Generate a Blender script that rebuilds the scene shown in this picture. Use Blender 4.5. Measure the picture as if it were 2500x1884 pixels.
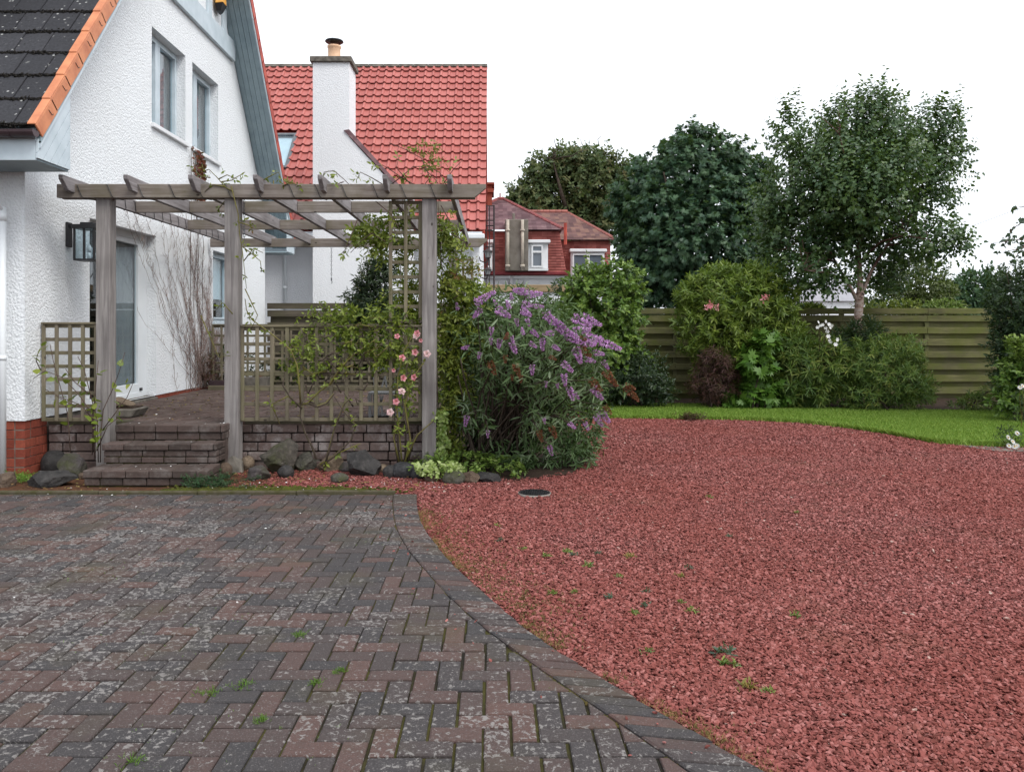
import bpy, bmesh, math, random
import numpy as np
from mathutils import Vector, Matrix, noise as mnoise, geometry as mgeo

S = bpy.context.scene
for o in list(bpy.data.objects): bpy.data.objects.remove(o)
COL = S.collection
rng = np.random.default_rng(11)
random.seed(5)
R = math.radians

# ------------------------------------------------------------------ camera, sky, sun, exposure
F0, CX, CY, EYE = 1960.0, 1206.0, 803.0, 1.5      # focal length and vanishing point in photograph pixels (2500 wide)
cam_d = bpy.data.cameras.new('camera'); cam = bpy.data.objects.new('camera', cam_d); COL.objects.link(cam)
cam.location = (0, 0, EYE); cam.rotation_euler = (R(90), 0, 0)
cam_d.sensor_width = 36; cam_d.lens = 36*F0/2500
cam_d.shift_x = (1250-CX)/2500; cam_d.shift_y = -(942-CY)/2500
cam_d.clip_start = .05; cam_d.clip_end = 2000
S.camera = cam

SUN_EL, SUN_AZ = R(52), R(130)                     # azimuth clockwise from +Y: behind the camera on the right
w = bpy.data.worlds.new('World'); S.world = w; w.use_nodes = True
nt = w.node_tree; nt.nodes.clear()
sky = nt.nodes.new('ShaderNodeTexSky'); sky.sky_type = 'NISHITA'; sky.sun_disc = False
sky.sun_elevation = SUN_EL; sky.sun_rotation = SUN_AZ; sky.dust_density = 6; sky.air_density = 1.2
hs = nt.nodes.new('ShaderNodeHueSaturation'); hs.inputs['Saturation'].default_value = .25
nt.links.new(sky.outputs[0], hs.inputs['Color'])
mx = nt.nodes.new('ShaderNodeMix'); mx.data_type = 'RGBA'; mx.inputs[0].default_value = .86
nt.links.new(hs.outputs[0], mx.inputs[6]); mx.inputs[7].default_value = (10.3, 10.8, 11.5, 1)   # cloud layer
bg = nt.nodes.new('ShaderNodeBackground'); bg.inputs[1].default_value = .105
nt.links.new(mx.outputs[2], bg.inputs[0])
wo = nt.nodes.new('ShaderNodeOutputWorld'); nt.links.new(bg.outputs[0], wo.inputs[0])
sun_d = bpy.data.lights.new('sun', 'SUN'); sun_d.energy = 1.5; sun_d.angle = R(22); sun_d.color = (1, .97, .92)
sun = bpy.data.objects.new('sun', sun_d); COL.objects.link(sun)
sd = Vector((math.sin(SUN_AZ)*math.cos(SUN_EL), math.cos(SUN_AZ)*math.cos(SUN_EL), math.sin(SUN_EL)))
sun.rotation_euler = sd.to_track_quat('Z', 'Y').to_euler(); sun.location = (5, -5, 20)
S.view_settings.view_transform = 'Standard'; S.view_settings.look = 'None'
S.view_settings.exposure = .52; S.view_settings.gamma = 1; S.view_settings.use_curve_mapping = False
S.render.engine = 'CYCLES'
S.cycles.max_bounces = 6; S.cycles.diffuse_bounces = 3; S.cycles.glossy_bounces = 2
S.cycles.transmission_bounces = 3; S.cycles.transparent_max_bounces = 6

# ------------------------------------------------------------------ pixel -> place helpers
def at(px, py, Y):                                   # the point at real distance Y seen at that photograph pixel
    return Vector(((px-CX)/F0*Y, Y, EYE-(py-CY)/F0*Y))
def gnd(px, py, z=0.0):
    Y = (EYE-z)*F0/(py-CY); return Vector(((px-CX)/F0*Y, Y, z))
def on_ell(px, py, C, Rr):
    d = np.array([(px-CX)/F0, 1, -(py-CY)/F0]); o = np.array([0, 0, EYE])
    q = (o-np.array(C))/np.array(Rr); e = d/np.array(Rr)
    a = e@e; b = 2*q@e; c = q@q-1; D = b*b-4*a*c
    t = (-b-math.sqrt(D))/(2*a) if D > 0 else -b/(2*a)
    return Vector(o+d*t)

# ------------------------------------------------------------------ objects
def tag(o, label=None, cat=None, group=None, kind=None):
    if label: o['label'] = label
    if cat: o['category'] = cat
    if group: o['group'] = group
    if kind: o['kind'] = kind
    return o
def thing(name, label, cat, loc=(0, 0, 0), group=None):
    o = bpy.data.objects.new(name, None); COL.objects.link(o); o.location = loc
    o.empty_display_size = .2
    return tag(o, label, cat, group)
WL = {}
def wloc(o):
    v = Vector(o.location); p = o.parent
    while p: v = v+Vector(p.location); p = p.parent
    return v
def link(name, me, parent=None, m=None, loc=None, rot=None, scale=None):
    o = bpy.data.objects.new(name, me); COL.objects.link(o)
    if m is not None and not me.materials: me.materials.append(m)
    base = Vector(loc) if loc is not None else Vector((0, 0, 0))
    if parent: o.parent = parent; o.location = base-wloc(parent)
    else: o.location = base
    if rot is not None: o.rotation_euler = rot
    if scale is not None: o.scale = scale if hasattr(scale, '__len__') else (scale,)*3
    return o

class MB:
    """collects shapes in world coordinates and links them as ONE mesh object"""
    def __init__(s): s.v = []; s.f = []; s.mi = []; s.cur = 0
    def add(s, vs, fs):
        b = len(s.v); s.v += [tuple(p) for p in vs]; s.f += [tuple(b+i for i in f) for f in fs]; s.mi += [s.cur]*len(fs); return s
    def box(s, x0, x1, y0, y1, z0, z1):
        return s.add([(x0,y0,z0),(x1,y0,z0),(x1,y1,z0),(x0,y1,z0),(x0,y0,z1),(x1,y0,z1),(x1,y1,z1),(x0,y1,z1)],
                     [(0,3,2,1),(4,5,6,7),(0,1,5,4),(1,2,6,5),(2,3,7,6),(3,0,4,7)])
    def bar(s, a, b, wdt, dep, up=(0,0,1)):              # box from a to b; wdt across, dep along 'up'
        a = Vector(a); b = Vector(b); d = (b-a).normalized(); u = Vector(up); sx = d.cross(u).normalized(); u = sx.cross(d).normalized()
        sx *= wdt/2; u *= dep/2
        return s.add([a-sx-u,a+sx-u,a+sx+u,a-sx+u,b-sx-u,b+sx-u,b+sx+u,b-sx+u],[(0,3,2,1),(4,5,6,7),(0,1,5,4),(1,2,6,5),(2,3,7,6),(3,0,4,7)])
    def prism(s, poly, ext):                            # 3D polygon extruded along a vector
        e = Vector(ext); P = [Vector(p) for p in poly]; n = len(P)
        nn = Vector((0, 0, 0))
        for i in range(n): nn += P[i].cross(P[(i+1) % n])
        if nn.dot(e) > 0: P = P[::-1]
        return s.add(P+[p+e for p in P], [tuple(range(n)), tuple(range(2*n-1, n-1, -1))]+[(i, i+n, (i+1) % n+n, (i+1) % n) for i in range(n)])
    def tube(s, pts, r, n=6, cap=True):
        pts = [Vector(p) for p in pts]; k = len(pts)
        rr = r if hasattr(r, '__len__') else [r]*k
        if len(rr) == 2 and k != 2: rr = [rr[0]+(rr[1]-rr[0])*i/(k-1) for i in range(k)]
        ref = None; vs = []
        for i in range(k):
            d = (pts[min(i+1, k-1)]-pts[max(i-1, 0)])
            d = d.normalized() if d.length > 1e-9 else Vector((0, 0, 1))
            if ref is None: ref = d.orthogonal().normalized()
            else: ref = (ref-d*ref.dot(d)); ref = ref.normalized() if ref.length > 1e-6 else d.orthogonal().normalized()
            q = d.cross(ref)
            for j in range(n):
                t = 2*math.pi*j/n; vs.append(pts[i]+(ref*math.cos(t)+q*math.sin(t))*rr[i])
        fs = [(i*n+j, i*n+(j+1) % n, (i+1)*n+(j+1) % n, (i+1)*n+j) for i in range(k-1) for j in range(n)]
        if cap: fs += [tuple(range(n-1, -1, -1)), tuple((k-1)*n+j for j in range(n))]
        return s.add(vs, fs)
    def lathe(s, prof, c, n=16):                        # prof: (r, z)
        c = Vector(c); vs = []; k = len(prof)
        for r_, z in prof:
            for j in range(n):
                t = 2*math.pi*j/n; vs.append(c+Vector((r_*math.cos(t), r_*math.sin(t), z)))
        fs = [(i*n+j, i*n+(j+1) % n, (i+1)*n+(j+1) % n, (i+1)*n+j) for i in range(k-1) for j in range(n)]
        fs += [tuple(range(n-1, -1, -1)), tuple((k-1)*n+j for j in range(n))]
        return s.add(vs, fs)
    def mesh(s, name, mats, smooth=False):
        me = bpy.data.meshes.new(name); me.from_pydata(s.v, [], s.f)
        for m in (mats if isinstance(mats, (list, tuple)) else [mats]): me.materials.append(m)
        if any(s.mi): me.polygons.foreach_set('material_index', s.mi)
        if smooth: me.polygons.foreach_set('use_smooth', [True]*len(me.polygons))
        me.update(); return me
    def build(s, name, mats, parent=None, smooth=False, bevel=0, seg=1):
        o = link(name, s.mesh(name, mats, smooth), parent)
        if bevel:
            b = o.modifiers.new('bevel', 'BEVEL'); b.width = bevel; b.segments = seg; b.limit_method = 'ANGLE'
        return o

def np_mesh(name, V, F, mats, tint=None, smooth=False):
    V = np.asarray(V, np.float32).reshape(-1, 3); F = np.asarray(F, np.int32); m, k = F.shape
    me = bpy.data.meshes.new(name)
    me.vertices.add(len(V)); me.vertices.foreach_set('co', V.ravel())
    me.loops.add(m*k); me.loops.foreach_set('vertex_index', F.ravel())
    me.polygons.add(m); me.polygons.foreach_set('loop_start', np.arange(0, m*k, k, dtype=np.int32))
    if tint is not None:
        a = me.attributes.new('tint', 'FLOAT', 'FACE'); a.data.foreach_set('value', np.asarray(tint, np.float32))
    if smooth: me.polygons.foreach_set('use_smooth', np.ones(m, bool))
    for mm in (mats if isinstance(mats, (list, tuple)) else [mats]): me.materials.append(mm)
    me.update(calc_edges=True); me.validate(); return me

# ------------------------------------------------------------------ materials
def srgb(r, g, b):
    f = lambda c: (c/12.92 if c <= .04045 else ((c+.055)/1.055)**2.4)
    return (f(r/255), f(g/255), f(b/255), 1)
class NT:
    def __init__(s, name):
        s.m = bpy.data.materials.new(name); s.m.use_nodes = True; s.t = s.m.node_tree; s.t.nodes.clear()
        s.out = s.n('ShaderNodeOutputMaterial'); s.b = s.n('ShaderNodeBsdfPrincipled'); s.l(s.b.outputs[0], s.out.inputs[0])
        s.geo = s.n('ShaderNodeNewGeometry'); s.pos = s.geo.outputs['Position']
    def n(s, k): return s.t.nodes.new(k)
    def l(s, a, b): s.t.links.new(a, b)
    def put(s, inp, v):
        if hasattr(v, 'links') or hasattr(v, 'is_linked'): s.l(v, inp)
        else:
            if hasattr(v, '__len__') and len(v) == 3 and inp.type == 'RGBA': v = (*v, 1)
            inp.default_value = v
    def scale(s, v, sc):
        q = s.n('ShaderNodeVectorMath'); q.operation = 'MULTIPLY'; s.put(q.inputs[0], v); q.inputs[1].default_value = sc; return q.outputs[0]
    def noise(s, sc, det=3, rough=.55, vec=None, dist=0):
        q = s.n('ShaderNodeTexNoise'); q.inputs['Scale'].default_value = sc; q.inputs['Detail'].default_value = det
        q.inputs['Roughness'].default_value = rough; q.inputs['Distortion'].default_value = dist; s.l(vec or s.pos, q.inputs['Vector']); return q.outputs[0]
    def vor(s, sc, vec=None, feat='F1', rnd=1, out=0):
        q = s.n('ShaderNodeTexVoronoi'); q.feature = feat; q.inputs['Scale'].default_value = sc; q.inputs['Randomness'].default_value = rnd
        s.l(vec or s.pos, q.inputs['Vector']); return q.outputs[out]
    def ramp(s, fac, stops, interp='LINEAR'):
        q = s.n('ShaderNodeValToRGB'); s.l(fac, q.inputs[0]); c = q.color_ramp; c.interpolation = interp
        while len(c.elements) < len(stops): c.elements.new(.5)
        for e, (p, col) in zip(c.elements, stops):
            e.position = p; e.color = (*col[:3], 1) if hasattr(col, '__len__') else (col, col, col, 1)
        return q.outputs[0]
    def mix(s, fac, a, b, mode='MIX'):
        q = s.n('ShaderNodeMix'); q.data_type = 'RGBA'; q.blend_type = mode; s.put(q.inputs[0], fac); s.put(q.inputs[6], a); s.put(q.inputs[7], b); return q.outputs[2]
    def math(s, op, a, b=0):
        q = s.n('ShaderNodeMath'); q.operation = op; s.put(q.inputs[0], a); s.put(q.inputs[1], b); return q.outputs[0]
    def bump(s, h, st=.5, d=.01, prev=None):
        q = s.n('ShaderNodeBump'); q.inputs['Strength'].default_value = st; q.inputs['Distance'].default_value = d; s.l(h, q.inputs['Height'])
        if prev: s.l(prev, q.inputs['Normal'])
        s.l(q.outputs[0], s.b.inputs['Normal']); return q.outputs[0]
    def attr(s, name, typ='GEOMETRY'):
        q = s.n('ShaderNodeAttribute'); q.attribute_name = name; q.attribute_type = typ; return q.outputs['Fac']
    def rand(s):
        q = s.n('ShaderNodeObjectInfo'); return q.outputs['Random']
    def tint(s):                                        # per piece: object random + face attribute
        return s.math('FRACT', s.math('ADD', s.rand(), s.attr('tint')))
    def fin(s, col, rough=.8, spec=.3, metal=0):
        s.put(s.b.inputs['Base Color'], col); s.put(s.b.inputs['Roughness'], rough)
        s.b.inputs['Specular IOR Level'].default_value = spec; s.b.inputs['Metallic'].default_value = metal; return s.m

def m_plain(name, c, c2=None, sc=6, rough=.7, spec=.3, bump=0, bsc=60, metal=0):
    q = NT(name); c2 = c2 or tuple(x*.75 for x in c[:3])
    col = q.mix(q.ramp(q.noise(sc, 4), [(.35, 0), (.68, 1)]), c[:3], c2[:3])
    if bump: q.bump(q.noise(bsc, 3), bump, .006)
    return q.fin(col, rough, spec, metal)
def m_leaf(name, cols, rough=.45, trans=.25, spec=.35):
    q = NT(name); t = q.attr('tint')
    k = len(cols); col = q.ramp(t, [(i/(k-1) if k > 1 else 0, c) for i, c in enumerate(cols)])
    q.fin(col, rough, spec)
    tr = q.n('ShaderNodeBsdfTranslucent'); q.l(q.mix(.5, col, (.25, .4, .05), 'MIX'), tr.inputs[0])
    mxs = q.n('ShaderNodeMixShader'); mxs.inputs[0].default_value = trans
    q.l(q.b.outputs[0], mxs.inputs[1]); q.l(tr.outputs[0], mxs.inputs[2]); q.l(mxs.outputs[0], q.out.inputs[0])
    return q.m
def m_wood(name, axis, c1, c2, green=None, rough=.85, gam=.55):
    q = NT(name); sc = [26, 26, 26]; sc[axis] = 1.6
    v = q.scale(q.pos, sc); off = q.n('ShaderNodeVectorMath'); off.operation = 'ADD'; q.l(v, off.inputs[0])
    rr = q.n('ShaderNodeCombineXYZ'); q.l(q.math('MULTIPLY', q.rand(), 90), rr.inputs[0]); q.l(q.math('MULTIPLY', q.rand(), 37), rr.inputs[2]); q.l(rr.outputs[0], off.inputs[1])
    g = q.noise(1.0, 5, .62, off.outputs[0], .6)
    col = q.mix(q.ramp(g, [(.3, 0), (.7, 1)]), c1, c2)
    col = q.mix(q.math('MULTIPLY', q.rand(), .45), col, q.mix(.5, col, (.16, .13, .115)))
    big = q.noise(1.9, 3, .5); col = q.mix(q.ramp(big, [(.4, 0), (.75, .6)]), col, tuple(x*.6 for x in c1))
    if green: col = q.mix(q.ramp(q.noise(2.6, 5, .6), [(.42, 0), (.66, gam)]), col, green)
    kv = q.vor(3.2, q.scale(q.pos, [1.6 if i != axis else 1 for i in range(3)])); col = q.mix(q.ramp(kv, [(.045, .85), (.075, 0)]), col, (.03, .022, .018))   # knots
    q.bump(g, .5, .004)
    return q.fin(col, rough, .25)

def m_harl(name, c=(.83, .85, .87), dirt=(.74, .75, .75), bst=.62):
    q = NT(name)
    h = q.math('ADD', q.noise(44, 5, .7), q.math('MULTIPLY', q.vor(36), -.55))
    d = q.ramp(q.math('ADD', q.math('MULTIPLY', q.noise(.9, 6, .65), .6), q.math('MULTIPLY', q.noise(1, 5, .6, q.scale(q.pos, (7, 7, .5))), .4)), [(.42, 0), (.75, .5)])
    col = q.mix(d, c, dirt)
    col = q.mix(q.ramp(q.noise(75, 2, .5), [(.60, 0), (.70, .30)]), col, (.42, .44, .47))
    q.bump(h, bst, .026); return q.fin(col, .95, .15)

M = {}
M['harl'] = m_harl('white_harling')
M['harl2'] = m_harl('white_render', (.83, .84, .86), (.74, .75, .76), .35)
M['white'] = m_plain('white_paint', (.78, .79, .81), (.70, .71, .72), 3, .45, .4)
M['upvc'] = m_plain('white_plastic', (.76, .79, .81), (.70, .73, .75), 2, .35, .45)
M['sage'] = m_plain('grey_green_paint', srgb(150, 168, 175), srgb(134, 152, 160), 5, .55, .3, .15, 40)
M['sagelight'] = m_plain('pale_blue_paint', srgb(198, 209, 216), srgb(180, 193, 200), 4, .55, .3, .15, 40)
M['brownplastic'] = m_plain('dark_brown_plastic', srgb(74, 58, 62), srgb(60, 48, 52), 4, .4, .4)
M['black'] = m_plain('black_metal', (.012, .012, .014), (.02, .02, .022), 9, .45, .5)
M['rust'] = m_plain('dark_iron', (.035, .025, .028), (.05, .035, .035), 9, .6, .4)
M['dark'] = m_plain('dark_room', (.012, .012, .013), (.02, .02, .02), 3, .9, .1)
M['curtain'] = m_plain('grey_curtain', srgb(150, 150, 150), srgb(138, 138, 140), 2, .9, .1)
M['blind'] = m_plain('pale_blind', srgb(205, 214, 218), srgb(190, 200, 205), 2, .9, .1)
M['kerb'] = m_plain('mossy_kerb_concrete', srgb(84, 78, 66), srgb(66, 64, 40), 14, .95, .1, .5, 80)
M['conc'] = m_plain('grey_concrete', srgb(120, 114, 106), srgb(84, 80, 74), 9, .9, .2, .4, 80)
M['moss'] = m_plain('green_moss', (.075, .085, .014), (.035, .03, .012), 11, .95, .1, .9, 90)
M['jointmoss'] = m_plain('joint_moss', (.085, .06, .022), (.05, .055, .016), 7, .95, .1)
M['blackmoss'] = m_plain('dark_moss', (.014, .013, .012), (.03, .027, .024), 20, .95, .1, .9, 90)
M['litter'] = m_plain('soil_and_litter', (.055, .03, .02), (.11, .05, .025), 24, .95, .1, .9, 60)
M['soil'] = m_plain('dark_soil', (.035, .024, .018), (.06, .04, .03), 16, .95, .1, .9, 50)
M['terr'] = m_plain('terracotta_orange', srgb(208, 136, 96), srgb(178, 108, 76), 5, .55, .35)
M['terr_red'] = m_plain('terracotta_red', srgb(190, 84, 66), srgb(150, 62, 54), 5, .6, .35)
M['pot'] = m_plain('buff_clay', srgb(228, 190, 158), srgb(208, 168, 136), 6, .7, .2)
M['lead'] = m_plain('grey_lead', srgb(104, 108, 112), srgb(84, 86, 92), 7, .6, .4)
M['bark'] = m_plain('brown_bark', (.05, .038, .03), (.09, .07, .055), 14, .95, .1, .8, 40)
M['stem'] = m_plain('green_stem', (.16, .15, .035), (.09, .07, .03), 9, .7, .2)
M['twig'] = m_plain('brown_twig', (.06, .04, .032), (.11, .075, .06), 20, .9, .1)
M['twigpale'] = m_plain('pale_brown_twig', srgb(128, 110, 104), srgb(158, 138, 130), 20, .9, .1)
M['wood_x'] = m_wood('weathered_timber_x', 0, srgb(112, 101, 94), srgb(156, 148, 141), srgb(96, 90, 66))
M['wood_y'] = m_wood('weathered_timber_y', 1, srgb(108, 102, 102), srgb(164, 160, 162))
M['wood_z'] = m_wood('weathered_timber_z', 2, srgb(106, 101, 100), srgb(164, 159, 156))
M['trellis_x'] = m_wood('mossy_batten_x', 0, srgb(96, 88, 72), srgb(136, 126, 106), srgb(92, 92, 60))
M['trellis_z'] = m_wood('mossy_batten_z', 2, srgb(100, 92, 76), srgb(144, 134, 114), srgb(98, 98, 66))
M['fence'] = m_wood('mossy_fence_board', 0, srgb(82, 81, 55), srgb(130, 126, 84), srgb(96, 102, 46), gam=.8)
M['fence_z'] = m_wood('mossy_fence_post', 2, srgb(78, 78, 54), srgb(116, 114, 78), srgb(84, 92, 46))
M['fence_d'] = m_wood('dark_fence_board', 0, srgb(58, 54, 44), srgb(92, 86, 70), srgb(70, 72, 42))
M['fence_b'] = m_wood('brown_weathered_board', 0, srgb(66, 60, 50), srgb(104, 96, 82), srgb(78, 76, 52), gam=.6)
M['barge'] = m_wood('brown_fascia_timber', 0, srgb(150, 128, 98), srgb(188, 164, 130))

def m_glass(name, tintc=(.9, .95, .97)):
    q = NT(name); gl = q.n('ShaderNodeBsdfGlossy'); gl.inputs['Roughness'].default_value = .02; gl.inputs['Color'].default_value = (1, 1, 1, 1)
    tr = q.n('ShaderNodeBsdfTransparent'); tr.inputs[0].default_value = (*tintc, 1)
    fr = q.n('ShaderNodeLayerWeight'); fr.inputs[0].default_value = .5
    ms = q.n('ShaderNodeMixShader'); q.l(q.math('ADD', q.math('MULTIPLY', q.math('POWER', fr.outputs['Facing'], 4), .7), .03), ms.inputs[0]); q.l(tr.outputs[0], ms.inputs[1]); q.l(gl.outputs[0], ms.inputs[2]); q.l(ms.outputs[0], q.out.inputs[0]); return q.m
M['glass'] = m_glass('window_glass')

def m_paver():
    q = NT('clay_paver'); t = q.tint()
    area = q.noise(.55, 2, .5)
    k = q.math('ADD', q.math('MULTIPLY', t, .72), q.math('MULTIPLY', area, .42))
    col = q.ramp(k, [(.14, (.042, .039, .041)), (.36, (.051, .045, .046)), (.54, (.062, .048, .046)), (.74, (.080, .052, .047)), (.97, (.112, .062, .052))])
    col = q.mix(q.ramp(q.noise(70, 4, .7), [(.35, .65), (.7, 0)]), col, q.mix(.55, col, (.02, .02, .02)))
    col = q.mix(q.ramp(q.noise(160, 2, .6), [(.56, 0), (.74, .6)]), col, (.17, .155, .15))
    big = q.ramp(q.noise(.62, 3, .6), [(.40, .0), (.62, 1)])
    bl = q.math('ADD', q.math('ADD', q.noise(36, 5, .70, None, .5), q.math('MULTIPLY', big, .09)), q.math('MULTIPLY', q.math('FRACT', q.math('MULTIPLY', t, 7.3)), .07))
    lich = q.ramp(bl, [(.645, 0), (.685, .8)])
    col = q.mix(lich, col, (.225, .21, .20))
    fine = q.ramp(q.noise(46, 3, .6), [(.67, 0), (.71, .6)]); col = q.mix(fine, col, (.26, .25, .235))
    gr = q.ramp(q.noise(1.7, 4, .6), [(.52, 0), (.75, .45)]); col = q.mix(gr, col, (.07, .06, .03))
    col = q.mix(q.ramp(q.noise(9, 4, .65), [(.5, 0), (.75, .4)]), col, (.05, .04, .036))
    q.bump(q.math('ADD', q.noise(130, 3, .7), q.math('MULTIPLY', lich, .3)), .5, .004)
    return q.fin(col, .88, .25)
M['paver'] = m_paver()
def m_joint():
    q = NT('mossy_joint_sand')
    col = q.ramp(q.noise(2.3, 5, .65), [(.3, (.018, .016, .014)), (.47, (.032, .028, .015)), (.58, (.06, .056, .017)), (.8, (.06, .04, .022))])
    q.bump(q.noise(120, 3), .8, .006); return q.fin(col, .95, .1)
M['joint'] = m_joint()
def m_gravelbed():
    q = NT('red_gravel_bed'); v = q.vor(48, None, 'F1', 1, 1)
    t = q.n('ShaderNodeSeparateColor'); q.l(v, t.inputs[0])
    col = q.ramp(t.outputs[0], [(0, (.17, .05, .045)), (.4, (.30, .095, .085)), (.8, (.40, .14, .125)), (1, (.46, .20, .18))])
    d = q.vor(48); col = q.mix(q.ramp(d, [(.35, 0), (.75, .55)]), col, (.07, .022, .02))
    gr = q.ramp(q.noise(.8, 5, .65), [(.6, 0), (.8, .4)]); col = q.mix(gr, col, (.16, .10, .06))
    q.bump(q.math('MULTIPLY', d, -1), 1, .02); return q.fin(col, .9, .2)
M['gravelbed'] = m_gravelbed()
def m_chip():
    q = NT('red_stone_chip'); t = q.attr('tint', 'INSTANCER')
    col = q.ramp(t, [(0, (.07, .024, .020)), (.25, (.185, .054, .046)), (.7, (.30, .098, .087)), (.95, (.42, .185, .168)), (1, (.52, .40, .34))])
    col = q.mix(q.ramp(q.noise(90, 3), [(.4, .3), (.7, 0)]), col, (.1, .035, .03))
    gr = q.ramp(q.noise(.8, 5, .65), [(.56, 0), (.8, .4)]); col = q.mix(gr, col, (.17, .10, .06))
    col = q.mix(q.ramp(q.noise(.5, 3, .6), [(.4, .35), (.62, 0)]), col, (.20, .045, .03))
    return q.fin(col, .85, .25)
M['chip'] = m_chip()
def m_lawn():
    q = NT('mown_grass'); col = q.ramp(q.noise(1.1, 5, .6), [(.3, (.115, .215, .025)), (.55, (.17, .28, .035)), (.75, (.23, .30, .055))])
    col = q.mix(q.ramp(q.noise(60, 4, .7), [(.35, .5), (.7, 0)]), col, (.03, .10, .01)); q.bump(q.noise(150, 3), 1, .02); return q.fin(col, .9, .15)
M['lawn'] = m_lawn()
M['blade'] = m_leaf('grass_blade', [(.10, .185, .02), (.165, .265, .032), (.24, .32, .055)], .6, .2)
def m_brick(name, c1, c2, c3, white=0, whitec=(.33, .30, .31)):
    q = NT(name); t = q.tint(); col = q.ramp(t, [(0, c1), (.5, c2), (1, c3)])
    col = q.mix(q.ramp(q.noise(30, 5, .65), [(.35, .5), (.65, 0)]), col, q.mix(.6, col, (.02, .016, .015)))
    if white: col = q.mix(q.ramp(q.noise(5, 6, .75), [(.50, 0), (.68, white)]), col, whitec)
    q.bump(q.noise(60, 4, .65), .6, .006); return q.fin(col, .9, .2)
M['redbrick'] = m_brick('red_brick', (.20, .045, .028), (.25, .058, .036), (.30, .075, .045))
M['wallbrick'] = m_brick('weathered_brick', (.105, .074, .065), (.145, .102, .092), (.175, .13, .115), .9, (.30, .262, .25))
M['stepbrick'] = m_brick('dark_step_brick', (.052, .039, .034), (.078, .056, .048), (.095, .066, .058), .6, (.17, .15, .14))
M['patiopaver'] = m_brick('brown_patio_paver', (.075, .05, .042), (.10, .066, .055), (.125, .085, .075), .45, (.17, .15, .13))
def m_darktile():
    q = NT('dark_concrete_tile'); t = q.tint()
    col = q.ramp(t, [(0, (.036, .036, .042)), (1, (.058, .058, .066))])
    col = q.mix(q.ramp(q.noise(34, 4, .7), [(.4, .6), (.7, 0)]), col, (.018, .018, .02))
    col = q.mix(q.ramp(q.noise(13, 4, .7), [(.64, 0), (.69, .6)]), col, (.20, .20, .195))
    col = q.mix(q.ramp(q.vor(11), [(.10, .85), (.17, 0)]), col, q.mix(q.ramp(q.noise(3, 3), [(.45, 0), (.5, 1)]), col, (.36, .36, .35)))
    col = q.mix(q.ramp(q.vor(7.3), [(.07, .95), (.10, 0)]), col, (.012, .012, .012))
    q.bump(q.noise(90, 3), .5, .005); return q.fin(col, .85, .25)
M['darktile'] = m_darktile()
def m_pantile():
    q = NT('red_pantile'); t = q.tint()
    col = q.ramp(t, [(0, (.34, .092, .078)), (.5, (.38, .108, .092)), (1, (.43, .135, .116))])
    col = q.mix(q.ramp(q.noise(1.3, 5, .6), [(.5, 0), (.8, .35)]), col, (.36, .12, .105)); return q.fin(col, .55, .35)
M['pantile'] = m_pantile()
def m_tilehang(name, c1, c2, c3):
    q = NT(name); v = q.scale(q.pos, (5.6, .01, .01)); cell = q.n('ShaderNodeTexWhiteNoise'); cell.noise_dimensions = '2D'
    fl = q.n('ShaderNodeVectorMath'); fl.operation = 'FLOOR'; q.l(q.scale(q.pos, (5.6, .01, 9.5)), fl.inputs[0])
    cmb = q.n('ShaderNodeSeparateXYZ'); q.l(fl.outputs[0], cmb.inputs[0]); cb = q.n('ShaderNodeCombineXYZ'); q.l(cmb.outputs[0], cb.inputs[0]); q.l(cmb.outputs[2], cb.inputs[1]); q.l(cb.outputs[0], cell.inputs['Vector'])
    col = q.ramp(cell.outputs[0], [(0, c1), (.5, c2), (1, c3)])
    col = q.mix(q.ramp(q.noise(1.2, 5, .65), [(.5, 0), (.72, .7)]), col, tuple(x*.45 for x in c1)); return q.fin(col, .8, .25)
M['tilehang'] = m_tilehang('red_hung_tile', (.25, .07, .06), (.33, .10, .085), (.40, .135, .115))
M['oldtile'] = m_tilehang('weathered_roof_tile', (.15, .085, .095), (.22, .13, .14), (.28, .18, .185))
M['oldtile2'] = m_tilehang('lichened_roof_tile', (.15, .085, .085), (.23, .13, .12), (.30, .18, .14))
def m_rock(name, c1, c2, moss=0, rough=.8):
    q = NT(name); tc = q.n('ShaderNodeTexCoord'); v = tc.outputs['Object']
    col = q.mix(q.ramp(q.noise(7, 6, .65, v), [(.35, 0), (.65, 1)]), c1, c2)
    col = q.mix(q.ramp(q.noise(30, 5, .75, v), [(.55, 0), (.7, .5)]), col, tuple(x*2.2 for x in c2)); col = q.mix(q.ramp(q.noise(16, 4, .7, v), [(.3, .6), (.45, 0)]), col, tuple(x*.5 for x in c1))
    if moss: col = q.mix(q.ramp(q.noise(5, 5, .6), [(.5-moss*.2, 0), (.65, .8)]), col, (.045, .05, .016))
    q.bump(q.noise(30, 6, .75), .9, .02); return q.fin(col, rough, .3)
M['rk_dark'] = m_rock('dark_grey_rock', (.022, .021, .021), (.05, .046, .044))
M['rk_black'] = m_rock('smooth_black_rock', (.018, .018, .02), (.04, .04, .042), 0, .5)
M['rk_tan'] = m_rock('tan_rock', (.13, .095, .065), (.20, .15, .105))
M['rk_brown'] = m_rock('brown_rock', (.075, .05, .036), (.12, .085, .06))
M['rk_moss'] = m_rock('mossy_rock', (.038, .033, .028), (.085, .073, .06), .2)
M['rk_green'] = m_rock('green_grey_rock', (.05, .047, .039), (.095, .088, .072), .05)
M['rk_purple'] = m_rock('purple_grey_rock', (.045, .037, .039), (.075, .064, .062), .3)
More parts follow.
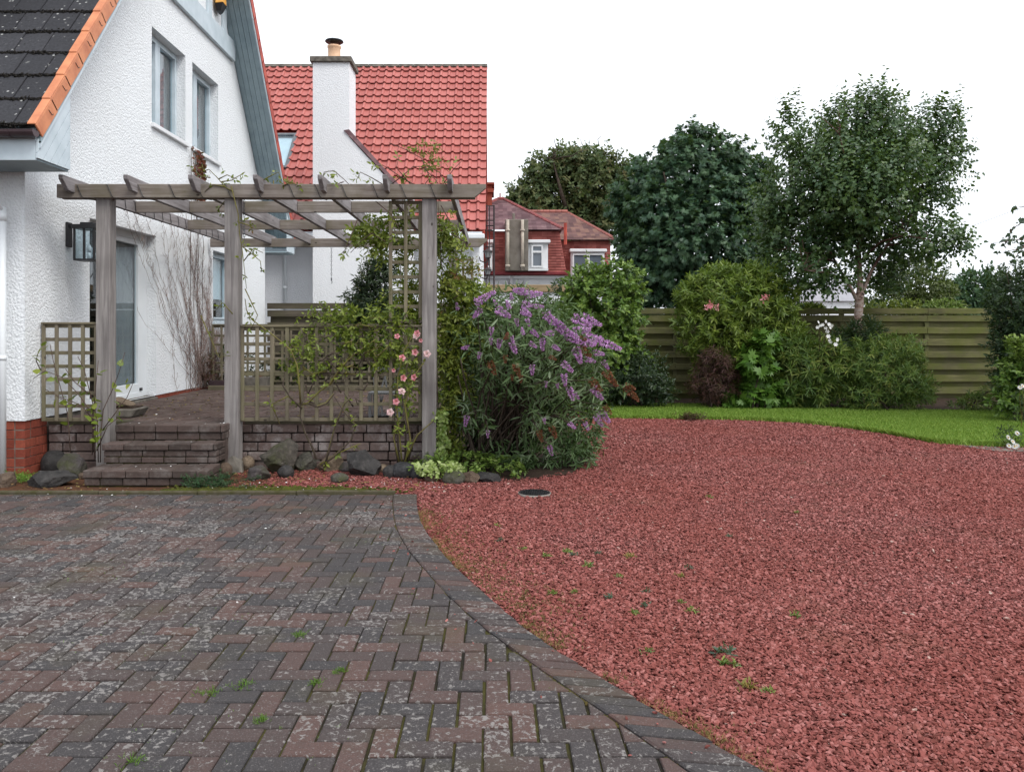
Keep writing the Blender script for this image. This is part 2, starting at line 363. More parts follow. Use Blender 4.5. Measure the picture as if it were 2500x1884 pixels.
# ================================================================== GROUND, DRIVEWAY, GRAVEL, LAWN, PATIO
def sheet(name, poly, z, m, kind='structure'):
    me = bpy.data.meshes.new(name); me.from_pydata([(x, y, z) for x, y in poly], [], [tuple(range(len(poly)))]); me.materials.append(m)
    o = link(name, me); tag(o, kind=kind); return o
def clip(poly, nx, ny, c):                             # keep nx*x+ny*y <= c
    out = []
    for i in range(len(poly)):
        p, q = poly[i], poly[(i+1) % len(poly)]
        a, b = nx*p[0]+ny*p[1]-c, nx*q[0]+ny*q[1]-c
        if a <= 0: out.append(p)
        if (a < 0 < b) or (b < 0 < a):
            t = a/(a-b); out.append((p[0]+(q[0]-p[0])*t, p[1]+(q[1]-p[1])*t))
    return out
def area2(P): return .5*sum(P[i][0]*P[(i+1) % len(P)][1]-P[(i+1) % len(P)][0]*P[i][1] for i in range(len(P)))

sheet('ground', [(-400, -300), (400, -300), (400, 700), (-400, 700)], -.09, M['soil'])
inner_px = [(957,1212),(963,1277),(978,1313),(1009,1360),(1034,1389),(1048,1400),(1103,1467),(1181,1530),(1225,1567),(1319,1632),(1404,1693),(1518,1768),(1661,1868)]
outer_px = [(1015,1212),(1021,1258),(1034,1291),(1074,1342),(1114,1389),(1134,1404),(1217,1477),(1301,1552),(1392,1607),(1490,1670),(1608,1738),(1795,1843)]
def curve(px):
    P = [gnd(*p) for p in px]; P.sort(key=lambda v: v.y)
    a = P[0]; b = P[2]; s = (a.x-b.x)/(a.y-b.y)
    P = [Vector((a.x+s*(1.2-a.y), 1.2, 0))]+P+[Vector((P[-1].x, 7.6, 0))]
    return np.array([p.y for p in P]), np.array([p.x for p in P])
iy, ix = curve(inner_px); oy, ox = curve(outer_px)
def smooth(y, Y, X): 
    return sum(np.interp(np.asarray(y)+d, Y, X) for d in (-.24, -.12, 0, .12, .24))/5
xin = lambda y: smooth(y, iy, ix)
xout = lambda y: smooth(y, oy, ox)
YEND = 7.28                                            # far edge of the driveway
ys = np.linspace(1.3, YEND, 60)
drive = sheet('driveway', [(-7.5, 1.3)]+[(float(xout(y))-.02, float(y)) for y in ys]+[(-7.5, YEND)], -.011, M['joint'])
grav_poly = [(-7.5, 1.2), (9.5, 1.2), (9.5, 14.4), (-7.5, 14.4)]
sheet('gravel_bed', grav_poly, -.024, M['gravelbed'])

def paver_geom(P, z0, z1, ch):
    n = len(P); c = (sum(p[0] for p in P)/n, sum(p[1] for p in P)/n)
    if area2(P) < 0: P = P[::-1]
    ins = []
    for p in P:
        d = math.hypot(p[0]-c[0], p[1]-c[1]); k = max(0, 1-ch*1.4/max(d, 1e-4)); ins.append((c[0]+(p[0]-c[0])*k, c[1]+(p[1]-c[1])*k))
    V = [(x, y, z0) for x, y in P]+[(x, y, z1-ch*.8) for x, y in P]+[(x, y, z1) for x, y in ins]
    F = [(i+k*n, (i+1) % n+k*n, (i+1) % n+(k+1)*n, i+(k+1)*n) for k in (0, 1) for i in range(n)]+[tuple(range(2*n, 3*n))]
    return V, F
def herring(x0, x1, y0, y1, wd, gap):
    """90 degree herringbone of bricks 2wd x wd; yields rectangles"""
    nx, ny = int((x1-x0)/wd)+2, int((y1-y0)/wd)+2
    for i in range(-2, nx):
        for j in range(-2, ny):
            t = (i-j) % 4
            if t == 0: r = (i, j, i+2, j+1)
            elif t == 3: r = (i, j, i+1, j+2)
            else: continue
            g = [gap*.5*random.uniform(.5, 1.6) for _ in range(4)]
            xx, yy = x0+r[0]*wd, y0+r[1]*wd
            if -1.0 < xx < 1 and yy < 4.1: kx = 1+.45*min(1, (xx+1)/.8); g[0] *= kx; g[2] *= kx
            yield (x0+r[0]*wd+g[0], y0+r[1]*wd+g[1], x0+r[2]*wd-g[2], y0+r[3]*wd-g[3])
def lay(parent, name, stuff_name, polys, ztop, zbot, mat, nmax, score, ch=.006, wob=.003):
    polys.sort(key=score); MBs = MB(); tints = []
    for k, P in enumerate(polys):
        n = len(P); c = (sum(p[0] for p in P)/n, sum(p[1] for p in P)/n)
        dz = random.uniform(-wob, wob); tx, ty = random.gauss(0, .008), random.gauss(0, .008)
        if k < nmax:
            V, F = paver_geom([(p[0]-c[0], p[1]-c[1]) for p in P], zbot-ztop, 0, ch)
            me = bpy.data.meshes.new(name); me.from_pydata(V, [], F); me.materials.append(mat)
            link(name, me, parent, loc=(c[0], c[1], ztop+dz), rot=(tx, ty, 0))
        else:
            V, F = paver_geom(P, zbot, ztop+dz, ch); V = [(x, y, z+((x-c[0])*ty*-1+(y-c[1])*tx if z > zbot else 0)) for x, y, z in V]
            MBs.add(V, F); tints += [random.random()]*len(F)
    if MBs.v:
        o = MBs.build(stuff_name, mat, parent); a = o.data.attributes.new('tint', 'FLOAT', 'FACE'); a.data.foreach_set('value', np.array(tints, np.float32)); tag(o, kind='stuff')

PW = .1025
polys = []
for (a, b, c, d) in herring(-6.6, 1.6, 1.9, YEND, PW, .007):
    P = [(a, b), (c, b), (c, d), (a, d)]
    if b > YEND-.02: continue
    P = clip(P, 0, 1, YEND-.01)
    ym = (b+d)/2
    if len(P) < 3: continue
    s = float(xin(ym+.1)-xin(ym-.1))/.2               # local edge line x = x0 + s (y-ym)
    P = clip(P, 1, -s, float(xin(ym))-s*ym-.001)
    if len(P) < 3 or abs(area2(P)) < .0012: continue
    polys.append(P)
def pscore(P):
    x = sum(p[0] for p in P)/len(P); y = sum(p[1] for p in P)/len(P)
    px = CX+x/y*F0; py = CY+EYE/y*F0
    return y if (-20 < px < 2520 and py < 1900) else 50+y
lay(drive, 'paver', 'paver_field', polys, 0, -.03, M['paver'], 300, pscore)
# edge course following the curve
arc = []; y = 1.5
while y < YEND-.06:
    s = float(xin(y+.05)-xin(y-.05))/.1; arc.append(y); y += .098/math.sqrt(1+s*s)
arc.append(YEND-.02)
for k in range(len(arc)-1):
    a, b = arc[k]+.003, arc[k+1]-.003
    P = [(float(xin(a))+.003, a), (float(xout(a-.045))-.004, a-.045*min(1, (7.2-a)/2)), (float(xout(b-.045))-.004, b-.045*min(1, (7.2-b)/2)), (float(xin(b))+.003, b)]
    n = 4; c = (sum(p[0] for p in P)/n, sum(p[1] for p in P)/n)
    V, F = paver_geom([(p[0]-c[0], p[1]-c[1]) for p in P], -.05, 0, .007)
    me = bpy.data.meshes.new('edge_paver'); me.from_pydata(V, [], F); me.materials.append(M['paver'])
    link('edge_paver', me, drive, loc=(c[0], c[1], .008+random.uniform(-.003, .003)), rot=(random.gauss(0, .012), random.gauss(0, .012), 0))

# concrete edging strip at the end of the driveway, in lengths
kerb = thing('edging_kerb', 'low mossy concrete edging strip along the far end of the block paving', 'kerb', (-3, 7.34, 0))
x = -7.2
while x < -.9:
    x2 = min(x+.9, -.86)
    MB().box(x+.002, x2-.002, YEND+.012, YEND+.062, -.08, .028+random.uniform(-.003, .003)).build('edging_stone', M['kerb'], kerb, bevel=.008)
    x = x2

# soil and litter strip between edging and wall, flower bed along the fence
strip = [(-7.5, YEND+.066), (-2.9, YEND+.066), (-2.35, 7.55), (-1.9, 8.0), (-1.5, 8.75), (-7.5, 8.75)]
sheet('planting_strip', strip, -.012, M['litter'])
bed = [(-1.5, 8.75), (-.9, 8.25), (.2, 8.0), (.85, 8.4), (1.15, 9.3), (1.3, 11), (1.3, 13.2), (1.2, 14.6), (-.5, 14.6), (-1.5, 14.6)]
sheet('shrub_bed', bed, -.008, M['soil'])

# lawn
lawn_near = [(1.55, 13.75), (1.93, 13.7), (3.4, 13.55), (4.3, 13.35), (4.94, 13.0), (5.4, 12.3), (5.65, 11.6), (5.83, 10.75), (6.3, 10.45), (6.9, 10.35), (9.4, 10.1)]
lawn_far = [(12, 14.6), (9, 14.85), (7.5, 15.0), (6, 15.5), (4, 16.15), (1.2, 16.5)]
lawn = sheet('lawn', lawn_near+[(12, 10)]+lawn_far, -.006, M['lawn'])
sheet('fence_bed', [(-6, 16.0), (1.3, 16.4)]+lawn_far[::-1][1:]+[(14, 14.4), (14, 19), (-6, 19)], -.013, M['soil'])
sheet('path', [(5.95, 10.62), (6.5, 10.38), (9.6, 10.05), (9.6, 9.6), (6.2, 9.9)], -.004, M['conc'])
def inpoly(P, x, y):
    P = np.array(P); r = np.zeros(x.shape, bool); n = len(P)
    for i in range(n):
        x1, y1 = P[i]; x2, y2 = P[(i+1) % n]
        c = ((y1 > y) != (y2 > y)) & (x < (x2-x1)*(y-y1)/(y2-y1+1e-12)+x1); r ^= c
    return r
lawn_poly = lawn_near+[(12, 10)]+lawn_far
# grass blades: one triangle each
n = 150000; gx = rng.uniform(1.2, 10, n); gy = rng.uniform(10, 16.6, n); k = inpoly(lawn_poly, gx, gy); gx, gy = gx[k], gy[k]
# shaggy edge
e = rng.integers(0, len(lawn_near)-2, 9000); t = rng.random(9000); LN = np.array(lawn_near)
exy = LN[e]*(1-t[:, None])+LN[e+1]*t[:, None]; nrm = np.abs(rng.normal(0, .07, 9000)); exy[:, 1] -= nrm
hh = np.concatenate([rng.uniform(.012, .03, len(gx)), rng.uniform(.03, .075, 9000)])
gx = np.concatenate([gx, exy[:, 0]]); gy = np.concatenate([gy, exy[:, 1]])
a = rng.uniform(0, 2*np.pi, len(gx)); wv = .006*(1+hh*12); lean = rng.normal(0, .5, (len(gx), 2))*hh[:, None]
V = np.zeros((len(gx), 3, 3)); V[:, 0] = np.c_[gx-np.cos(a)*wv, gy-np.sin(a)*wv, np.full(len(gx), -.01)]
V[:, 1] = np.c_[gx+np.cos(a)*wv, gy+np.sin(a)*wv, np.full(len(gx), -.01)]; V[:, 2] = np.c_[gx+lean[:, 0], gy+lean[:, 1], hh]
o = link('grass', np_mesh('grass', V, np.arange(len(gx)*3).reshape(-1, 3), M['blade'], rng.random(len(gx)))); tag(o, kind='stuff', label='short bright green mown grass of the lawn', cat='grass')

# ---- loose red stone chippings: points carrying instances
def chips():
    parts = []
    for (ya, yb, dens) in ((2.3, 3.6, 14000), (3.6, 5, 12000), (5, 7, 9000), (7, 9.5, 5500), (9.5, 14.0, 2500)):
        xa, xb = -5.0, 9.3; n = int((xb-xa)*(yb-ya)*dens)
        x = rng.uniform(xa, xb, n); y = rng.uniform(ya, yb, n)
        ok = (x < .80*y+1.2) & (x > -.65*y)
        ok &= np.where(y < YEND+.07, x > xout(y)+.004+np.abs(rng.normal(0, .012, n)), True)
        ok &= ~inpoly(lawn_near+[(12, 10)]+lawn_far, x, y+.06+np.abs(rng.normal(0, .05, n)))
        ok &= ~inpoly(bed, x, y+rng.normal(0, .1, n))
        st = inpoly(strip, x, y); ok &= ~st | (rng.random(n) < np.clip((x+2.75)/1.6, 0, .8))
        ok &= ~((y > YEND+.07) & (x < -1.5) & (y > 8.7))
        parts.append(np.c_[x[ok], y[ok]])
    P = np.concatenate(parts); n = len(P)
    # a few chips kicked onto the paving
    k = 45; yy = rng.uniform(2.8, 7, k); P = np.concatenate([P, np.c_[xout(yy)-np.abs(rng.normal(.08, .25, k)), yy]]); m = len(P)
    z = np.concatenate([rng.uniform(-.022, -.004, n), np.full(k, .014)])
    me = bpy.data.meshes.new('gravel'); me.vertices.add(m); me.vertices.foreach_set('co', np.c_[P, z].astype(np.float32).ravel())
    def att(nm, typ, val, key='value'):
        a = me.attributes.new(nm, typ, 'POINT'); a.data.foreach_set(key, val.ravel())
    att('rot', 'FLOAT_VECTOR', np.c_[rng.normal(0, .38, m), rng.normal(0, .38, m), rng.uniform(0, 6.28, m)].astype(np.float32), 'vector')
    s = rng.lognormal(math.log(.0135), .34, m)*np.where(P[:, 1] > 7, 1.2, 1)*np.where(P[:, 1] > 9.5, 1.3, 1); s[n:] *= .75; s = np.minimum(s, .021+.004*(P[:, 1] > 7))
    att('scl', 'FLOAT_VECTOR', np.c_[s*rng.uniform(1, 1.6, m), s*rng.uniform(.65, 1, m), s*rng.uniform(.35, .65, m)].astype(np.float32), 'vector')
    att('tint', 'FLOAT', np.where(rng.random(m) < .0025, 1, rng.random(m)*.95).astype(np.float32))
    att('idx', 'INT', rng.integers(0, 5, m).astype(np.int32))
    me.materials.append(M['chip']); o = link('gravel', me); tag(o, kind='stuff', label='loose layer of red stone chippings beside the paving', cat='gravel')
    g = bpy.data.node_groups.new('chips', 'GeometryNodeTree'); g.interface.new_socket('Geometry', in_out='INPUT', socket_type='NodeSocketGeometry'); g.interface.new_socket('Geometry', in_out='OUTPUT', socket_type='NodeSocketGeometry')
    N = g.nodes; L = g.links
    gi = N.new('NodeGroupInput'); go = N.new('NodeGroupOutput'); j = N.new('GeometryNodeJoinGeometry')
    for q in range(5):
        ic = N.new('GeometryNodeMeshIcoSphere'); ic.inputs['Radius'].default_value = .55; ic.inputs['Subdivisions'].default_value = 1
        sp = N.new('GeometryNodeSetPosition'); L.new(ic.outputs[0], sp.inputs[0])
        ps = N.new('GeometryNodeInputPosition'); ad = N.new('ShaderNodeVectorMath'); ad.operation = 'ADD'; L.new(ps.outputs[0], ad.inputs[0]); ad.inputs[1].default_value = (q*7.3, q*3.1, q*5.7)
        no = N.new('ShaderNodeTexNoise'); no.inputs['Scale'].default_value = 1.7; no.inputs['Detail'].default_value = 1; L.new(ad.outputs[0], no.inputs['Vector'])
        sb = N.new('ShaderNodeVectorMath'); sb.operation = 'SUBTRACT'; L.new(no.outputs['Color'], sb.inputs[0]); sb.inputs[1].default_value = (.5, .5, .5)
        sc = N.new('ShaderNodeVectorMath'); sc.operation = 'SCALE'; L.new(sb.outputs[0], sc.inputs[0]); sc.inputs[3].default_value = 1.5
        L.new(sc.outputs[0], sp.inputs['Offset'])
        sh = N.new('GeometryNodeSetShadeSmooth'); sh.inputs['Shade Smooth'].default_value = False; L.new(sp.outputs[0], sh.inputs[0])
        sm = N.new('GeometryNodeSetMaterial'); sm.inputs['Material'].default_value = M['chip']; L.new(sh.outputs[0], sm.inputs[0])
        gt = N.new('GeometryNodeGeometryToInstance'); L.new(sm.outputs[0], gt.inputs[0]); L.new(gt.outputs[0], j.inputs[0])
    ip = N.new('GeometryNodeInstanceOnPoints'); L.new(gi.outputs[0], ip.inputs['Points']); L.new(j.outputs[0], ip.inputs['Instance']); ip.inputs['Pick Instance'].default_value = True
    def na(nm, typ):
        a = N.new('GeometryNodeInputNamedAttribute'); a.data_type = typ; a.inputs['Name'].default_value = nm; return a.outputs[0]
    L.new(na('idx', 'INT'), ip.inputs['Instance Index'])
    er = N.new('FunctionNodeEulerToRotation'); L.new(na('rot', 'FLOAT_VECTOR'), er.inputs[0]); L.new(er.outputs[0], ip.inputs['Rotation']); L.new(na('scl', 'FLOAT_VECTOR'), ip.inputs['Scale'])
    L.new(ip.outputs[0], go.inputs[0])
    md = o.modifiers.new('chips', 'NODES'); md.node_group = g
    return m
print('chips', chips())

# ---- raised patio with brick retaining wall
PZ, WY = .50, 8.72
patio = MB().box(-4.85, -.68, WY+.1, 13.75, -.05, PZ-.03).box(-3.92, -2.82, 8.40, WY+.1, -.05, PZ-.035).build('patio', M['stepbrick']); tag(patio, kind='structure')
pp = []
for (a, b, c, d) in herring(-4.84, -.62, 8.6, 13.8, .1, .007):
    P = [(a, b), (c, b), (c, d), (a, d)]
    for cl in ((1, 0, -.63), (-1, 0, 4.845), (0, 1, 13.74), (0, -1, -WY)):
        P = clip(P, *cl)
        if len(P) < 3: break
    if len(P) >= 3 and abs(area2(P)) > .002: pp.append(P)
def pps(P):
    x = sum(p[0] for p in P)/len(P); y = sum(p[1] for p in P)/len(P); px = CX+x/y*F0
    return y if 285 < px < 900 else 40+y
lay(patio, 'paver', 'paver_field', pp, PZ, PZ-.05, M['patiopaver'], 260, pps, .005, .004)
def brick_wall(parent, x0, x1, yf, z0, z1, n, L, dep, mat, rough=.01, gap=.008, name='brick', off0=0):
    h = (z1-z0)/n
    for r in range(n):
        x = x0-random.uniform(0, L*.9)
        while x < x1-.02:
            l = L*random.choice((1, 1, 1.12, .62, .85)); a = max(x0, x)+gap/2; b = min(x1, x+l)-gap/2; x += l
            if b-a < .03: continue
            d = random.uniform(-rough, rough)
            MB().box(a, b, yf+d, yf+dep, z0+r*h+gap/2+random.uniform(0, .002), z0+(r+1)*h-gap/2).build(name, mat, parent, bevel=.007)
brick_wall(patio, -2.80, -.62, WY, -.03, PZ-.03, 5, .25, .12, M['wallbrick'], .014, .012)
for r in range(5):                                     # side of the patio
    y = WY+.13-random.uniform(0, .2)
    while y < 13.7:
        a, b = max(y, WY+.125), min(y+.25, 13.74); y += .25
        if b-a > .04: d = random.uniform(-.008, .008); MB().box(-.72, -.615+d, a+.005, b-.005, -.03+r*.1+.005, .07+r*.1-.005).build('brick', M['wallbrick'], patio, bevel=.007)
brick_wall(patio, -4.83, -3.945, WY-.02, -.03, PZ-.03, 5, .30, .12, M['wallbrick'], .012, .012)
MB().box(-2.70, -.62, WY-.01, WY+.12, PZ-.028, PZ+.004).build('timber_plate', M['fence_d'], patio)
MB().box(-4.83, -3.945, WY-.03, WY+.1, PZ-.028, PZ+.004).build('timber_plate', M['fence_d'], patio)

steps = thing('brick_steps', 'three dark brick steps climbing between timber posts to the raised patio', 'steps', (-3.35, 7.66, 0))
def step(x0, x1, y0, y1, z0, z1, nc, mat):
    h = (z1-z0)/nc
    for r in range(nc):
        last = r == nc-1; x = x0
        if not last:
            x = x0-random.uniform(0, .1)
            while x < x1-.02:
                l = .222*random.choice((1, 1, .98, 1.03)); a, b = max(x, x0), min(x+l, x1); x += l
                if b-a > .03: MB().box(a+.004, b-.004, y0+.012+random.uniform(-.004, .004), y0+.11, z0+r*h+.004, z0+(r+1)*h-.004).build('brick', mat, steps, bevel=.006)
            for yy in np.arange(y0+.13, y1-.02, .22): 
                for xs in (x0, x1-.1): MB().box(xs+.004, xs+.1, yy, min(yy+.21, y1), z0+r*h+.004, z0+(r+1)*h-.004).build('brick', mat, steps, bevel=.006)
        else:
            rows = [(y0-.008, y0+.205), (y0+.212, y1)] if y1-y0 > .25 else [(y0-.008, y1)]
            for ra, rb in rows:
                x = x0-random.uniform(0, .05)
                while x < x1-.01:
                    l = .108 if ra > y0 else .225; a, b = max(x, x0-.006), min(x+l, x1+.006); x += l
                    if b-a > .02: MB().box(a+.003, b-.003, ra+random.uniform(-.004, .004), rb, z0+r*h+.003, z1+random.uniform(-.004, .004)).build('brick', mat, steps, bevel=.007)
    MB().box(x0+.02, x1-.02, y0+.03, y1+.05, -.05, z1-.02).build('core', M['joint'], steps)
step(-3.92, -2.74, 7.66, 8.06, 0, .150, 2, M['stepbrick'])
step(-3.93, -2.79, 8.06, 8.34, .150, .345, 3, M['stepbrick'])
step(-3.93, -2.81, 8.34, 8.72, .345, PZ+.004, 2, M['stepbrick'])
# ================================================================== WHITE HOUSE (gable wall in plane x = GX, facing +X)
GX, HY0, HY1 = -4.85, 8.3, 17.0
RS = 1.25                                              # roof slope
RB = lambda Y: min(3.36+RS*(Y-7.84), 3.36+RS*(17.46-Y))     # underside line of the verge
APY = 12.65
house = thing('white_house', 'white harled house with steep dark tiled roof, half timbered gable and red brick base', 'house', (-7.5, 12.65, 0))
# openings: (y0, y1, z0, z1)
DOOR = (9.63, 11.52, PZ+.05, 2.83); W1 = (11.38, 12.62, 4.42, 5.79); W2 = (12.91, 14.12, 4.42, 5.79); W3 = (13.86, 15.0, 1.62, 2.86)
def wall_with_holes(outline, holes, to3, depth_vec, m, name, parent):
    polys = [[Vector((a, b, 0)) for a, b in outline]]+[[Vector(p+(0,)) for p in ((h[0], h[2]), (h[0], h[3]), (h[1], h[3]), (h[1], h[2]))] for h in holes]
    flat = [p for q in polys for p in q]; tris = mgeo.tessellate_polygon(polys)
    mb = MB(); mb.add([to3(p.x, p.y) for p in flat], [tuple(t) for t in tris])
    d = Vector(depth_vec)
    for h in holes:
        c = [Vector(to3(*p)) for p in ((h[0], h[2]), (h[1], h[2]), (h[1], h[3]), (h[0], h[3]))]
        mb.add(c+[p+d for p in c], [(i, (i+1) % 4, (i+1) % 4+4, i+4) for i in range(4)])
    return mb.build(name, m, parent)
top = [(HY0, .55), (HY1, .55), (HY1, RB(HY1)+.02), (APY, RB(APY)+.02), (HY0, RB(HY0)+.02)]
wall_with_holes(top, [DOOR, W1, W2, W3], lambda y, z: (GX, y, z), (-.16, 0, 0), M['harl'], 'wall', house)
MB().box(-10, GX-.001, HY0, HY0+.2, .55, 3.3).build('wall', M['harl'], house); MB().box(-10, GX-.17, HY1-.2, HY1-.001, .55, 3.3).build('wall', M['harl'], house)
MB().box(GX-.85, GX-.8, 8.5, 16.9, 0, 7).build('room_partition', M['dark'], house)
# recessed brick base
px0 = GX-.012
for r in range(6):
    z0 = -.03+r*.0965
    y = HY0+.015-random.choice((0, .1))
    while y < 8.74:
        a, b = max(y, HY0+.015), min(y+.215, 8.74); y += .222
        if b-a > .03: MB().box(px0-.1, px0+random.uniform(-.003, .003), a+.004, b-.004, z0+.004, z0+.0925).build('brick', M['redbrick'], house, bevel=.003)
    x = GX-.012-.1-random.choice((0, .11))
    x = GX-.115
    while x > -6.6:
        MB().box(x-.215, x-.005, HY0+.013+random.uniform(-.003, .003), HY0+.11, z0+.004, z0+.0925).build('brick', M['redbrick'], house, bevel=.003); x -= .222 if r % 2 else .2215
MB().box(-6.6, GX-.02, HY0+.02, HY0+.2, -.05, .55).box(GX-.2, GX-.03, HY0+.05, 17, -.05, .551).build('base_core', M['conc'], house)
for yy in np.arange(11.56, 16.9, .222):
    MB().box(px0-.1, px0, yy+.004, yy+.217, PZ-.02, .549).build('brick', M['redbrick'], house, bevel=.003)

def window_unit(o, x, y0, y1, z0, z1, mull, fr=.06, mat=None, curtain=None, sill=True, trans=None):
    mat = mat or M['sagelight']
    w_ = thing('window', None, None); w_.parent = o; w_.location = Vector((x, (y0+y1)/2, z0))-wloc(o); del_keys(w_)
    mb = MB(); d = .07
    mb.box(x-d, x, y0, y0+fr, z0, z1).box(x-d, x, y1-fr, y1, z0, z1).box(x-d, x, y0+fr, y1-fr, z0, z0+fr).box(x-d, x, y0+fr, y1-fr, z1-fr, z1)
    edges = [y0+fr]
    for my in mull: mb.box(x-d-.002, x+.012, my-.045, my+.045, z0+fr, z1-fr); edges += [my-.045, my+.045]
    edges.append(y1-fr)
    for a, b in zip(edges[::2], edges[1::2]):          # opening sashes
        s = .035
        mb.box(x-d+.01, x+.016, a, a+s, z0+fr, z1-fr).box(x-d+.01, x+.016, b-s, b, z0+fr, z1-fr).box(x-d+.01, x+.016, a+s, b-s, z0+fr, z0+fr+s).box(x-d+.01, x+.016, a+s, b-s, z1-fr-s, z1-fr)
    mb.build('frame', mat, w_, bevel=.004)
    for a, b in zip(edges[::2], edges[1::2]): MB().box(x-.035, x-.03, a+.03, b-.03, z0+fr+.03, z1-fr-.03).build('pane', M['glass'], w_)
    return w_
def del_keys(o):
    for k in ('label', 'category'):
        if k in o: del o[k]
def fabric(parent, x, y0, y1, z0, z1, m, name='curtain', amp=.02, wl=.09):
    n = max(4, int((y1-y0)/.02)); V = []; 
    for i in range(n+1):
        y = y0+(y1-y0)*i/n; d = amp*math.sin(y/wl*6.28); V += [(x+d, y, z0), (x+d, y, z1)]
    me = bpy.data.meshes.new(name); me.from_pydata(V, [], [(2*i, 2*i+2, 2*i+3, 2*i+1) for i in range(n)]); me.materials.append(m); return link(name, me, parent)
for (a, b, c, d), mu in ((W1, [W1[0]+.50]), (W2, [W2[0]+.46])):
    wu = window_unit(house, GX-.14, a, b, c, d, mu)
    MB().box(GX-.15, GX+.05, a-.03, b+.05, c-.06, c).build('sill', M['white'], wu, bevel=.006)
    fabric(wu, GX-.25, mu[0]+.02, mu[0]+.30, c, d, M['blind']); fabric(wu, GX-.29, mu[0]+.1, b+.25, c, d, M['curtain'], 'blind', .006, .05)
    fabric(wu, GX-.26, a-.05, a+.3, c, d, M['blind'])
wu = window_unit(house, GX-.14, *W3, [W3[0]+.22], .055)
MB().box(GX-.15, GX+.05, W3[0]-.03, W3[1]+.05, W3[2]-.055, W3[2]).build('sill', M['sagelight'], wu, bevel=.006)
fabric(wu, GX-.24, W3[0], W3[1]+.2, W3[2]+.42, W3[3], M['blind'], 'blind', .004)
# sliding patio door
dr = thing('patio_door', None, None); dr.parent = house; dr.location = Vector((GX, 10.5, PZ))-wloc(house); del_keys(dr)
a, b, c, d = DOOR; x = GX-.13; mid = 10.42
mb = MB().box(x-.09, x, a, a+.07, c, d).box(x-.09, x, b-.16, b, c, d).box(x-.09, x, a+.07, b-.16, d-.09, d).box(x-.09, x+.02, a+.07, b-.16, c-.02, c+.07)
mb.box(x-.05, x+.012, mid-.05, mid+.03, c+.07, d-.09)
s0, s1 = mid+.03, b-.16
mb.box(x-.05, x+.006, s0, s0+.03, c+.07, d-.09).box(x-.05, x+.006, s1-.13, s1, c+.07, d-.09).box(x-.05, x+.006, s0+.03, s1-.13, c+.07, c+.19).box(x-.05, x+.006, s0+.03, s1-.13, d-.16, d-.09)
mb.build('frame', M['upvc'], dr, bevel=.004)
MB().box(x-.03, x-.024, s0+.02, s1-.12, c+.18, d-.15).build('pane', M['glass'], dr)
MB().box(x-.06, x-.054, a+.06, mid-.04, c+.06, d-.09).build('pane', M['glass'], dr)
fabric(dr, GX-.22, s0+.03, s1+.2, c, d, M['curtain'], 'blind', .012, .11)
MB().box(GX-.16, GX+.03, a-.0, b+.0, c-.07, c-.022).build('threshold', M['conc'], dr, bevel=.005)
MB().box(x-.005, x+.03, s1-.10, s1-.05, c+.085, c+.125).build('door_stop', M['black'], dr)

# half timbering on the gable
tb = lambda z: (z-3.36)/RS+7.84
MB().box(GX+.002, GX+.065, tb(6.46)+.12, 25.3-tb(6.46)-.12, 6.44, 6.80).build('tie_beam', M['sagelight'], house, bevel=.008)
for yc in (10.2, 10.95, 11.65, 12.3, 12.95, 13.6, 14.35):
    zt = RB(yc)-.03
    if zt > 6.95: MB().box(GX+.002, GX+.05, yc-.085, yc+.085, 6.803, zt).build('stud', M['sagelight'], house, bevel=.006)
al = thing('alarm_box', 'yellow bell-shaped alarm box with dark base high on the gable', 'alarm box', (GX+.05, 13.95, 6.98))
V = [(GX+.055, 13.80, 7.10), (GX+.055, 14.12, 7.10), (GX+.055, 14.12, 7.5), (GX+.055, 13.80, 7.5), (GX+.17, 13.86, 7.14), (GX+.17, 14.06, 7.14), (GX+.15, 14.06, 7.46), (GX+.15, 13.86, 7.46)]
MB().add(V, [(0, 3, 2, 1), (4, 5, 6, 7), (0, 1, 5, 4), (1, 2, 6, 5), (2, 3, 7, 6), (3, 0, 4, 7)]).build('cover', m_plain('yellow_plastic', srgb(240, 178, 84), srgb(226, 160, 66), 4, .4, .4), al, bevel=.01)
MB().add([(GX+.055, 13.80, 7.098), (GX+.055, 14.12, 7.098), (GX+.17, 14.06, 7.138), (GX+.17, 13.86, 7.138), (GX+.055, 13.86, 6.99), (GX+.055, 14.06, 6.99), (GX+.12, 14.02, 7.01), (GX+.12, 13.90, 7.01)],
         [(0, 3, 2, 1), (4, 5, 6, 7), (0, 1, 5, 4), (1, 2, 6, 5), (2, 3, 7, 6), (3, 0, 4, 7)]).build('base', M['black'], al)

# roof ---------------------------------------------------------------
VX = -4.345                                             # outer face of the verge
roof = thing('roof', None, None); roof.parent = house; roof.location = Vector((-7.5, APY, 5))-wloc(house); del_keys(roof)
RTOP = lambda Y: min(3.45+RS*(Y-7.65), 3.45+RS*(17.65-Y))
n2 = 1/math.hypot(1, RS); UP = Vector((0, 1, RS))*n2; NRM = Vector((0, -RS, 1))*n2
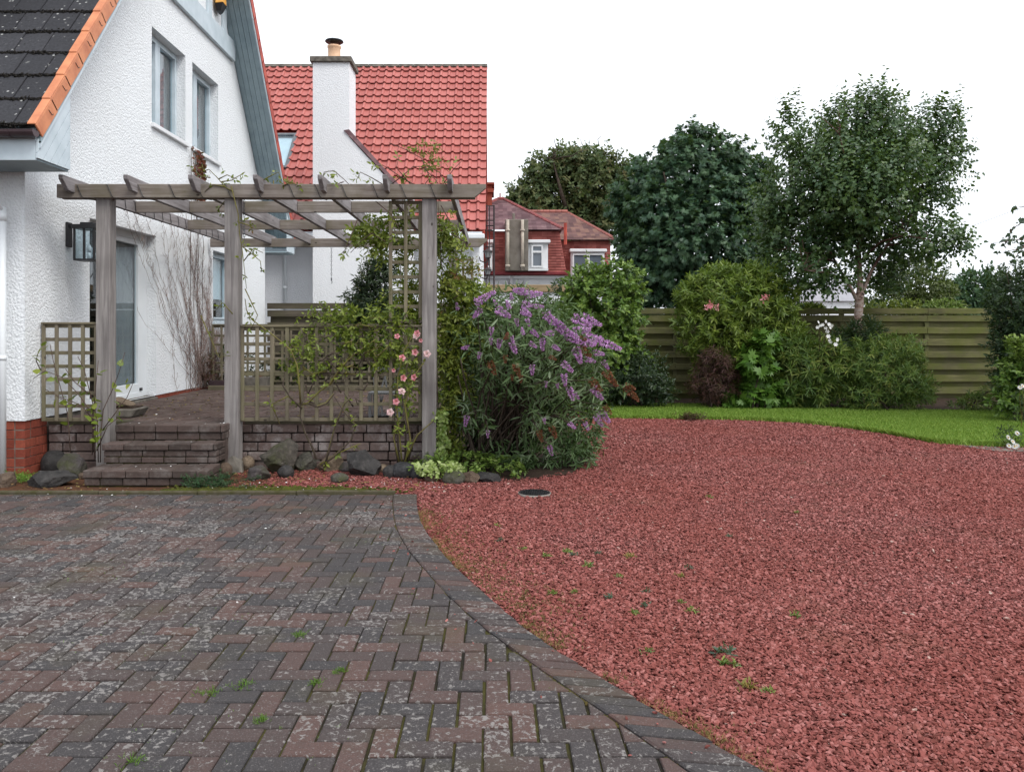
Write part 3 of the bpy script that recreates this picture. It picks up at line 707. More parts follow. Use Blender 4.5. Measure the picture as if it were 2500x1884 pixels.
# decks (both slopes)
for sg in (1, -1):
    f = lambda Y: APY-(Y-APY) if sg < 0 else Y
    P = [(-11, f(7.72), RTOP(7.72)-.05), (VX-.01, f(7.72), RTOP(7.72)-.05), (VX-.01, APY, RTOP(APY)-.05), (-11, APY, RTOP(APY)-.05)]
    MB().prism(P, (0, 0, -.20)).build('deck', M['sage'], roof)
NR, DY, CW = 20, .25, .302
tile_me = {}
def dark_tile(wd):
    if wd not in tile_me:
        mb = MB(); L = DY/n2+.06; g = .004
        # slab in local (x, along slope, normal) with a ridge at the side lock
        mb.box(g, wd-g, 0, L, -.022, .006).box(wd-.028, wd-.006, 0, L, .0065, .012)
        tile_me[wd] = mb.mesh('roof_tile', M['darktile'])
    return tile_me[wd]
rotm = Matrix((Vector((1, 0, 0)), UP, NRM)).transposed().to_euler()
stuff = MB()
for r in range(NR):
    Y0 = 7.65+r*DY; z0 = RTOP(Y0); off = 0 if r % 2 else .15
    x = VX-.075-off
    cols = 0
    while x > -8.6:
        p = Vector((x-CW, Y0, z0))+NRM*(.010+random.uniform(-.002, .002))
        if r < 9 and cols < 10:
            rr = Matrix((Vector((1, 0, 0)), UP, NRM)).transposed().to_euler(); rr.x -= .035; rr.z += random.gauss(0, .003)
            link('roof_tile', dark_tile(CW), roof, loc=p, rot=rr)
        else:
            a = p+Vector((.004, 0, 0)); e = UP*(DY/n2+.05)
            stuff.prism([a, a+Vector((CW-.008, 0, 0)), a+Vector((CW-.008, 0, 0))+e-NRM*.02, a+e-NRM*.02], NRM*-.025)
        x -= CW; cols += 1
    if off: # half tile at the verge
        rr = Matrix((Vector((1, 0, 0)), UP, NRM)).transposed().to_euler(); rr.x -= .035
        if r < 9: link('roof_tile', dark_tile(.15), roof, loc=Vector((VX-.075-.15, Y0, z0))+NRM*.010, rot=rr)
st = stuff.build('tile_field', M['darktile'], roof); tag(st, kind='stuff')
# far slope: plain courses
mb = MB()
for r in range(NR):
    Y0 = 25.3-(7.65+r*DY); z0 = RTOP(7.65+r*DY); U2 = Vector((0, -1, RS))*n2; N2 = Vector((0, RS, 1))*n2
    a = Vector((-8.6, Y0, z0)); e = U2*(DY/n2+.05); wv = Vector((8.6+VX-.06, 0, 0))
    mb.prism([a, a+wv, a+wv+e-N2*.02, a+e-N2*.02], N2*-.025)
st = mb.build('tile_field', M['darktile'], roof); tag(st, kind='stuff')
# moss clumps hanging on the lower tile edges
def blobs(n, fpos, rmin, rmax, flat=.6, seed=0):
    """many low lumps as one np mesh: distorted octahedra-ish (14 faces)"""
    base = np.array([(1,0,0),(-1,0,0),(0,1,0),(0,-1,0),(0,0,1),(0,0,-1)], float)
    F0_ = np.array([(0,2,4),(2,1,4),(1,3,4),(3,0,4),(2,0,5),(1,2,5),(3,1,5),(0,3,5)])
    P = fpos(n); s = rng.uniform(rmin, rmax, (n, 1, 1)); V = base[None]*s*rng.uniform(.55, 1.3, (n, 6, 1)); V[:, :, 2] *= flat; V += P[:, None]
    return V.reshape(-1, 3), (F0_[None]+np.arange(n)[:, None, None]*6).reshape(-1, 3)
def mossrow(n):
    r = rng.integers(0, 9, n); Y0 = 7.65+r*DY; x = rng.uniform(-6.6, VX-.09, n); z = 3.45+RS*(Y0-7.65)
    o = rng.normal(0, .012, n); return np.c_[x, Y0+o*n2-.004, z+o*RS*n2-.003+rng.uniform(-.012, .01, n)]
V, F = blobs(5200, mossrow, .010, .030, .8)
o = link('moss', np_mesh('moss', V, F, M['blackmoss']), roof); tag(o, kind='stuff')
# terracotta verge tiles: near slope, one per course
for r in range(NR):
    Y0 = 7.63+r*DY; P0 = Vector((VX, Y0, RTOP(Y0)))+NRM*.035; e = UP*(DY/n2+.03); dn = -NRM*.012
    mb = MB()
    mb.prism([P0+Vector((-.085, 0, 0)), P0, P0+e+dn, P0+Vector((-.085, 0, 0))+e+dn], -NRM*.018)
    q = P0-NRM*.0185
    mb.prism([q, q+e+dn, q+e+dn-NRM*.15, q-NRM*.15], Vector((-.02, 0, 0)))
    mb.build('verge_tile', M['terr'], roof, bevel=.006)
    c = P0-NRM*.095+UP*.30+Vector((.003, 0, 0))
    MB().tube([c+NRM*.035-UP*.01, c-NRM*.03, c-NRM*.045+UP*.03], .003, 4).build('clip', M['black'], roof)
    # far slope verge
    Yf = 25.3-Y0; N2 = Vector((0, RS, 1))*n2; U2 = Vector((0, -1, RS))*n2; P0 = Vector((VX, Yf, RTOP(Y0)))+N2*.035; e = U2*(DY/n2+.03); dn = -N2*.012
    mb = MB().prism([P0+Vector((-.085, 0, 0)), P0, P0+e+dn, P0+Vector((-.085, 0, 0))+e+dn], -N2*.018); q = P0-N2*.0185
    mb.prism([q, q+e+dn, q+e+dn-N2*.15, q-N2*.15], Vector((-.02, 0, 0))); mb.build('verge_tile', M['terr_red'], roof, bevel=.006)
# soffit boards under both overhanging verges + pale barge edge
for sg in (1, -1):
    k = 5; wd = (VX-.03-GX)/k
    for i in range(k):
        x0 = GX+i*wd; mb = MB()
        Ya, Yb = (7.72, APY) if sg > 0 else (25.3-7.72, APY)
        za, zb = RTOP(7.72)-.262, RTOP(APY)-.262
        mb.prism([(x0+.003, Ya, za), (x0+wd-.003, Ya, za), (x0+wd-.003, Yb, zb), (x0+.003, Yb, zb)], (0, 0, -.022)); mb.build('soffit_board', M['sage'], roof)
    mb = MB().prism([(VX-.03, Ya, za+.03), (VX-.012, Ya, za+.03), (VX-.012, Yb, zb+.03), (VX-.03, Yb, zb+.03)], (0, 0, -.065)); mb.build('barge_edge', M['sagelight'], roof)
# boxed eaves at both ends: end panel of slanting boards, fascia, soffit
for sg in (1, -1):
    f = (lambda Y: Y) if sg > 0 else (lambda Y: 25.3-Y)
    ya, yb = 7.70, 8.29
    for i in range(9):                                  # boards parallel to the roof slope
        lo = 3.14-.75+i*.16; P = [(ya, 3.14), (yb, 3.14), (yb, RB(yb)+.12), (ya, RB(ya)+.12)]
        P = clip(P, -RS, 1, lo+.155-RS*ya); P = clip(P, RS, -1, -(lo+.004)+RS*ya)
        if len(P) < 3 or abs(area2(P)) < 1e-4: continue
        MB().prism([(VX-.03, f(y), z) for y, z in P], (-.02, 0, 0)).build('eaves_board', M['sagelight'], roof)
    mb = MB().box(-11, VX-.053, min(f(ya), f(ya+.025)), max(f(ya), f(ya+.025)), 3.12, 3.42); mb.build('fascia', M['sagelight'], roof)
    MB().box(-11, VX-.05, min(f(ya+.027), f(8.29)), max(f(ya+.027), f(8.29)), 3.12, 3.145).build('soffit', M['sage'], roof)
    # half round gutter
    prof = [(math.cos(t)*.062, math.sin(t)*.062) for t in np.linspace(math.pi, 2*math.pi, 9)]+[(.052, 0)]+[(math.cos(t)*.054, math.sin(t)*.054) for t in np.linspace(2*math.pi, math.pi, 9)]
    yc = f(7.63)
    MB().prism([(VX-.02, yc+a, 3.385+b) for a, b in prof], (-6.6, 0, 0)).build('gutter', M['brownplastic'], roof)
    MB().prism([(VX-.02, yc+a, 3.385+b) for a, b in prof[:9]], (.012, 0, 0)).prism([(VX-.24, yc+a*1.08, 3.385+b*1.08) for a, b in prof[:9]], (-.03, 0, 0)).build('gutter_bracket', M['brownplastic'], roof)
# downpipe on the front wall
dpx = GX-.165
MB().tube([(-5.35, 7.63, 3.32), (-5.30, 7.72, 3.1), (-5.06, 8.12, 2.82), (dpx, 8.19, 2.70)], .034, 10).tube([(dpx, 8.19, 2.74), (dpx, 8.19, .0)], .036, 12).tube([(dpx, 8.19, 2.60), (dpx, 8.19, 2.70)], .042, 12).tube([(dpx, 8.19, 1.18), (dpx, 8.19, 1.23)], .039, 12).build('downpipe', M['upvc'], house, smooth=True)

# wall lantern
lp = Vector((GX+.005, 9.13, 2.62)); la = thing('wall_lantern', 'black square lantern of clear glass on the white gable wall beside the door', 'lantern', lp)
MB().box(lp.x, lp.x+.025, lp.y-.055, lp.y+.055, lp.z-.19, lp.z+.09).box(lp.x+.02, lp.x+.14, lp.y-.02, lp.y+.02, lp.z+.03, lp.z+.07).build('bracket', M['black'], la, bevel=.004)
cx_, h_, s_ = lp.x+.24, lp.z-.33, .12
mb = MB().box(cx_-s_-.012, cx_+s_+.012, lp.y-s_-.012, lp.y+s_+.012, lp.z+.01, lp.z+.055).box(cx_-.07, cx_+.07, lp.y-.07, lp.y+.07, lp.z+.056, lp.z+.085).box(cx_-s_, cx_+s_, lp.y-s_, lp.y+s_, h_-.02, h_)
for sx in (-1, 1):
    for sy in (-1, 1): mb.box(cx_+sx*(s_-.01)-.011, cx_+sx*(s_-.01)+.011, lp.y+sy*(s_-.01)-.011, lp.y+sy*(s_-.01)+.011, h_, lp.z+.01)
mb.box(cx_-.012, cx_+.012, lp.y-s_+.0, lp.y-s_+.012, h_, lp.z+.01).build('frame', M['black'], la, bevel=.003)
mb = MB()
for sgn in (-1, 1): mb.box(cx_-s_+.02, cx_+s_-.02, lp.y+sgn*(s_-.012)-.002, lp.y+sgn*(s_-.012)+.002, h_, lp.z+.01).box(cx_+sgn*(s_-.012)-.002, cx_+sgn*(s_-.012)+.002, lp.y-s_+.02, lp.y+s_-.02, h_, lp.z+.01)
mb.build('glass', M['glass'], la)
MB().tube([(cx_, lp.y, h_), (cx_, lp.y, h_+.08)], .02, 8).tube([(cx_, lp.y, h_+.08), (cx_, lp.y, h_+.13), (cx_, lp.y, h_+.17)], [.022, .03, .012], 8).build('bulb', M['upvc'], la, smooth=True)

# ================================================================== WING WITH RED PANTILE ROOF
wing = thing('red_roofed_house', 'white rendered house wing with bright red pantile roof and tall white chimney', 'house', (-4, 21, 0))
EZ, EY, RY, WS = 3.80, 19.0, 24.1, 1.092
RZ = EZ+WS*(RY-EY); WX0, WX1 = -9.5, -.20
mb = MB().box(WX0, -.36, 19.45, 19.65, 0, 3.78).box(-.56, -.36, 19.65, 28.5, 0, 3.8).build('wall', M['harl2'], wing)
MB().prism([(-.37, 19.45, 3.7), (-.37, 24.1, 3.7+WS*4.6), (-.37, 28.7, 3.7)], (-.2, 0, 0)).build('gable', M['harl2'], wing)
wr = thing('roof', None, None); wr.parent = wing; wr.location = Vector((-4, 22, 6))-wloc(wing); del_keys(wr)
wn = 1/math.hypot(1, WS); WU = Vector((0, 1, WS))*wn; WN = Vector((0, -WS, 1))*wn
MB().prism([(WX0, EY+.05, EZ-.01), (WX1-.02, EY+.05, EZ-.01), (WX1-.02, RY, RZ-.06), (WX0, RY, RZ-.06)], (0, 0, -.10)).prism([(WX0, 29.2, EZ), (WX1-.02, 29.2, EZ), (WX1-.02, RY, RZ-.02), (WX0, RY, RZ-.02)], (0, 0, -.12)).build('deck', M['terr_red'], wr)
TW, NRW = .2335, 22; SL = (RY-EY)/wn; GA = SL/NRW
prof = [(0, 0), (.03, .022), (.10, .038), (.19, .044), (.28, .038), (.35, .022), (.38, .002), (.52, -.005), (.68, -.007), (.86, -.004), (1, 0)]
def pantile_v():
    V = []; n = len(prof)
    for u, h in prof: V.append((u*TW, 0, h+.046))
    for u, h in prof: V.append((u*TW, GA+.03, h-.004))
    for u, h in prof: V.append((u*TW, .004, h+.020))
    F = [(i, i+1, n+i+1, n+i) for i in range(n-1)]+[(2*n+i, 2*n+i+1, i+1, i) for i in range(n-1)]
    V += [(TW, 0, prof[-1][1]+.04), (TW, GA+.03, prof[-1][1]-.004), (TW, GA+.03, prof[-1][1]-.03), (TW, 0, prof[-1][1]+.012)]; F.append((3*n, 3*n+3, 3*n+2, 3*n+1))
    return V, F
PV, PF = pantile_v(); pme = bpy.data.meshes.new('pantile'); pme.from_pydata(PV, [], PF); pme.materials.append(M['pantile']); pme.polygons.foreach_set('use_smooth', [False]*len(PF))
wm = Matrix((Vector((1, 0, 0)), WU, WN)).transposed(); wrot = wm.to_euler(); st = MB(); tn = []; cnt = 0
SKY = (-6.32, -5.28, 20.62, 21.66)
for r in range(NRW):
    for c in range(40):
        x = WX1-(c+1)*TW
        p = Vector((x, EY, EZ))+WU*(GA*r)+WN*(.03+random.uniform(-.003, .003)); ym = p.y+.12
        if SKY[0]-.1 < x+TW/2 < SKY[1]+.05 and SKY[2]-.02 < ym < SKY[3]+.05: continue
        if -4.13 < x+TW*.5 < -3.30 and ym < 19.2+4: 
            if p.y < 19.2: continue
        px = CX+x/p.y*F0; vis = px > 600 and not (765 < px < 860)
        if cnt < 300 and vis and r < 14:
            o = link('pantile', pme, wr, loc=p, rot=(wrot.x+random.gauss(0, .004), wrot.y, wrot.z+random.gauss(0, .004))); cnt += 1
        else:
            st.add([tuple(p+wm @ Vector(v)) for v in PV], PF); tn += [random.random()]*len(PF)
o = st.build('pantile_field', M['pantile'], wr); at_ = o.data.attributes.new('tint', 'FLOAT', 'FACE'); at_.data.foreach_set('value', np.array(tn, np.float32)); tag(o, kind='stuff')
pass
x = WX1+.01
while x > -8.4:
    MB().prism([(x-.005, RY-.16, RZ-.05), (x-.005, RY-.13, RZ+.045), (x-.005, RY+.13, RZ+.045), (x-.005, RY+.16, RZ-.05)], (-.435, 0, 0)).build('ridge_tile', M['conc'], wr, bevel=.01); x -= .445
MB().prism([(-6.9, 18.98, 3.62), (-6.9, 18.86, 3.62), (-6.9, 18.86, 3.74), (-6.9, 18.98, 3.74)], (6.68, 0, 0)).build('gutter', M['upvc'], wr, bevel=.02)
MB().box(-9, -.28, 19.0, 19.5, 3.58, 3.62).box(-9, -.28, 18.98, 19.0, 3.60, 3.80).build('soffit', M['upvc'], wr)
for xd in (-5.05, -.56): MB().tube([(xd, 18.95, 3.6), (xd, 19.3, 3.35), (xd, 19.40, 3.2), (xd, 19.40, 0)], .042, 10).tube([(xd, 19.40, 2.45), (xd, 19.40, 2.53)], .05, 10).build('downpipe', M['upvc'], wing, smooth=True)
# skylight
sk = thing('skylight', None, None); sk.parent = wing; sk.location = Vector((-5.8, 21.1, 6.1))-wloc(wing); del_keys(sk)
zs = lambda y: EZ+WS*(y-EY)
def onroof(x, y, h): return Vector((x, y, zs(y)))+WN*h
fw = .09; mb = MB()
for (xa, xb, ya, yb) in ((SKY[0], SKY[0]+fw, SKY[2], SKY[3]), (SKY[1]-fw, SKY[1], SKY[2], SKY[3]), (SKY[0]+fw, SKY[1]-fw, SKY[2], SKY[2]+.06), (SKY[0]+fw, SKY[1]-fw, SKY[3]-.06, SKY[3])):
    mb.prism([onroof(xa, ya, .10), onroof(xb, ya, .10), onroof(xb, yb, .10), onroof(xa, yb, .10)], -WN*.12)
mb.build('frame', M['lead'], sk, bevel=.008)
MB().prism([onroof(SKY[0]+fw, SKY[2]+.06, .075), onroof(SKY[1]-fw, SKY[2]+.06, .075), onroof(SKY[1]-fw, SKY[3]-.06, .075), onroof(SKY[0]+fw, SKY[3]-.06, .075)], -WN*.01).build('pane', M['glass'], sk)
MB().prism([onroof(SKY[0]+fw, SKY[2]+.06, .0), onroof(SKY[1]-fw, SKY[2]+.06, .0), onroof(SKY[1]-fw, SKY[3]-.06, .0), onroof(SKY[0]+fw, SKY[3]-.06, .0)], -WN*.02).build('blind', M['blind'], sk)
# chimney
ch = thing('chimney', None, None); ch.parent = wing; ch.location = Vector((-3.7, 18.7, 0))-wloc(wing); del_keys(ch)
MB().prism([(-4.13, 18.3, 0), (-1.9, 18.3, 0), (-1.9, 18.3, 4.35), (-3.30, 18.3, 5.87), (-3.30, 18.3, 7.58), (-4.13, 18.3, 7.58)], (0, .85, 0)).build('stack', M['harl2'], ch)
MB().box(-4.12, -1.91, 19.14, 21, 0, 4.6).build('breast', M['harl2'], ch)
MB().prism([(-3.42, 18.27, 6.02), (-3.30, 18.27, 6.04), (-1.86, 18.27, 4.46), (-1.86, 18.27, 4.36)], (0, .9, 0)).build('coping', M['oldtile'], ch)
MB().box(-4.19, -3.24, 18.24, 19.21, 7.575, 7.70).build('cap', M['conc'], ch, bevel=.012)
MB().lathe([(.16, 7.69), (.165, 7.75), (.145, 7.78), (.145, 8.02), (.16, 8.04), (.16, 8.08), (.13, 8.08)], (-3.72, 18.7, 0), 20).build('chimney_pot', M['pot'], ch, smooth=True)
mb = MB().lathe([(.02, 8.245), (.205, 8.205), (.215, 8.18), (.18, 8.155), (.02, 8.145)], (-3.72, 18.7, 0), 20)
for t in (0, 2.1, 4.2): mb.tube([(-3.72+.12*math.cos(t), 18.7+.12*math.sin(t), 8.0), (-3.72+.12*math.cos(t), 18.7+.12*math.sin(t), 8.17)], .01, 5)
mb.build('cowl', M['black'], ch, smooth=True)

# two lanterns on the corner, black lattice above
def coach(px, py0, py1, Y, label, scale):
    top_ = at(px, py0, Y); k = (top_.z-at(px, py1, Y).z); t = thing('coach_lantern', label, 'lantern', (top_.x, Y, top_.z-k), 'old coach lanterns on the corner of the wing')
    a = .5*k*.62; c = Vector((top_.x, Y, top_.z-k))
    def hexa(prof, n=6): return MB().lathe(prof, c, n)
    hexa([(.02*k, k), (.05*k, .93*k), (.40*k, .74*k), (.42*k, .70*k), (.30*k, .69*k)]).build('lantern_roof', M['rust'], t)
    hexa([(.30*k, .69*k), (.19*k, .26*k)]).build('glass', M['curtain'], t)
    mb = MB()
    for j in range(6):
        q = 2*math.pi*j/6; mb.tube([c+Vector((.31*k*math.cos(q), .31*k*math.sin(q), .69*k)), c+Vector((.20*k*math.cos(q), .20*k*math.sin(q), .26*k))], .022*k, 4)
    mb.lathe([(.2*k, .27*k), (.22*k, .24*k), (.06*k, .12*k), (.03*k, 0)], c, 6).build('frame', M['rust'], t)
    MB().tube([c+Vector((0, 0, .02*k)), c+Vector((-.05, .1, -.04)), (-.33, 19.4, c.z+.02), (-.355, 19.47, c.z+.12)], .014, 5).build('bracket', M['rust'], t)
coach(1191.5, 605, 637, 19.2, 'upper black coach lantern on the corner of the white wing', 1)
coach(1191, 651, 677, 19.2, 'lower black coach lantern on the corner of the white wing', 1)
lt = thing('iron_lattice', 'tall black iron lattice rising beside the red pantile roof edge', 'lattice', (-.1, 19.6, 0))
def LT(px, py): return at(px, py, 19.6)
mb = MB()
for px, r in ((1187, .012), (1195, .012), (1206, .022)): mb.tube([LT(px, 501), (LT(px, 501).x, 19.6, 0)], r, 6)
mb.build('upright', M['rust'], lt)
for py in (503, 539, 551, 563, 602): MB().tube([LT(1183, py), LT(1206, py)], .014, 6).build('rung', M['rust'], lt)

# ================================================================== NEIGHBOUR'S HOUSE BEHIND
M['greypipe'] = m_plain('grey_pipe', srgb(190, 180, 165), srgb(160, 150, 138), 5, .6)
nb = thing('tile_hung_house', 'older house behind with red hung tiles, hipped roof and white dormer windows', 'house', (1.2, 31, 0))
def courses(parent, name, quad, n, m, lap=.02, th=.018):
    """quad: lower-left, lower-right, upper-right, upper-left; stepped tile courses"""
    a, b, c, d = [Vector(p) for p in quad]; mb = MB(); nn = (b-a).cross(d-a).normalized()
    for i in range(n):
        t0, t1 = i/n, min(1, (i+1.15)/n)
        p, q, r_, s_ = a.lerp(d, t0), b.lerp(c, t0), b.lerp(c, t1), a.lerp(d, t1)
        mb.add([p+nn*(th+lap), q+nn*(th+lap), r_+nn*th*.3, s_+nn*th*.3, p, q], [(0, 1, 2, 3), (4, 5, 1, 0)])
    o = mb.build(name, m, parent); tag(o, kind='stuff'); return o
X30 = lambda px: (px-CX)/F0*30; Z30 = lambda py: EYE-(py-CY)/F0*30
ez = Z30(563); L_, R_ = -2.3, X30(1372); ap0, ap1 = Vector((.16, 34, Z30(563)+1.78)), Vector((.42, 34, Z30(563)+1.78))
courses(nb, 'roof_slope', [(L_, 29.75, ez), (R_, 29.75, ez), ap1, ap0], 24, M['oldtile'])
courses(nb, 'roof_slope', [(R_, 29.75, ez), (R_, 38.3, ez), ap1, ap1], 24, M['oldtile'])
courses(nb, 'roof_slope', [(L_, 38.3, ez), (L_, 29.75, ez), ap0, ap0], 24, M['oldtile'])
mb = MB(); e0 = Vector((R_, 29.75, ez)); e1 = Vector((L_, 29.75, ez))
for e, ap in ((e0, ap1), (e1, ap0)):
    for i in range(16): mb.tube([e.lerp(ap, i/16)+Vector((0, 0, .04)), e.lerp(ap, (i+1.1)/16)+Vector((0, 0, .05))], [.075, .06], 6)
mb.tube([ap0+Vector((0, 0, .05)), ap1+Vector((0, 0, .05))], .08, 6); mb.tube([ap0+Vector((.1, 0, .05)), ap0+Vector((.1, 0, .3))], .03, 5)
mb.build('hip_tiles', m_plain('muted_red_ridge', srgb(150, 84, 82), srgb(120, 70, 72), 5, .8), nb)
MB().prism([(-2.2, 30.0, 3.5), (2.66, 30.0, 3.5), (2.42, 30.0, ez-.02), (-2.2, 30.0, ez-.02)], (0, 8, 0)).build('wall', M['tilehang'], nb)
courses(nb, 'hung_tiles', [(-2.2, 29.98, 3.62), (2.70, 29.98, 3.62), (2.44, 29.98, ez-.03), (-2.2, 29.98, ez-.03)], 15, M['tilehang'])
MB().box(-2.2, 2.75, 29.72, 29.98, 3.50, 3.62).build('fascia', m_plain('dark_red_paint', srgb(130, 48, 52), srgb(112, 42, 46), 4, .5), nb, bevel=.02)
MB().box(-3, 2.7, 30.05, 38, 0, 3.49).build('wall', M['harl2'], nb)
MB().box(-2.4, 2.75, 29.9, 30.04, 3.38, 3.48).box(-2.4, 2.7, 29.98, 30.04, 2.86, 2.90).build('string_course', M['white'], nb)
for px in (1236, 1249, 1272): MB().tube([(X30(px), 29.93, 3.5 if px == 1249 else 3.3), (X30(px), 29.93, .2)], .075, 8).build('waste_pipe', M['white'], nb, smooth=True)
MB().box(X30(1233), X30(1288), 29.35, 31, 3.63, Z30(541)).box(X30(1250), X30(1257), 29.7, 29.85, Z30(541), Z30(523)).build('grey_stack', m_plain('grey_render', srgb(126, 120, 112), srgb(104, 98, 90), 3, .9, .2, .3, 40), nb, bevel=.02)
for px in (1239, 1274):
    MB().tube([(X30(px), 29.28, Z30(543)), (X30(px), 29.28, 3.63)], .055, 8).tube([(X30(px), 29.28, Z30(566)), (X30(px), 29.28, Z30(570))], .085, 8).tube([(X30(px), 29.28, Z30(650)), (X30(px), 29.28, Z30(656))], .085, 8).build('soil_pipe', M['greypipe'], nb, smooth=True)
def nwin(x0, x1, z0, z1, y, panes, trans):
    wn_ = thing('dormer_window', None, None); wn_.parent = nb; wn_.location = Vector(((x0+x1)/2, y, z0))-wloc(nb); del_keys(wn_)
    MB().box(x0, x1, y+.08, y+1.2, z0, z1).build('cheek', M['white'], wn_)
    MB().box(x0-.05, x1+.08, y-.06, y+1.2, z1, z1+.12).build('lid', M['white'], wn_, bevel=.02)
    for (a, b) in panes:
        mb = MB(); f = .06; zt = z0+(z1-z0)*trans
        mb.box(a, a+f, y, y+.079, z0+.1, z1-.06).box(b-f, b, y, y+.079, z0+.1, z1-.06).box(a+f, b-f, y, y+.079, z0+.1, z0+.16).box(a+f, b-f, y, y+.079, z1-.12, z1-.06).box(a+f, b-f, y-.005, y+.079, zt-.035, zt+.035)
        mb.build('frame', M['white'], wn_); MB().box(a+f, b-f, y+.05, y+.06, z0+.16, z1-.12).build('pane', M['nglass'], wn_)
    MB().box(x0, x1, y-.05, y+.05, z0-.02, z0+.06).build('sill', M['white'], wn_)
def m_ng():
    q = NT('far_window_glass'); return q.fin(srgb(98, 106, 116), .08, .6)
M['nglass'] = m_ng()
nwin(X30(1284), X30(1336), 3.66, Z30(597), 29.5, [(X30(1296), X30(1324))], .68)
nwin(X30(1173), X30(1202), 3.66, Z30(597), 29.5, [(X30(1176), X30(1199))], .45)
# second roof on the right
X32 = lambda px: (px-CX)/F0*32.2; Z32 = lambda py: EYE-(py-CY)/F0*32.2
e2 = Z32(587); r0, r1 = Vector((.9, 36.4, e2+1.72)), Vector((3.34, 36.4, e2+1.72)); R2 = X32(1500)
courses(nb, 'roof_slope', [(1.2, 32.0, e2), (R2, 32.0, e2), r1, r0], 24, M['oldtile2'])
courses(nb, 'roof_slope', [(R2, 32.0, e2), (R2, 41, e2), r1, r1], 24, M['oldtile2'])
mb = MB()
for i in range(9): mb.tube([r0.lerp(r1, i/9)+Vector((0, 0, .03)), r0.lerp(r1, (i+.96)/9)+Vector((0, 0, .03))], .1, 6)
for i in range(16): mb.tube([Vector((R2, 32, e2+.03)).lerp(r1, i/16), Vector((R2, 32, e2+.05)).lerp(r1, (i+1.1)/16)], [.075, .06], 6)
mb.build('hip_tiles', m_plain('dull_red_ridge', srgb(156, 96, 86), srgb(124, 78, 74), 5, .8), nb)
MB().box(2.5, R2-.15, 32.3, 40, 0, e2-.01).build('wall', M['tilehang'], nb)
courses(nb, 'hung_tiles', [(2.5, 32.28, 3.6), (R2-.15, 32.28, 3.6), (R2-.15, 32.28, e2-.03), (2.5, 32.28, e2-.03)], 14, M['tilehang'])
nwin(X32(1392), X32(1474), 3.45, Z32(617), 31.9, [(X32(1396), X32(1434)), (X32(1434), X32(1472))], .42)
MB().tube([(X30(1378), 29.6, Z30(548)), (X30(1378), 29.6, Z30(600))], .06, 6).build('soil_pipe', M['terr_red'], nb)
MB().box(-.36, -.08, 33, 34.2, 4.5, 7.45).box(-.44, 0, 32.9, 34.3, 7.1, 7.25).box(-.46, .02, 32.85, 34.35, 7.42, 7.5).build('brick_chimney', M['redbrick'], nb)

# white outbuilding with timber fascia behind the patio fence
ob = thing('white_outbuilding', 'low white outbuilding with a pale timber fascia behind the patio fence', 'outbuilding', (1, 20, 0))
MB().box(-.15, 2.9, 20.02, 23, 0, 2.44).build('wall', M['harl2'], ob)
MB().box(-.2, 2.95, 19.95, 20.0, 2.42, 2.60).build('fascia', M['barge'], ob, bevel=.006)
MB().box(-.2, 2.95, 20.001, 23.1, 2.45, 2.58).build('flat_roof', M['lead'], ob)
# pale distant house with chimney behind the birch
dh = thing('pale_bungalow', 'pale grey bungalow with a small chimney seen beyond the birch trunk', 'house', (19, 42, 0))
D42 = lambda px, py: (at(px, py, 42).x, at(px, py, 42).z)
MB().box(D42(1945, 0)[0], D42(2092, 0)[0], 42, 50, 0, D42(0, 735)[1]).build('wall', M['harl2'], dh)
x0, z0 = D42(1940, 735); x1, z1 = D42(2096, 735); xa, za = D42(2004, 681); 
MB().prism([(x0, 41.8, z0), (x1, 41.8, z0), (xa+1.3, 41.8, za), (xa-.2, 41.8, za)], (0, 8, 0)).build('roof', m_plain('pale_slate', srgb(206, 206, 212), srgb(190, 190, 198), 3, .7), dh)
MB().box(xa+.2, xa+.75, 43, 43.6, za-.3, za+.42).build('chimney', M['curtain'], dh)

# ================================================================== FENCES
def board_fence(label, x0, x1, Y, H, zb, pitch, posts, loc, fm='fence'):
    f = thing('board_fence', label, 'fence', loc)
    n = int((H-zb)/pitch)+1
    for px in posts:
        MB().box(px-.045, px+.045, Y-.03, Y+.055, zb-.3, H-.02).build('post', M['fence_z'], f, bevel=.004)
    seg = sorted(set([x0]+[p for p in posts]+[x1]))
    for a, b in zip(seg[:-1], seg[1:]):
        if b-a < .1: continue
        MB().box(a+.002, b-.002, Y-.075, Y-.032, H-.125, H).build('board', M[fm], f, bevel=.004)
        for i in range(n):
            zt = H-.128-i*pitch
            if zt-.14 < zb-.05: break
            d = random.uniform(-.004, .004)
            MB().box(a+.002, b-.002, Y-.058+d, Y-.032, zt-.160, zt-.02+random.uniform(-.006, .006)).build('board', M[fm], f, bevel=.003)
            MB().box(a+.047, b-.047, Y+.03, Y+.052, zt-.30, zt-.12).build('rear_board', M[fm], f, bevel=.003)
    return f
board_fence('long mossy green horizontal board fence behind the lawn and shrubs', 2.2, 12.0, 17.55, 1.95, .02, .262, [2.2, 3.95, 5.75, 7.6, 9.45, 11.3], (7, 17.55, 0))
board_fence('dark weathered horizontal board fence between patio and white wing', -4.83, 2.2, 17.15, 2.05, .0, .262, [-3.6, -1.8, 0, 1.9], (-1.5, 17.15, 0), 'fence_b')
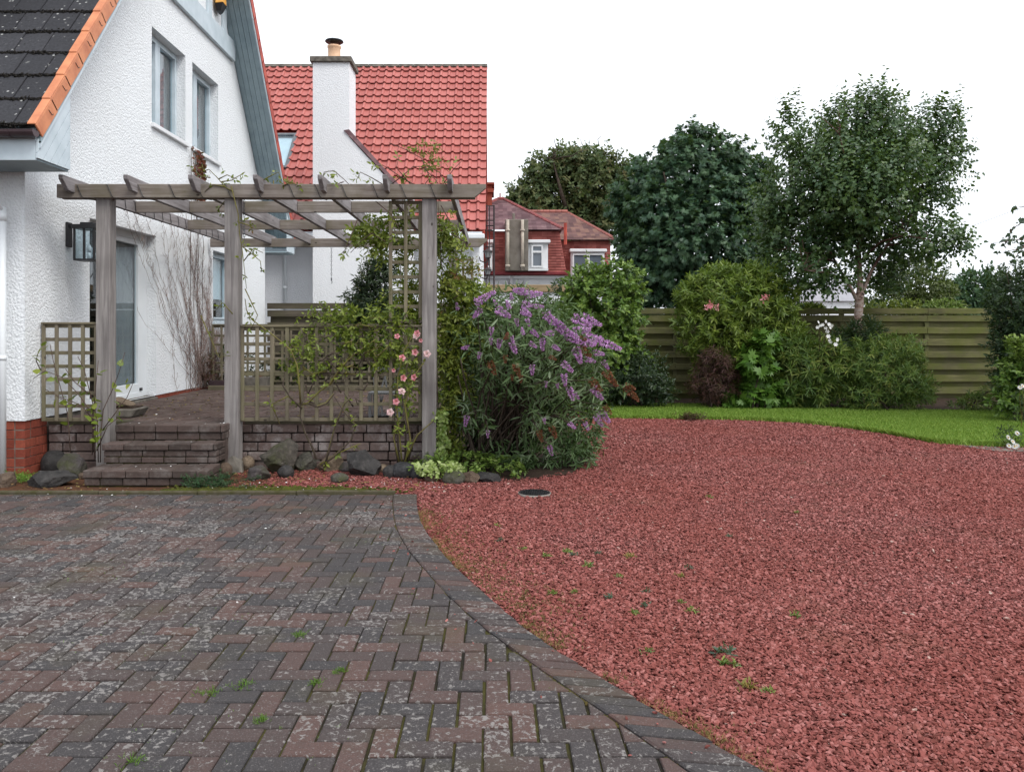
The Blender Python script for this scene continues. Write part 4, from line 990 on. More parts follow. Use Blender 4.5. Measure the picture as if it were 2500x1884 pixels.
# loose wire
cbl = MB().tube([at(2300, 578, 30)+Vector((0, 0, .0)), at(2365, 555, 32), at(2440, 527, 35), at(2600, 468, 40)], .013, 4).build('overhead_wire', M['black']); tag(cbl, 'thin dark overhead wire crossing the white sky right of the birch', 'wire')
po = MB().tube([(at(1949, 700, 20).x, 20, 0), (at(1949, 700, 20).x, 20, 2.7)], .045, 8).tube([(at(1949, 700, 20).x, 20, 2.7), (at(1949, 700, 20).x, 20, 2.76)], .06, 8).build('metal_post', M['black'], smooth=False); tag(po, 'slim black metal post standing behind the fence left of the birch', 'post')
# ================================================================== PERGOLA
PX1, PX2, PX3, PF, PR = -4.155, -2.79, -.69, 8.6, 13.6
BZ0, BZ1 = 2.885, 3.03
pg = thing('pergola', 'weathered grey timber pergola with seven rafters over the raised patio', 'pergola', (-2.4, 11, 0))
MBX = lambda a, b: (a, b)
for i, (x, y, z0) in enumerate(((PX1, PF, .0), (PX2, PF, -.05), (PX3, PF, -.05), (PX3, PR, PZ-.1))):
    MB().box(x-.075, x+.075, y-.075, y+.075, z0, BZ1-.002 if i < 3 else BZ0-.002).build('post', M['wood_z'], pg, bevel=.008, seg=2)
# front beam: two boards clasping the posts, bevelled end on the right
def beam(y0, y1, xa, xb):
    MB().prism([(xa, y0, BZ0), (xb-.12, y0, BZ0), (xb, y0, BZ1-.045), (xb, y0, BZ1), (xa, y0, BZ1)], (0, y1-y0, 0)).build('beam', M['wood_x'], pg, bevel=.005)
beam(PF-.122, PF-.077, -4.62, -.085)
for a, b in ((-4.62, PX1-.077), (PX1+.077, PX2-.077), (PX2+.077, PX3-.077), (PX3+.077, -.2)):
    MB().box(a, b, PF-.02, PF+.03, BZ0+.002, BZ1-.003).build('beam', M['wood_x'], pg, bevel=.005)
beam(PR-.03, PR+.02, -4.80, -.12)
rx = [-4.45+.6655*i for i in range(7)]
for x in rx:
    ya, yb = PF-.36, PR+.28
    prof = [(ya, 3.085), (ya+.005, 3.04), (ya+.12, 2.94), (ya+.235, 2.935), (yb-.24, 2.935), (yb-.12, 2.945), (yb, 3.04), (yb, 3.085)]
    MB().prism([(x-.024, y, z) for y, z in prof], (.048, 0, 0)).build('rafter', M['wood_y'], pg, bevel=.005)
for yy in (9.93, 11.62):
    for a, b in zip(rx[:-1], rx[1:]):
        MB().box(a+.0255, b-.0255, yy-.022, yy+.022, 2.937, 3.075).build('noggin', M['wood_x'], pg, bevel=.004)

# ------------------------------------------------------------------ trellis panels
def trellis(label, x0, x1, Y, z0, z1, sp, loc, wd=.038, cap=True, zsp=None, group=None):
    t = thing('trellis', label, 'trellis', loc, group); n = max(1, round((x1-x0)/sp)); m = max(1, round((z1-z0)/(zsp or sp)))
    for i in range(n+1):
        x = x0+wd/2+(x1-x0-wd)*i/n+random.uniform(-.004, .004)
        MB().box(x-wd/2, x+wd/2, Y-.011, Y+.011, z0+.004, z1-.004).build('batten', M['trellis_z'], t, bevel=.003)
    for j in range(m+1):
        z = z0+wd/2+(z1-z0-wd)*j/m+random.uniform(-.003, .003)
        MB().box(x0, x1, Y+.0115, Y+.034, z-wd/2, z+wd/2).build('batten', M['trellis_x'], t, bevel=.003)
    if cap: MB().box(x0-.004, x1+.004, Y-.02, Y+.045, z1, z1+.022).build('cap_rail', M['trellis_x'], t, bevel=.004)
    return t
trellis('wide mossy square trellis panel between the middle and right pergola posts', PX2+.08, PX3-.08, PF+.0, PZ+.012, 1.52, .166, (-1.75, PF, PZ), zsp=.158)
trellis('narrow square trellis panel beside the downpipe, left of the steps', -4.83, PX1-.08, PF-.02, PZ+.012, 1.55, .160, (-4.5, PF, PZ), zsp=.155)
trellis('brown square trellis panel at the far end of the patio', -4.78, PX3-.08, PR, PZ+.10, 1.56, .150, (-2.7, PR, PZ), zsp=.150, wd=.036)
trellis('tall narrow trellis panel fixed high beside the right pergola post', PX3-.44, PX3-.08, PF+.012, 1.56, 2.875, .165, (-.95, PF, 1.56), cap=False)
trellis('tall side trellis panel behind the right pergola post', PX3+.0, PX3+.34, PR+.05, PZ+.1, 2.7, .17, (-.5, PR, PZ), cap=False)

# ------------------------------------------------------------------ string lights cable wound round the beams, hanging chains
mb = MB(); pts = []
x = -4.4; k = 0
while x < -.4:
    w_ = .3; q = .009
    pts += [(x, PF-.122-q, BZ1-.01), (x+.05, PF-.122-q, BZ0+.01), (x+.07, PF-.1, BZ0-q), (x+.09, PF+.03+q, BZ0-.0), (x+.12, PF+.03+q, BZ1-.02), (x+.17, PF-.05, BZ1+q)]; x += w_+random.uniform(-.03, .06)
mb.tube(pts, .004, 5)
sl = mb.build('string_lights', M['black']); tag(sl, 'thin black string lights cable wound around the front pergola beam', 'string lights')
mb = MB(); 
for xx, yy0 in ((rx[0], 0), ):
    pts = []; y = PF+.2
    while y < PR-.3:
        pts += [(xx+.032, y, 3.06), (xx+.033, y+.03, 2.95), (xx, y+.05, 2.925), (xx-.033, y+.07, 2.97), (xx-.02, y+.11, 3.093)]; y += .27
    mb.tube(pts, .004, 5)
s2 = mb.build('string_lights', M['black']); tag(s2, 'thin black string lights cable wound around the leftmost pergola rafter', 'string lights')
def chain(label, top, ln, hook=True):
    t = thing('hanging_chain', label, 'chain', top); z = 0; k = 0; proto = None
    n = int(ln/.036)
    for k in range(n):
        c = []
        for j in range(10):
            q = 2*math.pi*j/10; u, v = .009*math.cos(q), .022*math.sin(q); c.append((u, 0, v))
        if proto is None:
            m_ = MB().tube(c+[c[0]], .0034, 4, cap=False); proto = m_.mesh('link', M['lead'])
        link('link', proto, t, loc=Vector(top)+Vector((0, 0, -.02-.036*k)), rot=(0, 0, (k % 2)*math.pi/2+.3))
    if hook: MB().tube([Vector(top)+Vector((0, 0, -ln)), Vector(top)+Vector((0, 0, -ln-.05))], .012, 6).tube([Vector(top)+Vector((0, 0, -ln-.05)), Vector(top)+Vector((.012, 0, -ln-.075)), Vector(top)+Vector((0, 0, -ln-.10))], .006, 5).build('hook', M['lead'], t)
pc = at(808, 603, 13.52); chain('long rusty chain with a hook hanging from the rear pergola beam', (pc.x, PR-.04, BZ0), .52)
chain('short steel chain hanging beside the middle pergola post', (PX2+.105, PF+.03, BZ0), .46, False)
mb = MB(); pts = [(PX2+.15, PF, .2)]
pole = MB().tube([(-4.5, 12.0, 3.12), (-.9, 12.25, 3.12)], .016, 8).build('garden_cane', M['black']); tag(pole, 'long dark cane lying across the pergola rafters', 'cane')

# ------------------------------------------------------------------ drain cover in the gravel
dc = gnd(1305, 1203); r = .148
drn = thing('drain_cover', 'round black drain grate with a pale rim set in the red gravel', 'drain cover', dc)
MB().lathe([(r, -.05), (r+.003, .004), (r-.002, .006), (r-.004, .002), (r-.004, -.05)], dc, 32).build('rim', m_plain('pale_plastic', (.26, .24, .21), (.17, .155, .14), 8, .7), drn, smooth=True)
mb = MB().lathe([(r-.008, -.02), (.002, -.02)], dc, 32); mb.build('well', M['dark'], drn)
mb = MB()
for i in range(-8, 9):
    u = i*.0162; h = math.sqrt(max(0, (r-.006)**2-u*u))
    if h > .02: mb.box(dc.x+u-.0045, dc.x+u+.0045, dc.y-h, dc.y+h, .0, .010)
for i in range(-3, 4):
    u = i*.04; h = math.sqrt(max(0, (r-.006)**2-u*u)); mb.box(dc.x-h, dc.x+h, dc.y+u-.004, dc.y+u+.004, .0005, .0095)
tag(mb.build('grate', M['black'], drn), kind='stuff')

# ------------------------------------------------------------------ rocks
def rock_mesh(sx, sy, sz, seed, angular, m):
    bm = bmesh.new(); bmesh.ops.create_icosphere(bm, subdivisions=4, radius=1)
    off = Vector((seed*3.17, seed*1.31, seed*7.7))
    for v in bm.verts:
        p = v.co.copy(); d = 1
        if angular:
            # plane cuts give faceted stones
            rr = random.Random(seed)
            for _ in range(13):
                nrm = Vector((rr.gauss(0, 1), rr.gauss(0, 1), rr.gauss(0, 1))).normalized(); h = rr.uniform(.55, .82); k = p.dot(nrm)
                if k > h: p -= nrm*(k-h)
            p *= 1.15
        n1 = mnoise.noise(p*1.2+off); n2 = mnoise.noise(p*3.5+off)+.45*mnoise.noise(p*8+off)+.3*mnoise.noise(p*17+off)
        v.co = p*(1+n1*(.16 if angular else .12)+n2*(.075 if angular else .02))
    for v in bm.verts: v.co = Vector((v.co.x*sx, v.co.y*sy, v.co.z*sz))
    me = bpy.data.meshes.new('rock'); bm.to_mesh(me); bm.free(); me.materials.append(m)
    if not angular: me.polygons.foreach_set('use_smooth', [True]*len(me.polygons))
    return me
RK = [  # px, py centre, width px, height px, material, angular, label
 (544, 1143, 34, 34, 'rk_brown', 0, 'rounded brown rock at the left foot of the middle pergola post'),
 (601, 1128, 30, 36, 'rk_tan', 0, 'small tan stone just right of the middle pergola post'),
 (632, 1117, 38, 48, 'rk_tan', 1, 'upright tan rock leaning on the left of the mossy boulder'),
 (678, 1116, 74, 82, 'rk_moss', 1, 'large mossy boulder standing against the brick patio wall'),
 (628, 1152, 54, 38, 'rk_purple', 1, 'low grey purple rock in front of the mossy boulder'),
 (695, 1149, 36, 32, 'rk_dark', 0, 'small dark rounded rock below the mossy boulder'),
 (739, 1127, 50, 42, 'rk_green', 1, 'grey rock right of the mossy boulder'),
 (769, 1124, 32, 34, 'rk_green', 0, 'greenish rounded rock beside the rose stem base'),
 (808, 1127, 56, 44, 'rk_tan', 1, 'pale tan rock behind the rose stems'),
 (827, 1164, 41, 26, 'rk_green', 0, 'smooth oval grey green cobble alone on the red gravel'),
 (842, 1138, 34, 26, 'rk_purple', 1, 'grey wedge of rock left of the big angular rock'),
 (883, 1134, 80, 58, 'rk_dark', 1, 'big angular dark rock in front of the patio wall'),
 (932, 1141, 26, 22, 'rk_tan', 0, 'little tan pebble right of the big angular rock'),
 (951, 1149, 34, 32, 'rk_dark', 0, 'dark egg-shaped cobble left of the black rock'),
 (984, 1147, 52, 38, 'rk_black', 0, 'wide smooth black rock near the right pergola post'),
 (1020, 1152, 36, 32, 'rk_black', 0, 'black rock at the foot of the right pergola post'),
 (1052, 1158, 34, 34, 'rk_brown', 0, 'brown rock under the ivy right of the pergola post'),
 (1107, 1164, 46, 32, 'rk_green', 0, 'grey green rock half covered by the ivy'),
 (1148, 1163, 42, 30, 'rk_brown', 1, 'rust brown rock in front of the ivy'),
 (1195, 1162, 52, 28, 'rk_dark', 1, 'flat charcoal rock at the right end of the ivy edging'),
 (1096, 1104, 40, 26, 'rk_green', 0, 'pale olive rock in the shade behind the ivy'),
 (120, 1126, 52, 50, 'rk_dark', 0, 'round dark rock against the red brick house base'),
 (163, 1138, 60, 58, 'rk_purple', 1, 'big grey brown rock left of the steps'),
 (187, 1117, 26, 34, 'rk_tan', 0, 'tan grey upright stone behind the rocks left of the steps'),
 (213, 1120, 40, 42, 'rk_dark', 1, 'dark rock tight against the left side of the steps'),
 (104, 1167, 96, 46, 'rk_dark', 1, 'broad flat slate grey rock near the driveway edging'),
 (4, 1168, 40, 40, 'rk_brown', 1, 'brown rock at the far left by the downpipe foot'),
 (201, 1158, 24, 18, 'rk_brown', 0, 'small brown stone left of the bottom step'),
]
for i, (px, py, wp, hp, mm, ang, lab) in enumerate(RK):
    b = gnd(px, py+hp*.46, .0); k = b.y/F0; sx, sz = wp*k*(.60 if wp > 45 else .55), hp*k*(.62 if wp > 45 else .56); sy = (sx+sz)*.45
    c = Vector((b.x, b.y+sy*.7, EYE-(py-CY)*k*1.0*(b.y+sy*.7)/b.y-.015))
    me = rock_mesh(sx, sy, sz, i+1, ang, M[mm]); o = link('rock', me, loc=c, rot=(0, 0, 0)); tag(o, lab, 'rock', 'rocks edging the planting strip')
# concrete collar at the foot of the middle post
cc = MB().prism([(PX2-.13, PF-.16, -.03), (PX2+.14, PF-.16, -.03), (PX2+.11, PF-.10, .10), (PX2+.02, PF-.09, .16), (PX2-.08, PF-.10, .09)], (0, .08, 0)).build('concrete_footing', M['conc'], bevel=.012); tag(cc, 'rough grey concrete footing at the foot of the middle pergola post', 'footing')

# stone trough beside the steps, patio planters, metal garden seat
tr = thing('stone_trough', 'shallow grey stone trough standing on the patio right of the left post', 'trough', (-4.33, 9.20, PZ))
MB().prism([(-4.46, 9.02, PZ+.002), (-4.08, 9.02, PZ+.002), (-4.02, 9.02, PZ+.10), (-4.48, 9.02, PZ+.10)], (0, .36, 0)).build('trough', M['conc'], tr, bevel=.012)
MB().box(-4.43, -4.08, 9.06, 9.34, PZ+.101, PZ+.112).build('earth', M['soil'], tr)
MB().prism([(-4.41, 9.10, PZ+.115), (-4.11, 9.10, PZ+.115), (-4.16, 9.10, PZ+.16), (-4.31, 9.10, PZ+.22), (-4.41, 9.10, PZ+.20)], (.03, .12, .01)).build('shell_stone', M['rk_tan'], tr, bevel=.02)
kp = MB()
kp.box(-4.7, -.8, PR-.42, PR-.36, PZ-.01, PZ+.07); kk = kp.build('planter_edging', M['trellis_x'], bevel=.006); tag(kk, 'low timber edging board along the foot of the rear trellis', 'edging')
def planter(x, y, w_, d_, h, m, lab):
    t = thing('planter', lab, 'planter', (x, y, PZ))
    P = [(-w_/2*.86, -d_/2*.86), (w_/2*.86, -d_/2*.86), (w_/2*.86, d_/2*.86), (-w_/2*.86, d_/2*.86)]; Q = [(a/.86, b/.86) for a, b in P]
    MB().add([(x+a, y+b, PZ+.003) for a, b in P]+[(x+a, y+b, PZ+h) for a, b in Q]+[(x+a*.9, y+b*.9, PZ+h) for a, b in Q]+[(x+a*.9, y+b*.9, PZ+h-.03) for a, b in Q],
             [(3, 2, 1, 0)]+[(i+4*k, (i+1) % 4+4*k, (i+1) % 4+4*k+4, i+4*k+4) for k in range(3) for i in range(4)]+[(12, 13, 14, 15)]).build('pot', m, t, bevel=.006)
    return t
planter(-4.45, PR-.22, .55, .22, .14, M['brownplastic'], 'long brown planter at the foot of the white wall behind the trellis')
planter(-3.95, PR-.22, .42, .24, .20, M['conc'], 'grey stone planter beside the long brown planter')
gs = thing('garden_chair', 'pale cast metal chair with angled bars behind the trellis by the roses', 'chair', (-1.25, 9.1, PZ))
gx0, gx1, gy = -1.42, -1.06, 9.05
pale = M['curtain']
MB().box(gx0, gx1, gy, gy+.35, PZ+.26, PZ+.285).build('seat', pale, gs, bevel=.004)
for x in (gx0+.02, gx1-.02):
    for y in (gy+.02, gy+.33): MB().box(x-.016, x+.016, y-.016, y+.016, PZ+.004, PZ+.26).build('leg', pale, gs)
for j in range(5):
    xa = gx0+.03+j*.068
    MB().bar((xa, gy+.005, PZ+.02), (xa+.05*(1 if j % 2 else -1)+.02, gy+.005, PZ+.25), .02, .012, (0, 1, 0)).build('bar', pale, gs)
    MB().bar((xa, gy+.34, PZ+.29), (xa+.05*(1 if j % 2 else -1)+.02, gy+.36, PZ+.52), .02, .012, (0, 1, 0)).build('bar', pale, gs)
MB().box(gx0, gx1, gy+.335, gy+.365, PZ+.52, PZ+.55).build('top_rail', pale, gs)
MB().box(gx0+.02, gx1-.02, gy+.02, gy+.33, PZ+.01, PZ+.02).build('tray', M['black'], gs)
# ================================================================== PLANTS
TM = {'oval': ([(0,0,0),(.36,.30,.04),(.30,.68,.03),(0,1,-.08),(-.30,.68,.03),(-.36,.30,.04)], [(0,1,2,3),(0,3,4,5)]),
      'lance': ([(0,0,0),(.34,.28,.03),(.27,.62,.0),(0,1,-.14),(-.27,.62,.0),(-.34,.28,.03)], [(0,1,2,3),(0,3,4,5)]),
      'heart': ([(0,0,0),(.45,.16,.04),(.34,.58,.03),(0,1,-.10),(-.34,.58,.03),(-.45,.16,.04)], [(0,1,2,3),(0,3,4,5)]),
      'dia': ([(0,0,0),(.40,.42,.04),(0,1,-.06),(-.40,.42,.04)], [(0,1,2,3)]),
      'palm': ([(0,0,0),(.30,.05,.02),(.52,.32,-.03),(.24,.42,.03),(.36,.86,-.05),(.10,.62,.03),(0,1,-.08),(-.10,.62,.03),(-.36,.86,-.05),(-.24,.42,.03),(-.52,.32,-.03),(-.30,.05,.02)],
               [(0,1,2,3),(0,3,4,5),(0,5,6,7),(0,7,8,9),(0,9,10,11)])}
def unit(a): return a/np.maximum(np.linalg.norm(a, axis=-1, keepdims=True), 1e-9)
def leaves(pos, d, nrm, L, W, kind):
    T, F = TM[kind]; T = np.array(T); F = np.array(F); N = len(pos)
    d = unit(d); s = unit(np.cross(d, nrm)); nn = np.cross(s, d); L = np.asarray(L).reshape(-1, 1, 1)
    V = pos[:, None]+s[:, None]*(T[None, :, 0:1]*W*L)+d[:, None]*(T[None, :, 1:2]*L)+nn[:, None]*(T[None, :, 2:3]*L)
    FF = (F[None]+(np.arange(N)*len(T))[:, None, None]).reshape(-1, 4)
    return V.reshape(-1, 3), FF, len(F)
class Leafy:
    """collects leaves into one foliage mesh"""
    def __init__(s): s.V = []; s.F = []; s.T = []; s.n = 0
    def add(s, pos, d, nrm, L, W, kind, tint):
        V, F, k = leaves(pos, d, nrm, L, W, kind); s.V.append(V); s.F.append(F+s.n); s.n += len(V); s.T.append(np.repeat(tint, k))
    def sprigs(s, P, D, n=6, L=.08, W=.6, SL=.12, kind='oval', a0=75, a1=25, up=.5, droop=0, tlo=0, thi=1, ts=.5, Lj=.25):
        N = len(P)
        if not N: return s
        P = np.asarray(P, float); D = unit(np.asarray(D, float)); ref = np.where(np.abs(D[:, 2:3]) > .9, [[1., 0, 0]], [[0, 0, 1.]])
        A = unit(np.cross(D, ref)); B = np.cross(D, A); az0 = rng.uniform(0, 6.28, N); cl = rng.random(N)
        for k in range(n):
            t = (k+.5)/n; az = az0+k*2.4+rng.normal(0, .3, N); an = np.radians(a0+(a1-a0)*t+rng.normal(0, 10, N))
            pp = A*np.cos(az)[:, None]+B*np.sin(az)[:, None]
            d = D*np.cos(an)[:, None]+pp*np.sin(an)[:, None]; d[:, 2] -= droop*rng.uniform(.4, 1.3, N); nr = D*np.sin(an)[:, None]-pp*np.cos(an)[:, None]; nr[:, 2] += up
            ti = np.clip(tlo+(thi-tlo)*(ts*cl+(1-ts)*rng.random(N)), 0, 1)
            s.add(P+D*(SL*t), d, nr+rng.normal(0, .2, (N, 3)), L*rng.uniform(1-Lj, 1+Lj, N), W, kind, ti)
        return s
    def build(s, name, m, parent=None):
        V = np.concatenate(s.V); F = np.concatenate(s.F); return link(name, np_mesh(name, V, F, m, np.concatenate(s.T)), parent)
def lump(d, f, seed):
    r = np.random.default_rng(seed); o = 0
    for q in range(5): o = o+np.sin(d@(r.normal(0, f, 3))+r.uniform(0, 6.28))
    return o/2.6
def lobe_pts(lobes, N, shell=.35, amp=.16, f=4, cull=.72):
    """points in the outer shell of a union of ellipsoids, with outward directions"""
    lb = np.array(lobes, float); w_ = (lb[:, 3]*lb[:, 4]+lb[:, 4]*lb[:, 5]+lb[:, 3]*lb[:, 5]); k = rng.choice(len(lb), N, p=w_/w_.sum())
    d = unit(rng.normal(0, 1, (N, 3))); r = 1-shell*rng.random(N)**1.3; r = r*(1+amp*lump(d, f, 3)+amp*.5*lump(d+k[:, None]*.7, f*2.3, 5))
    P = lb[k, :3]+d*lb[k, 3:]*r[:, None]; O = unit(d/lb[k, 3:])
    ok = np.ones(N, bool)
    for j in range(len(lb)):
        q = np.linalg.norm((P-lb[j, :3])/lb[j, 3:], axis=1); ok &= (k == j) | (q > cull) | (rng.random(N) < .12)
    return P[ok], O[ok]
def plobes(Y, L, dep=.85):                             # (px, py, rx, ry[, dY]) -> ellipsoids at distance Y
    out = []
    for q in L:
        y = Y+(q[4] if len(q) > 4 else 0); k = y/F0; c = at(q[0], q[1], y); out.append((c.x, c.y, c.z, q[2]*k, min(q[2], q[3]*1.3)*k*dep, q[3]*k))
    return out
def above(P, O, z): k = P[:, 2] > z; return P[k], O[k]
def wander(a, b, n, j, sag=0):
    a = np.array(a, float); b = np.array(b, float); o = []
    for i in range(n+1):
        t = i/n; p = a+(b-a)*t+rng.normal(0, j, 3)*math.sin(math.pi*t); p[2] += sag*math.sin(math.pi*t); o.append(p)
    return o
def along(pts, step, j=0.0):
    pts = np.array([tuple(p) for p in pts], float); P = []; D = []
    for a, b in zip(pts[:-1], pts[1:]):
        l = np.linalg.norm(b-a); m = max(1, int(l/step))
        for i in range(m): P.append(a+(b-a)*(i+rng.random())/m); D.append((b-a)/max(l, 1e-6))
    P = np.array(P); D = unit(np.array(D)+rng.normal(0, .8, (len(D), 3)))
    return P+rng.normal(0, j, P.shape), D
def PXL(L, Y):                                         # photo polyline -> world at distance Y (or per point)
    return [at(q[0], q[1], q[2] if len(q) > 2 else Y) for q in L]

LF = {'birch': m_leaf('birch_leaf', [(0.023, 0.055, 0.026), (0.044, 0.088, 0.034), (0.072, 0.124, 0.039), (0.098, 0.137, 0.039)], .42, .2),
      'syc': m_leaf('sycamore_leaf', [(0.020, 0.051, 0.031), (0.037, 0.084, 0.043), (0.065, 0.122, 0.057), (0.086, 0.151, 0.065)], .5, .15),
      'rear': m_leaf('distant_leaf', [(0.041, 0.068, 0.030), (0.068, 0.101, 0.038), (0.101, 0.121, 0.043), (0.149, 0.121, 0.054)], .6, .2),  # distance haze painted in: all leaf tones lightened
      'round': m_leaf('round_shrub_leaf', [(0.038, 0.081, 0.018), (0.082, 0.150, 0.026), (0.137, 0.215, 0.039), (0.232, 0.312, 0.065)], .38, .2),
      'dark': m_leaf('dark_leaf', [(.010, .022, .011), (.02, .038, .017), (.034, .056, .024), (.055, .08, .03)], .4, .12),
      'lime': m_leaf('lime_leaf', [(0.064, 0.098, 0.017), (0.129, 0.173, 0.023), (0.193, 0.230, 0.034), (0.283, 0.287, 0.057)], .45, .25),
      'rhodo': m_leaf('azalea_leaf', [(0.064, 0.110, 0.018), (0.109, 0.169, 0.023), (0.161, 0.221, 0.031), (0.217, 0.259, 0.052)], .42, .22),
      'palm': m_leaf('palmate_leaf', [(.045, .11, .015), (.08, .17, .022), (.13, .23, .035)], .45, .25),
      'spurge': m_leaf('narrow_leaf', [(0.048, 0.101, 0.025), (0.090, 0.157, 0.035), (0.151, 0.214, 0.042), (0.263, 0.271, 0.058)], .45, .2),
      'red': m_leaf('dark_red_leaf', [(.045, .016, .016), (.075, .028, .025), (.10, .045, .035)], .5, .2),
      'budd': m_leaf('buddleia_leaf', [(.03, .06, .02), (.058, .108, .032), (.10, .155, .06), (.22, .27, .18)], .55, .18),
      'ivy': m_leaf('variegated_ivy_leaf', [(.05, .10, .02), (.11, .18, .03), (.20, .27, .06), (.42, .48, .22)], .4, .2),
      'hedge': m_leaf('hedge_leaf', [(.012, .028, .014), (.022, .046, .02), (.04, .072, .028), (.065, .10, .035)], .4, .15),
      'olive': m_leaf('olive_leaf', [(.05, .07, .02), (.085, .11, .03), (.12, .14, .04)], .5, .2),
      'autumn': m_leaf('tinted_leaf', [(.09, .10, .02), (.16, .16, .03), (.22, .15, .04), (.25, .09, .04)], .5, .25),
      'crim': m_leaf('crimson_leaf', [(.16, .022, .015), (.10, .018, .014), (.22, .05, .02)], .5, .2),
      'jun': m_leaf('juniper_needle', [(.018, .05, .022), (.03, .08, .03), (.055, .115, .04)], .5, .1),
      'fern': m_leaf('fern_leaf', [(.06, .14, .015), (.11, .22, .025), (.16, .27, .03)], .5, .25),
      'silver': m_leaf('silvery_birch_leaf', [(.03, .06, .04), (.055, .09, .06), (.09, .125, .08)], .45, .2),
      'mossy': m_leaf('mossy_leaf', [(.10, .07, .025), (.13, .12, .035), (.16, .10, .04), (.09, .12, .03)], .8, .1),
      'dry': m_leaf('dry_grass', [(.16, .09, .03), (.22, .15, .05), (.12, .12, .03)], .8, .1)}
FL = {'pink': m_leaf('pink_petal', [(.62, .16, .22), (.74, .30, .35), (.80, .45, .47)], .5, .25), 'palepink': m_leaf('pale_pink_petal', [(.74, .45, .47), (.8, .62, .62)], .5, .25),
      'white': m_leaf('white_petal', [(.74, .74, .74), (.82, .8, .8)], .5, .2), 'purple': m_leaf('purple_floret', [(.40, .16, .43), (.56, .29, .59), (.70, .45, .71)], .6, .15),
      'spent': m_leaf('spent_floret', [(.15, .05, .025), (.27, .095, .045), (.2, .08, .06)], .7, .1), 'redrose': m_leaf('red_petal', [(.35, .015, .015), (.45, .03, .025)], .5, .2),
      'gold': m_leaf('gold_floret', [(.5, .3, .03), (.6, .4, .06)], .6, .1)}
def m_birch():
    q = NT('birch_bark'); v = q.scale(q.pos, (14, 14, 30)); n_ = q.noise(.5, 5, .7, v)
    sep = q.n('ShaderNodeSeparateXYZ'); q.l(q.pos, sep.inputs[0])
    col = q.ramp(n_, [(.35, (.05, .035, .03)), (.45, (.38, .25, .20)), (.6, (.52, .44, .39)), (.75, (.40, .30, .26))])
    br = q.n('ShaderNodeMapRange'); q.l(sep.outputs[2], br.inputs[0]); br.inputs[1].default_value = 2.1; br.inputs[2].default_value = 2.9
    col = q.mix(br.outputs[0], col, q.ramp(n_, [(.35, (.05, .025, .02)), (.7, (.13, .065, .055))])); q.bump(n_, .6, .02); return q.fin(col, .8, .2)
M['birch'] = m_birch()

def tree(name, label, cat, base, group=None): return thing(name, label, cat, base, group)
# ---- birch in front of the fence
B = at(2096, 803, 16.4); B.z = 0
bt = tree('birch_tree', 'birch with pale peeling trunk and loose dark green crown in front of the fence', 'tree', B)
mb = MB(); Y = 16.4
mb.tube([(B.x+.03, Y, -.1), (B.x+.0, Y, .8), tuple(at(2094, 790, Y)), tuple(at(2098, 740, Y)), tuple(at(2100, 690, Y)), tuple(at(2096, 620, Y)), tuple(at(2104, 520, Y)), tuple(at(2112, 400, Y)), tuple(at(2120, 290, Y))], [.11, .088, .078, .084, .056, .048, .042, .03, .012], 10)
limbs = [[(2095, 738), (2078, 705), (2062, 680), (2040, 640), (2010, 580), (1975, 500), (1930, 400)], [(2100, 735), (2112, 700), (2128, 660), (2165, 600), (2225, 520), (2260, 430), (2285, 340)],
         [(2098, 640), (2150, 590, 16.0), (2210, 575, 15.6), (2265, 585, 15.4)], [(2040, 640), (1985, 620, 16.2), (1925, 610, 16.0)], [(2098, 610), (2050, 520, 17.2), (2010, 380, 17.6)], [(2103, 540), (2160, 440, 17.0), (2190, 300, 17.4)], [(2062, 680), (2010, 665, 15.8), (1965, 660, 15.5)],
         [(2104, 520), (2070, 420, 15.6), (2050, 330, 15.3)], [(2165, 600), (2225, 590, 16.8), (2275, 560, 17)]]
for i, l in enumerate(limbs):
    p = PXL(l, Y); mb.tube(p, [.042 if i < 2 else .026, .008], 7)
    for _ in range(7):
        a = p[random.randrange(len(p)//2, len(p))]; e = a+Vector((random.gauss(-.05, .25), random.gauss(0, .35), random.gauss(.25, .25))); mb.tube(wander(a, e, 4, .04), [.010, .003], 4)
mb.build('trunk', M['birch'], bt, smooth=True)
lb = plobes(Y, [(1880, 540, 45, 75), (1885, 630, 45, 45), (2100, 420, 130, 150), (1950, 500, 85, 120), (1925, 360, 40, 95), (2090, 310, 85, 75), (2150, 290, 50, 70, -.3), (2240, 430, 95, 130), (2280, 330, 55, 70), (2330, 370, 25, 80), (2275, 590, 80, 50, -.6), (1985, 610, 105, 60), (2060, 560, 110, 85, .5), (2150, 560, 80, 70, .6), (1965, 665, 60, 32, -.7), (2090, 470, 120, 100, -.9), (2030, 400, 80, 90, -.6), (2180, 400, 70, 90, -.8), (2330, 600, 40, 25, -.8), (2200, 640, 90, 28, .3), (2140, 680, 60, 22, .6), (2055, 690, 45, 22, -.5), (2160, 700, 50, 22, .5), (1995, 700, 55, 26, -.3)], 1.0)
lf = Leafy(); P, O = lobe_pts(lb, 7000, .75, .2, 4, .5)
D = O*.55+rng.normal(0, .35, O.shape); D[:, 2] += .45
lf.sprigs(P, D, 7, .074, .82, .34, 'heart', 85, 40, .3, .55, 0, 1, .65)
P, O = lobe_pts(plobes(Y, [(1925, 300, 35, 55), (2100, 250, 60, 35), (2150, 235, 22, 40), (2300, 285, 45, 40), (2340, 300, 18, 60), (2180, 275, 40, 40), (1945, 290, 25, 50), (2060, 270, 30, 35), (2135, 250, 12, 45)]), 190, .9)
lf.sprigs(P, np.c_[rng.normal(0, .15, len(P)), rng.normal(0, .15, len(P)), np.ones(len(P))], 5, .09, .8, .34, 'heart', 85, 40, .3, .5, 0, 1, .6)
lf.build('crown', LF['birch'], bt)

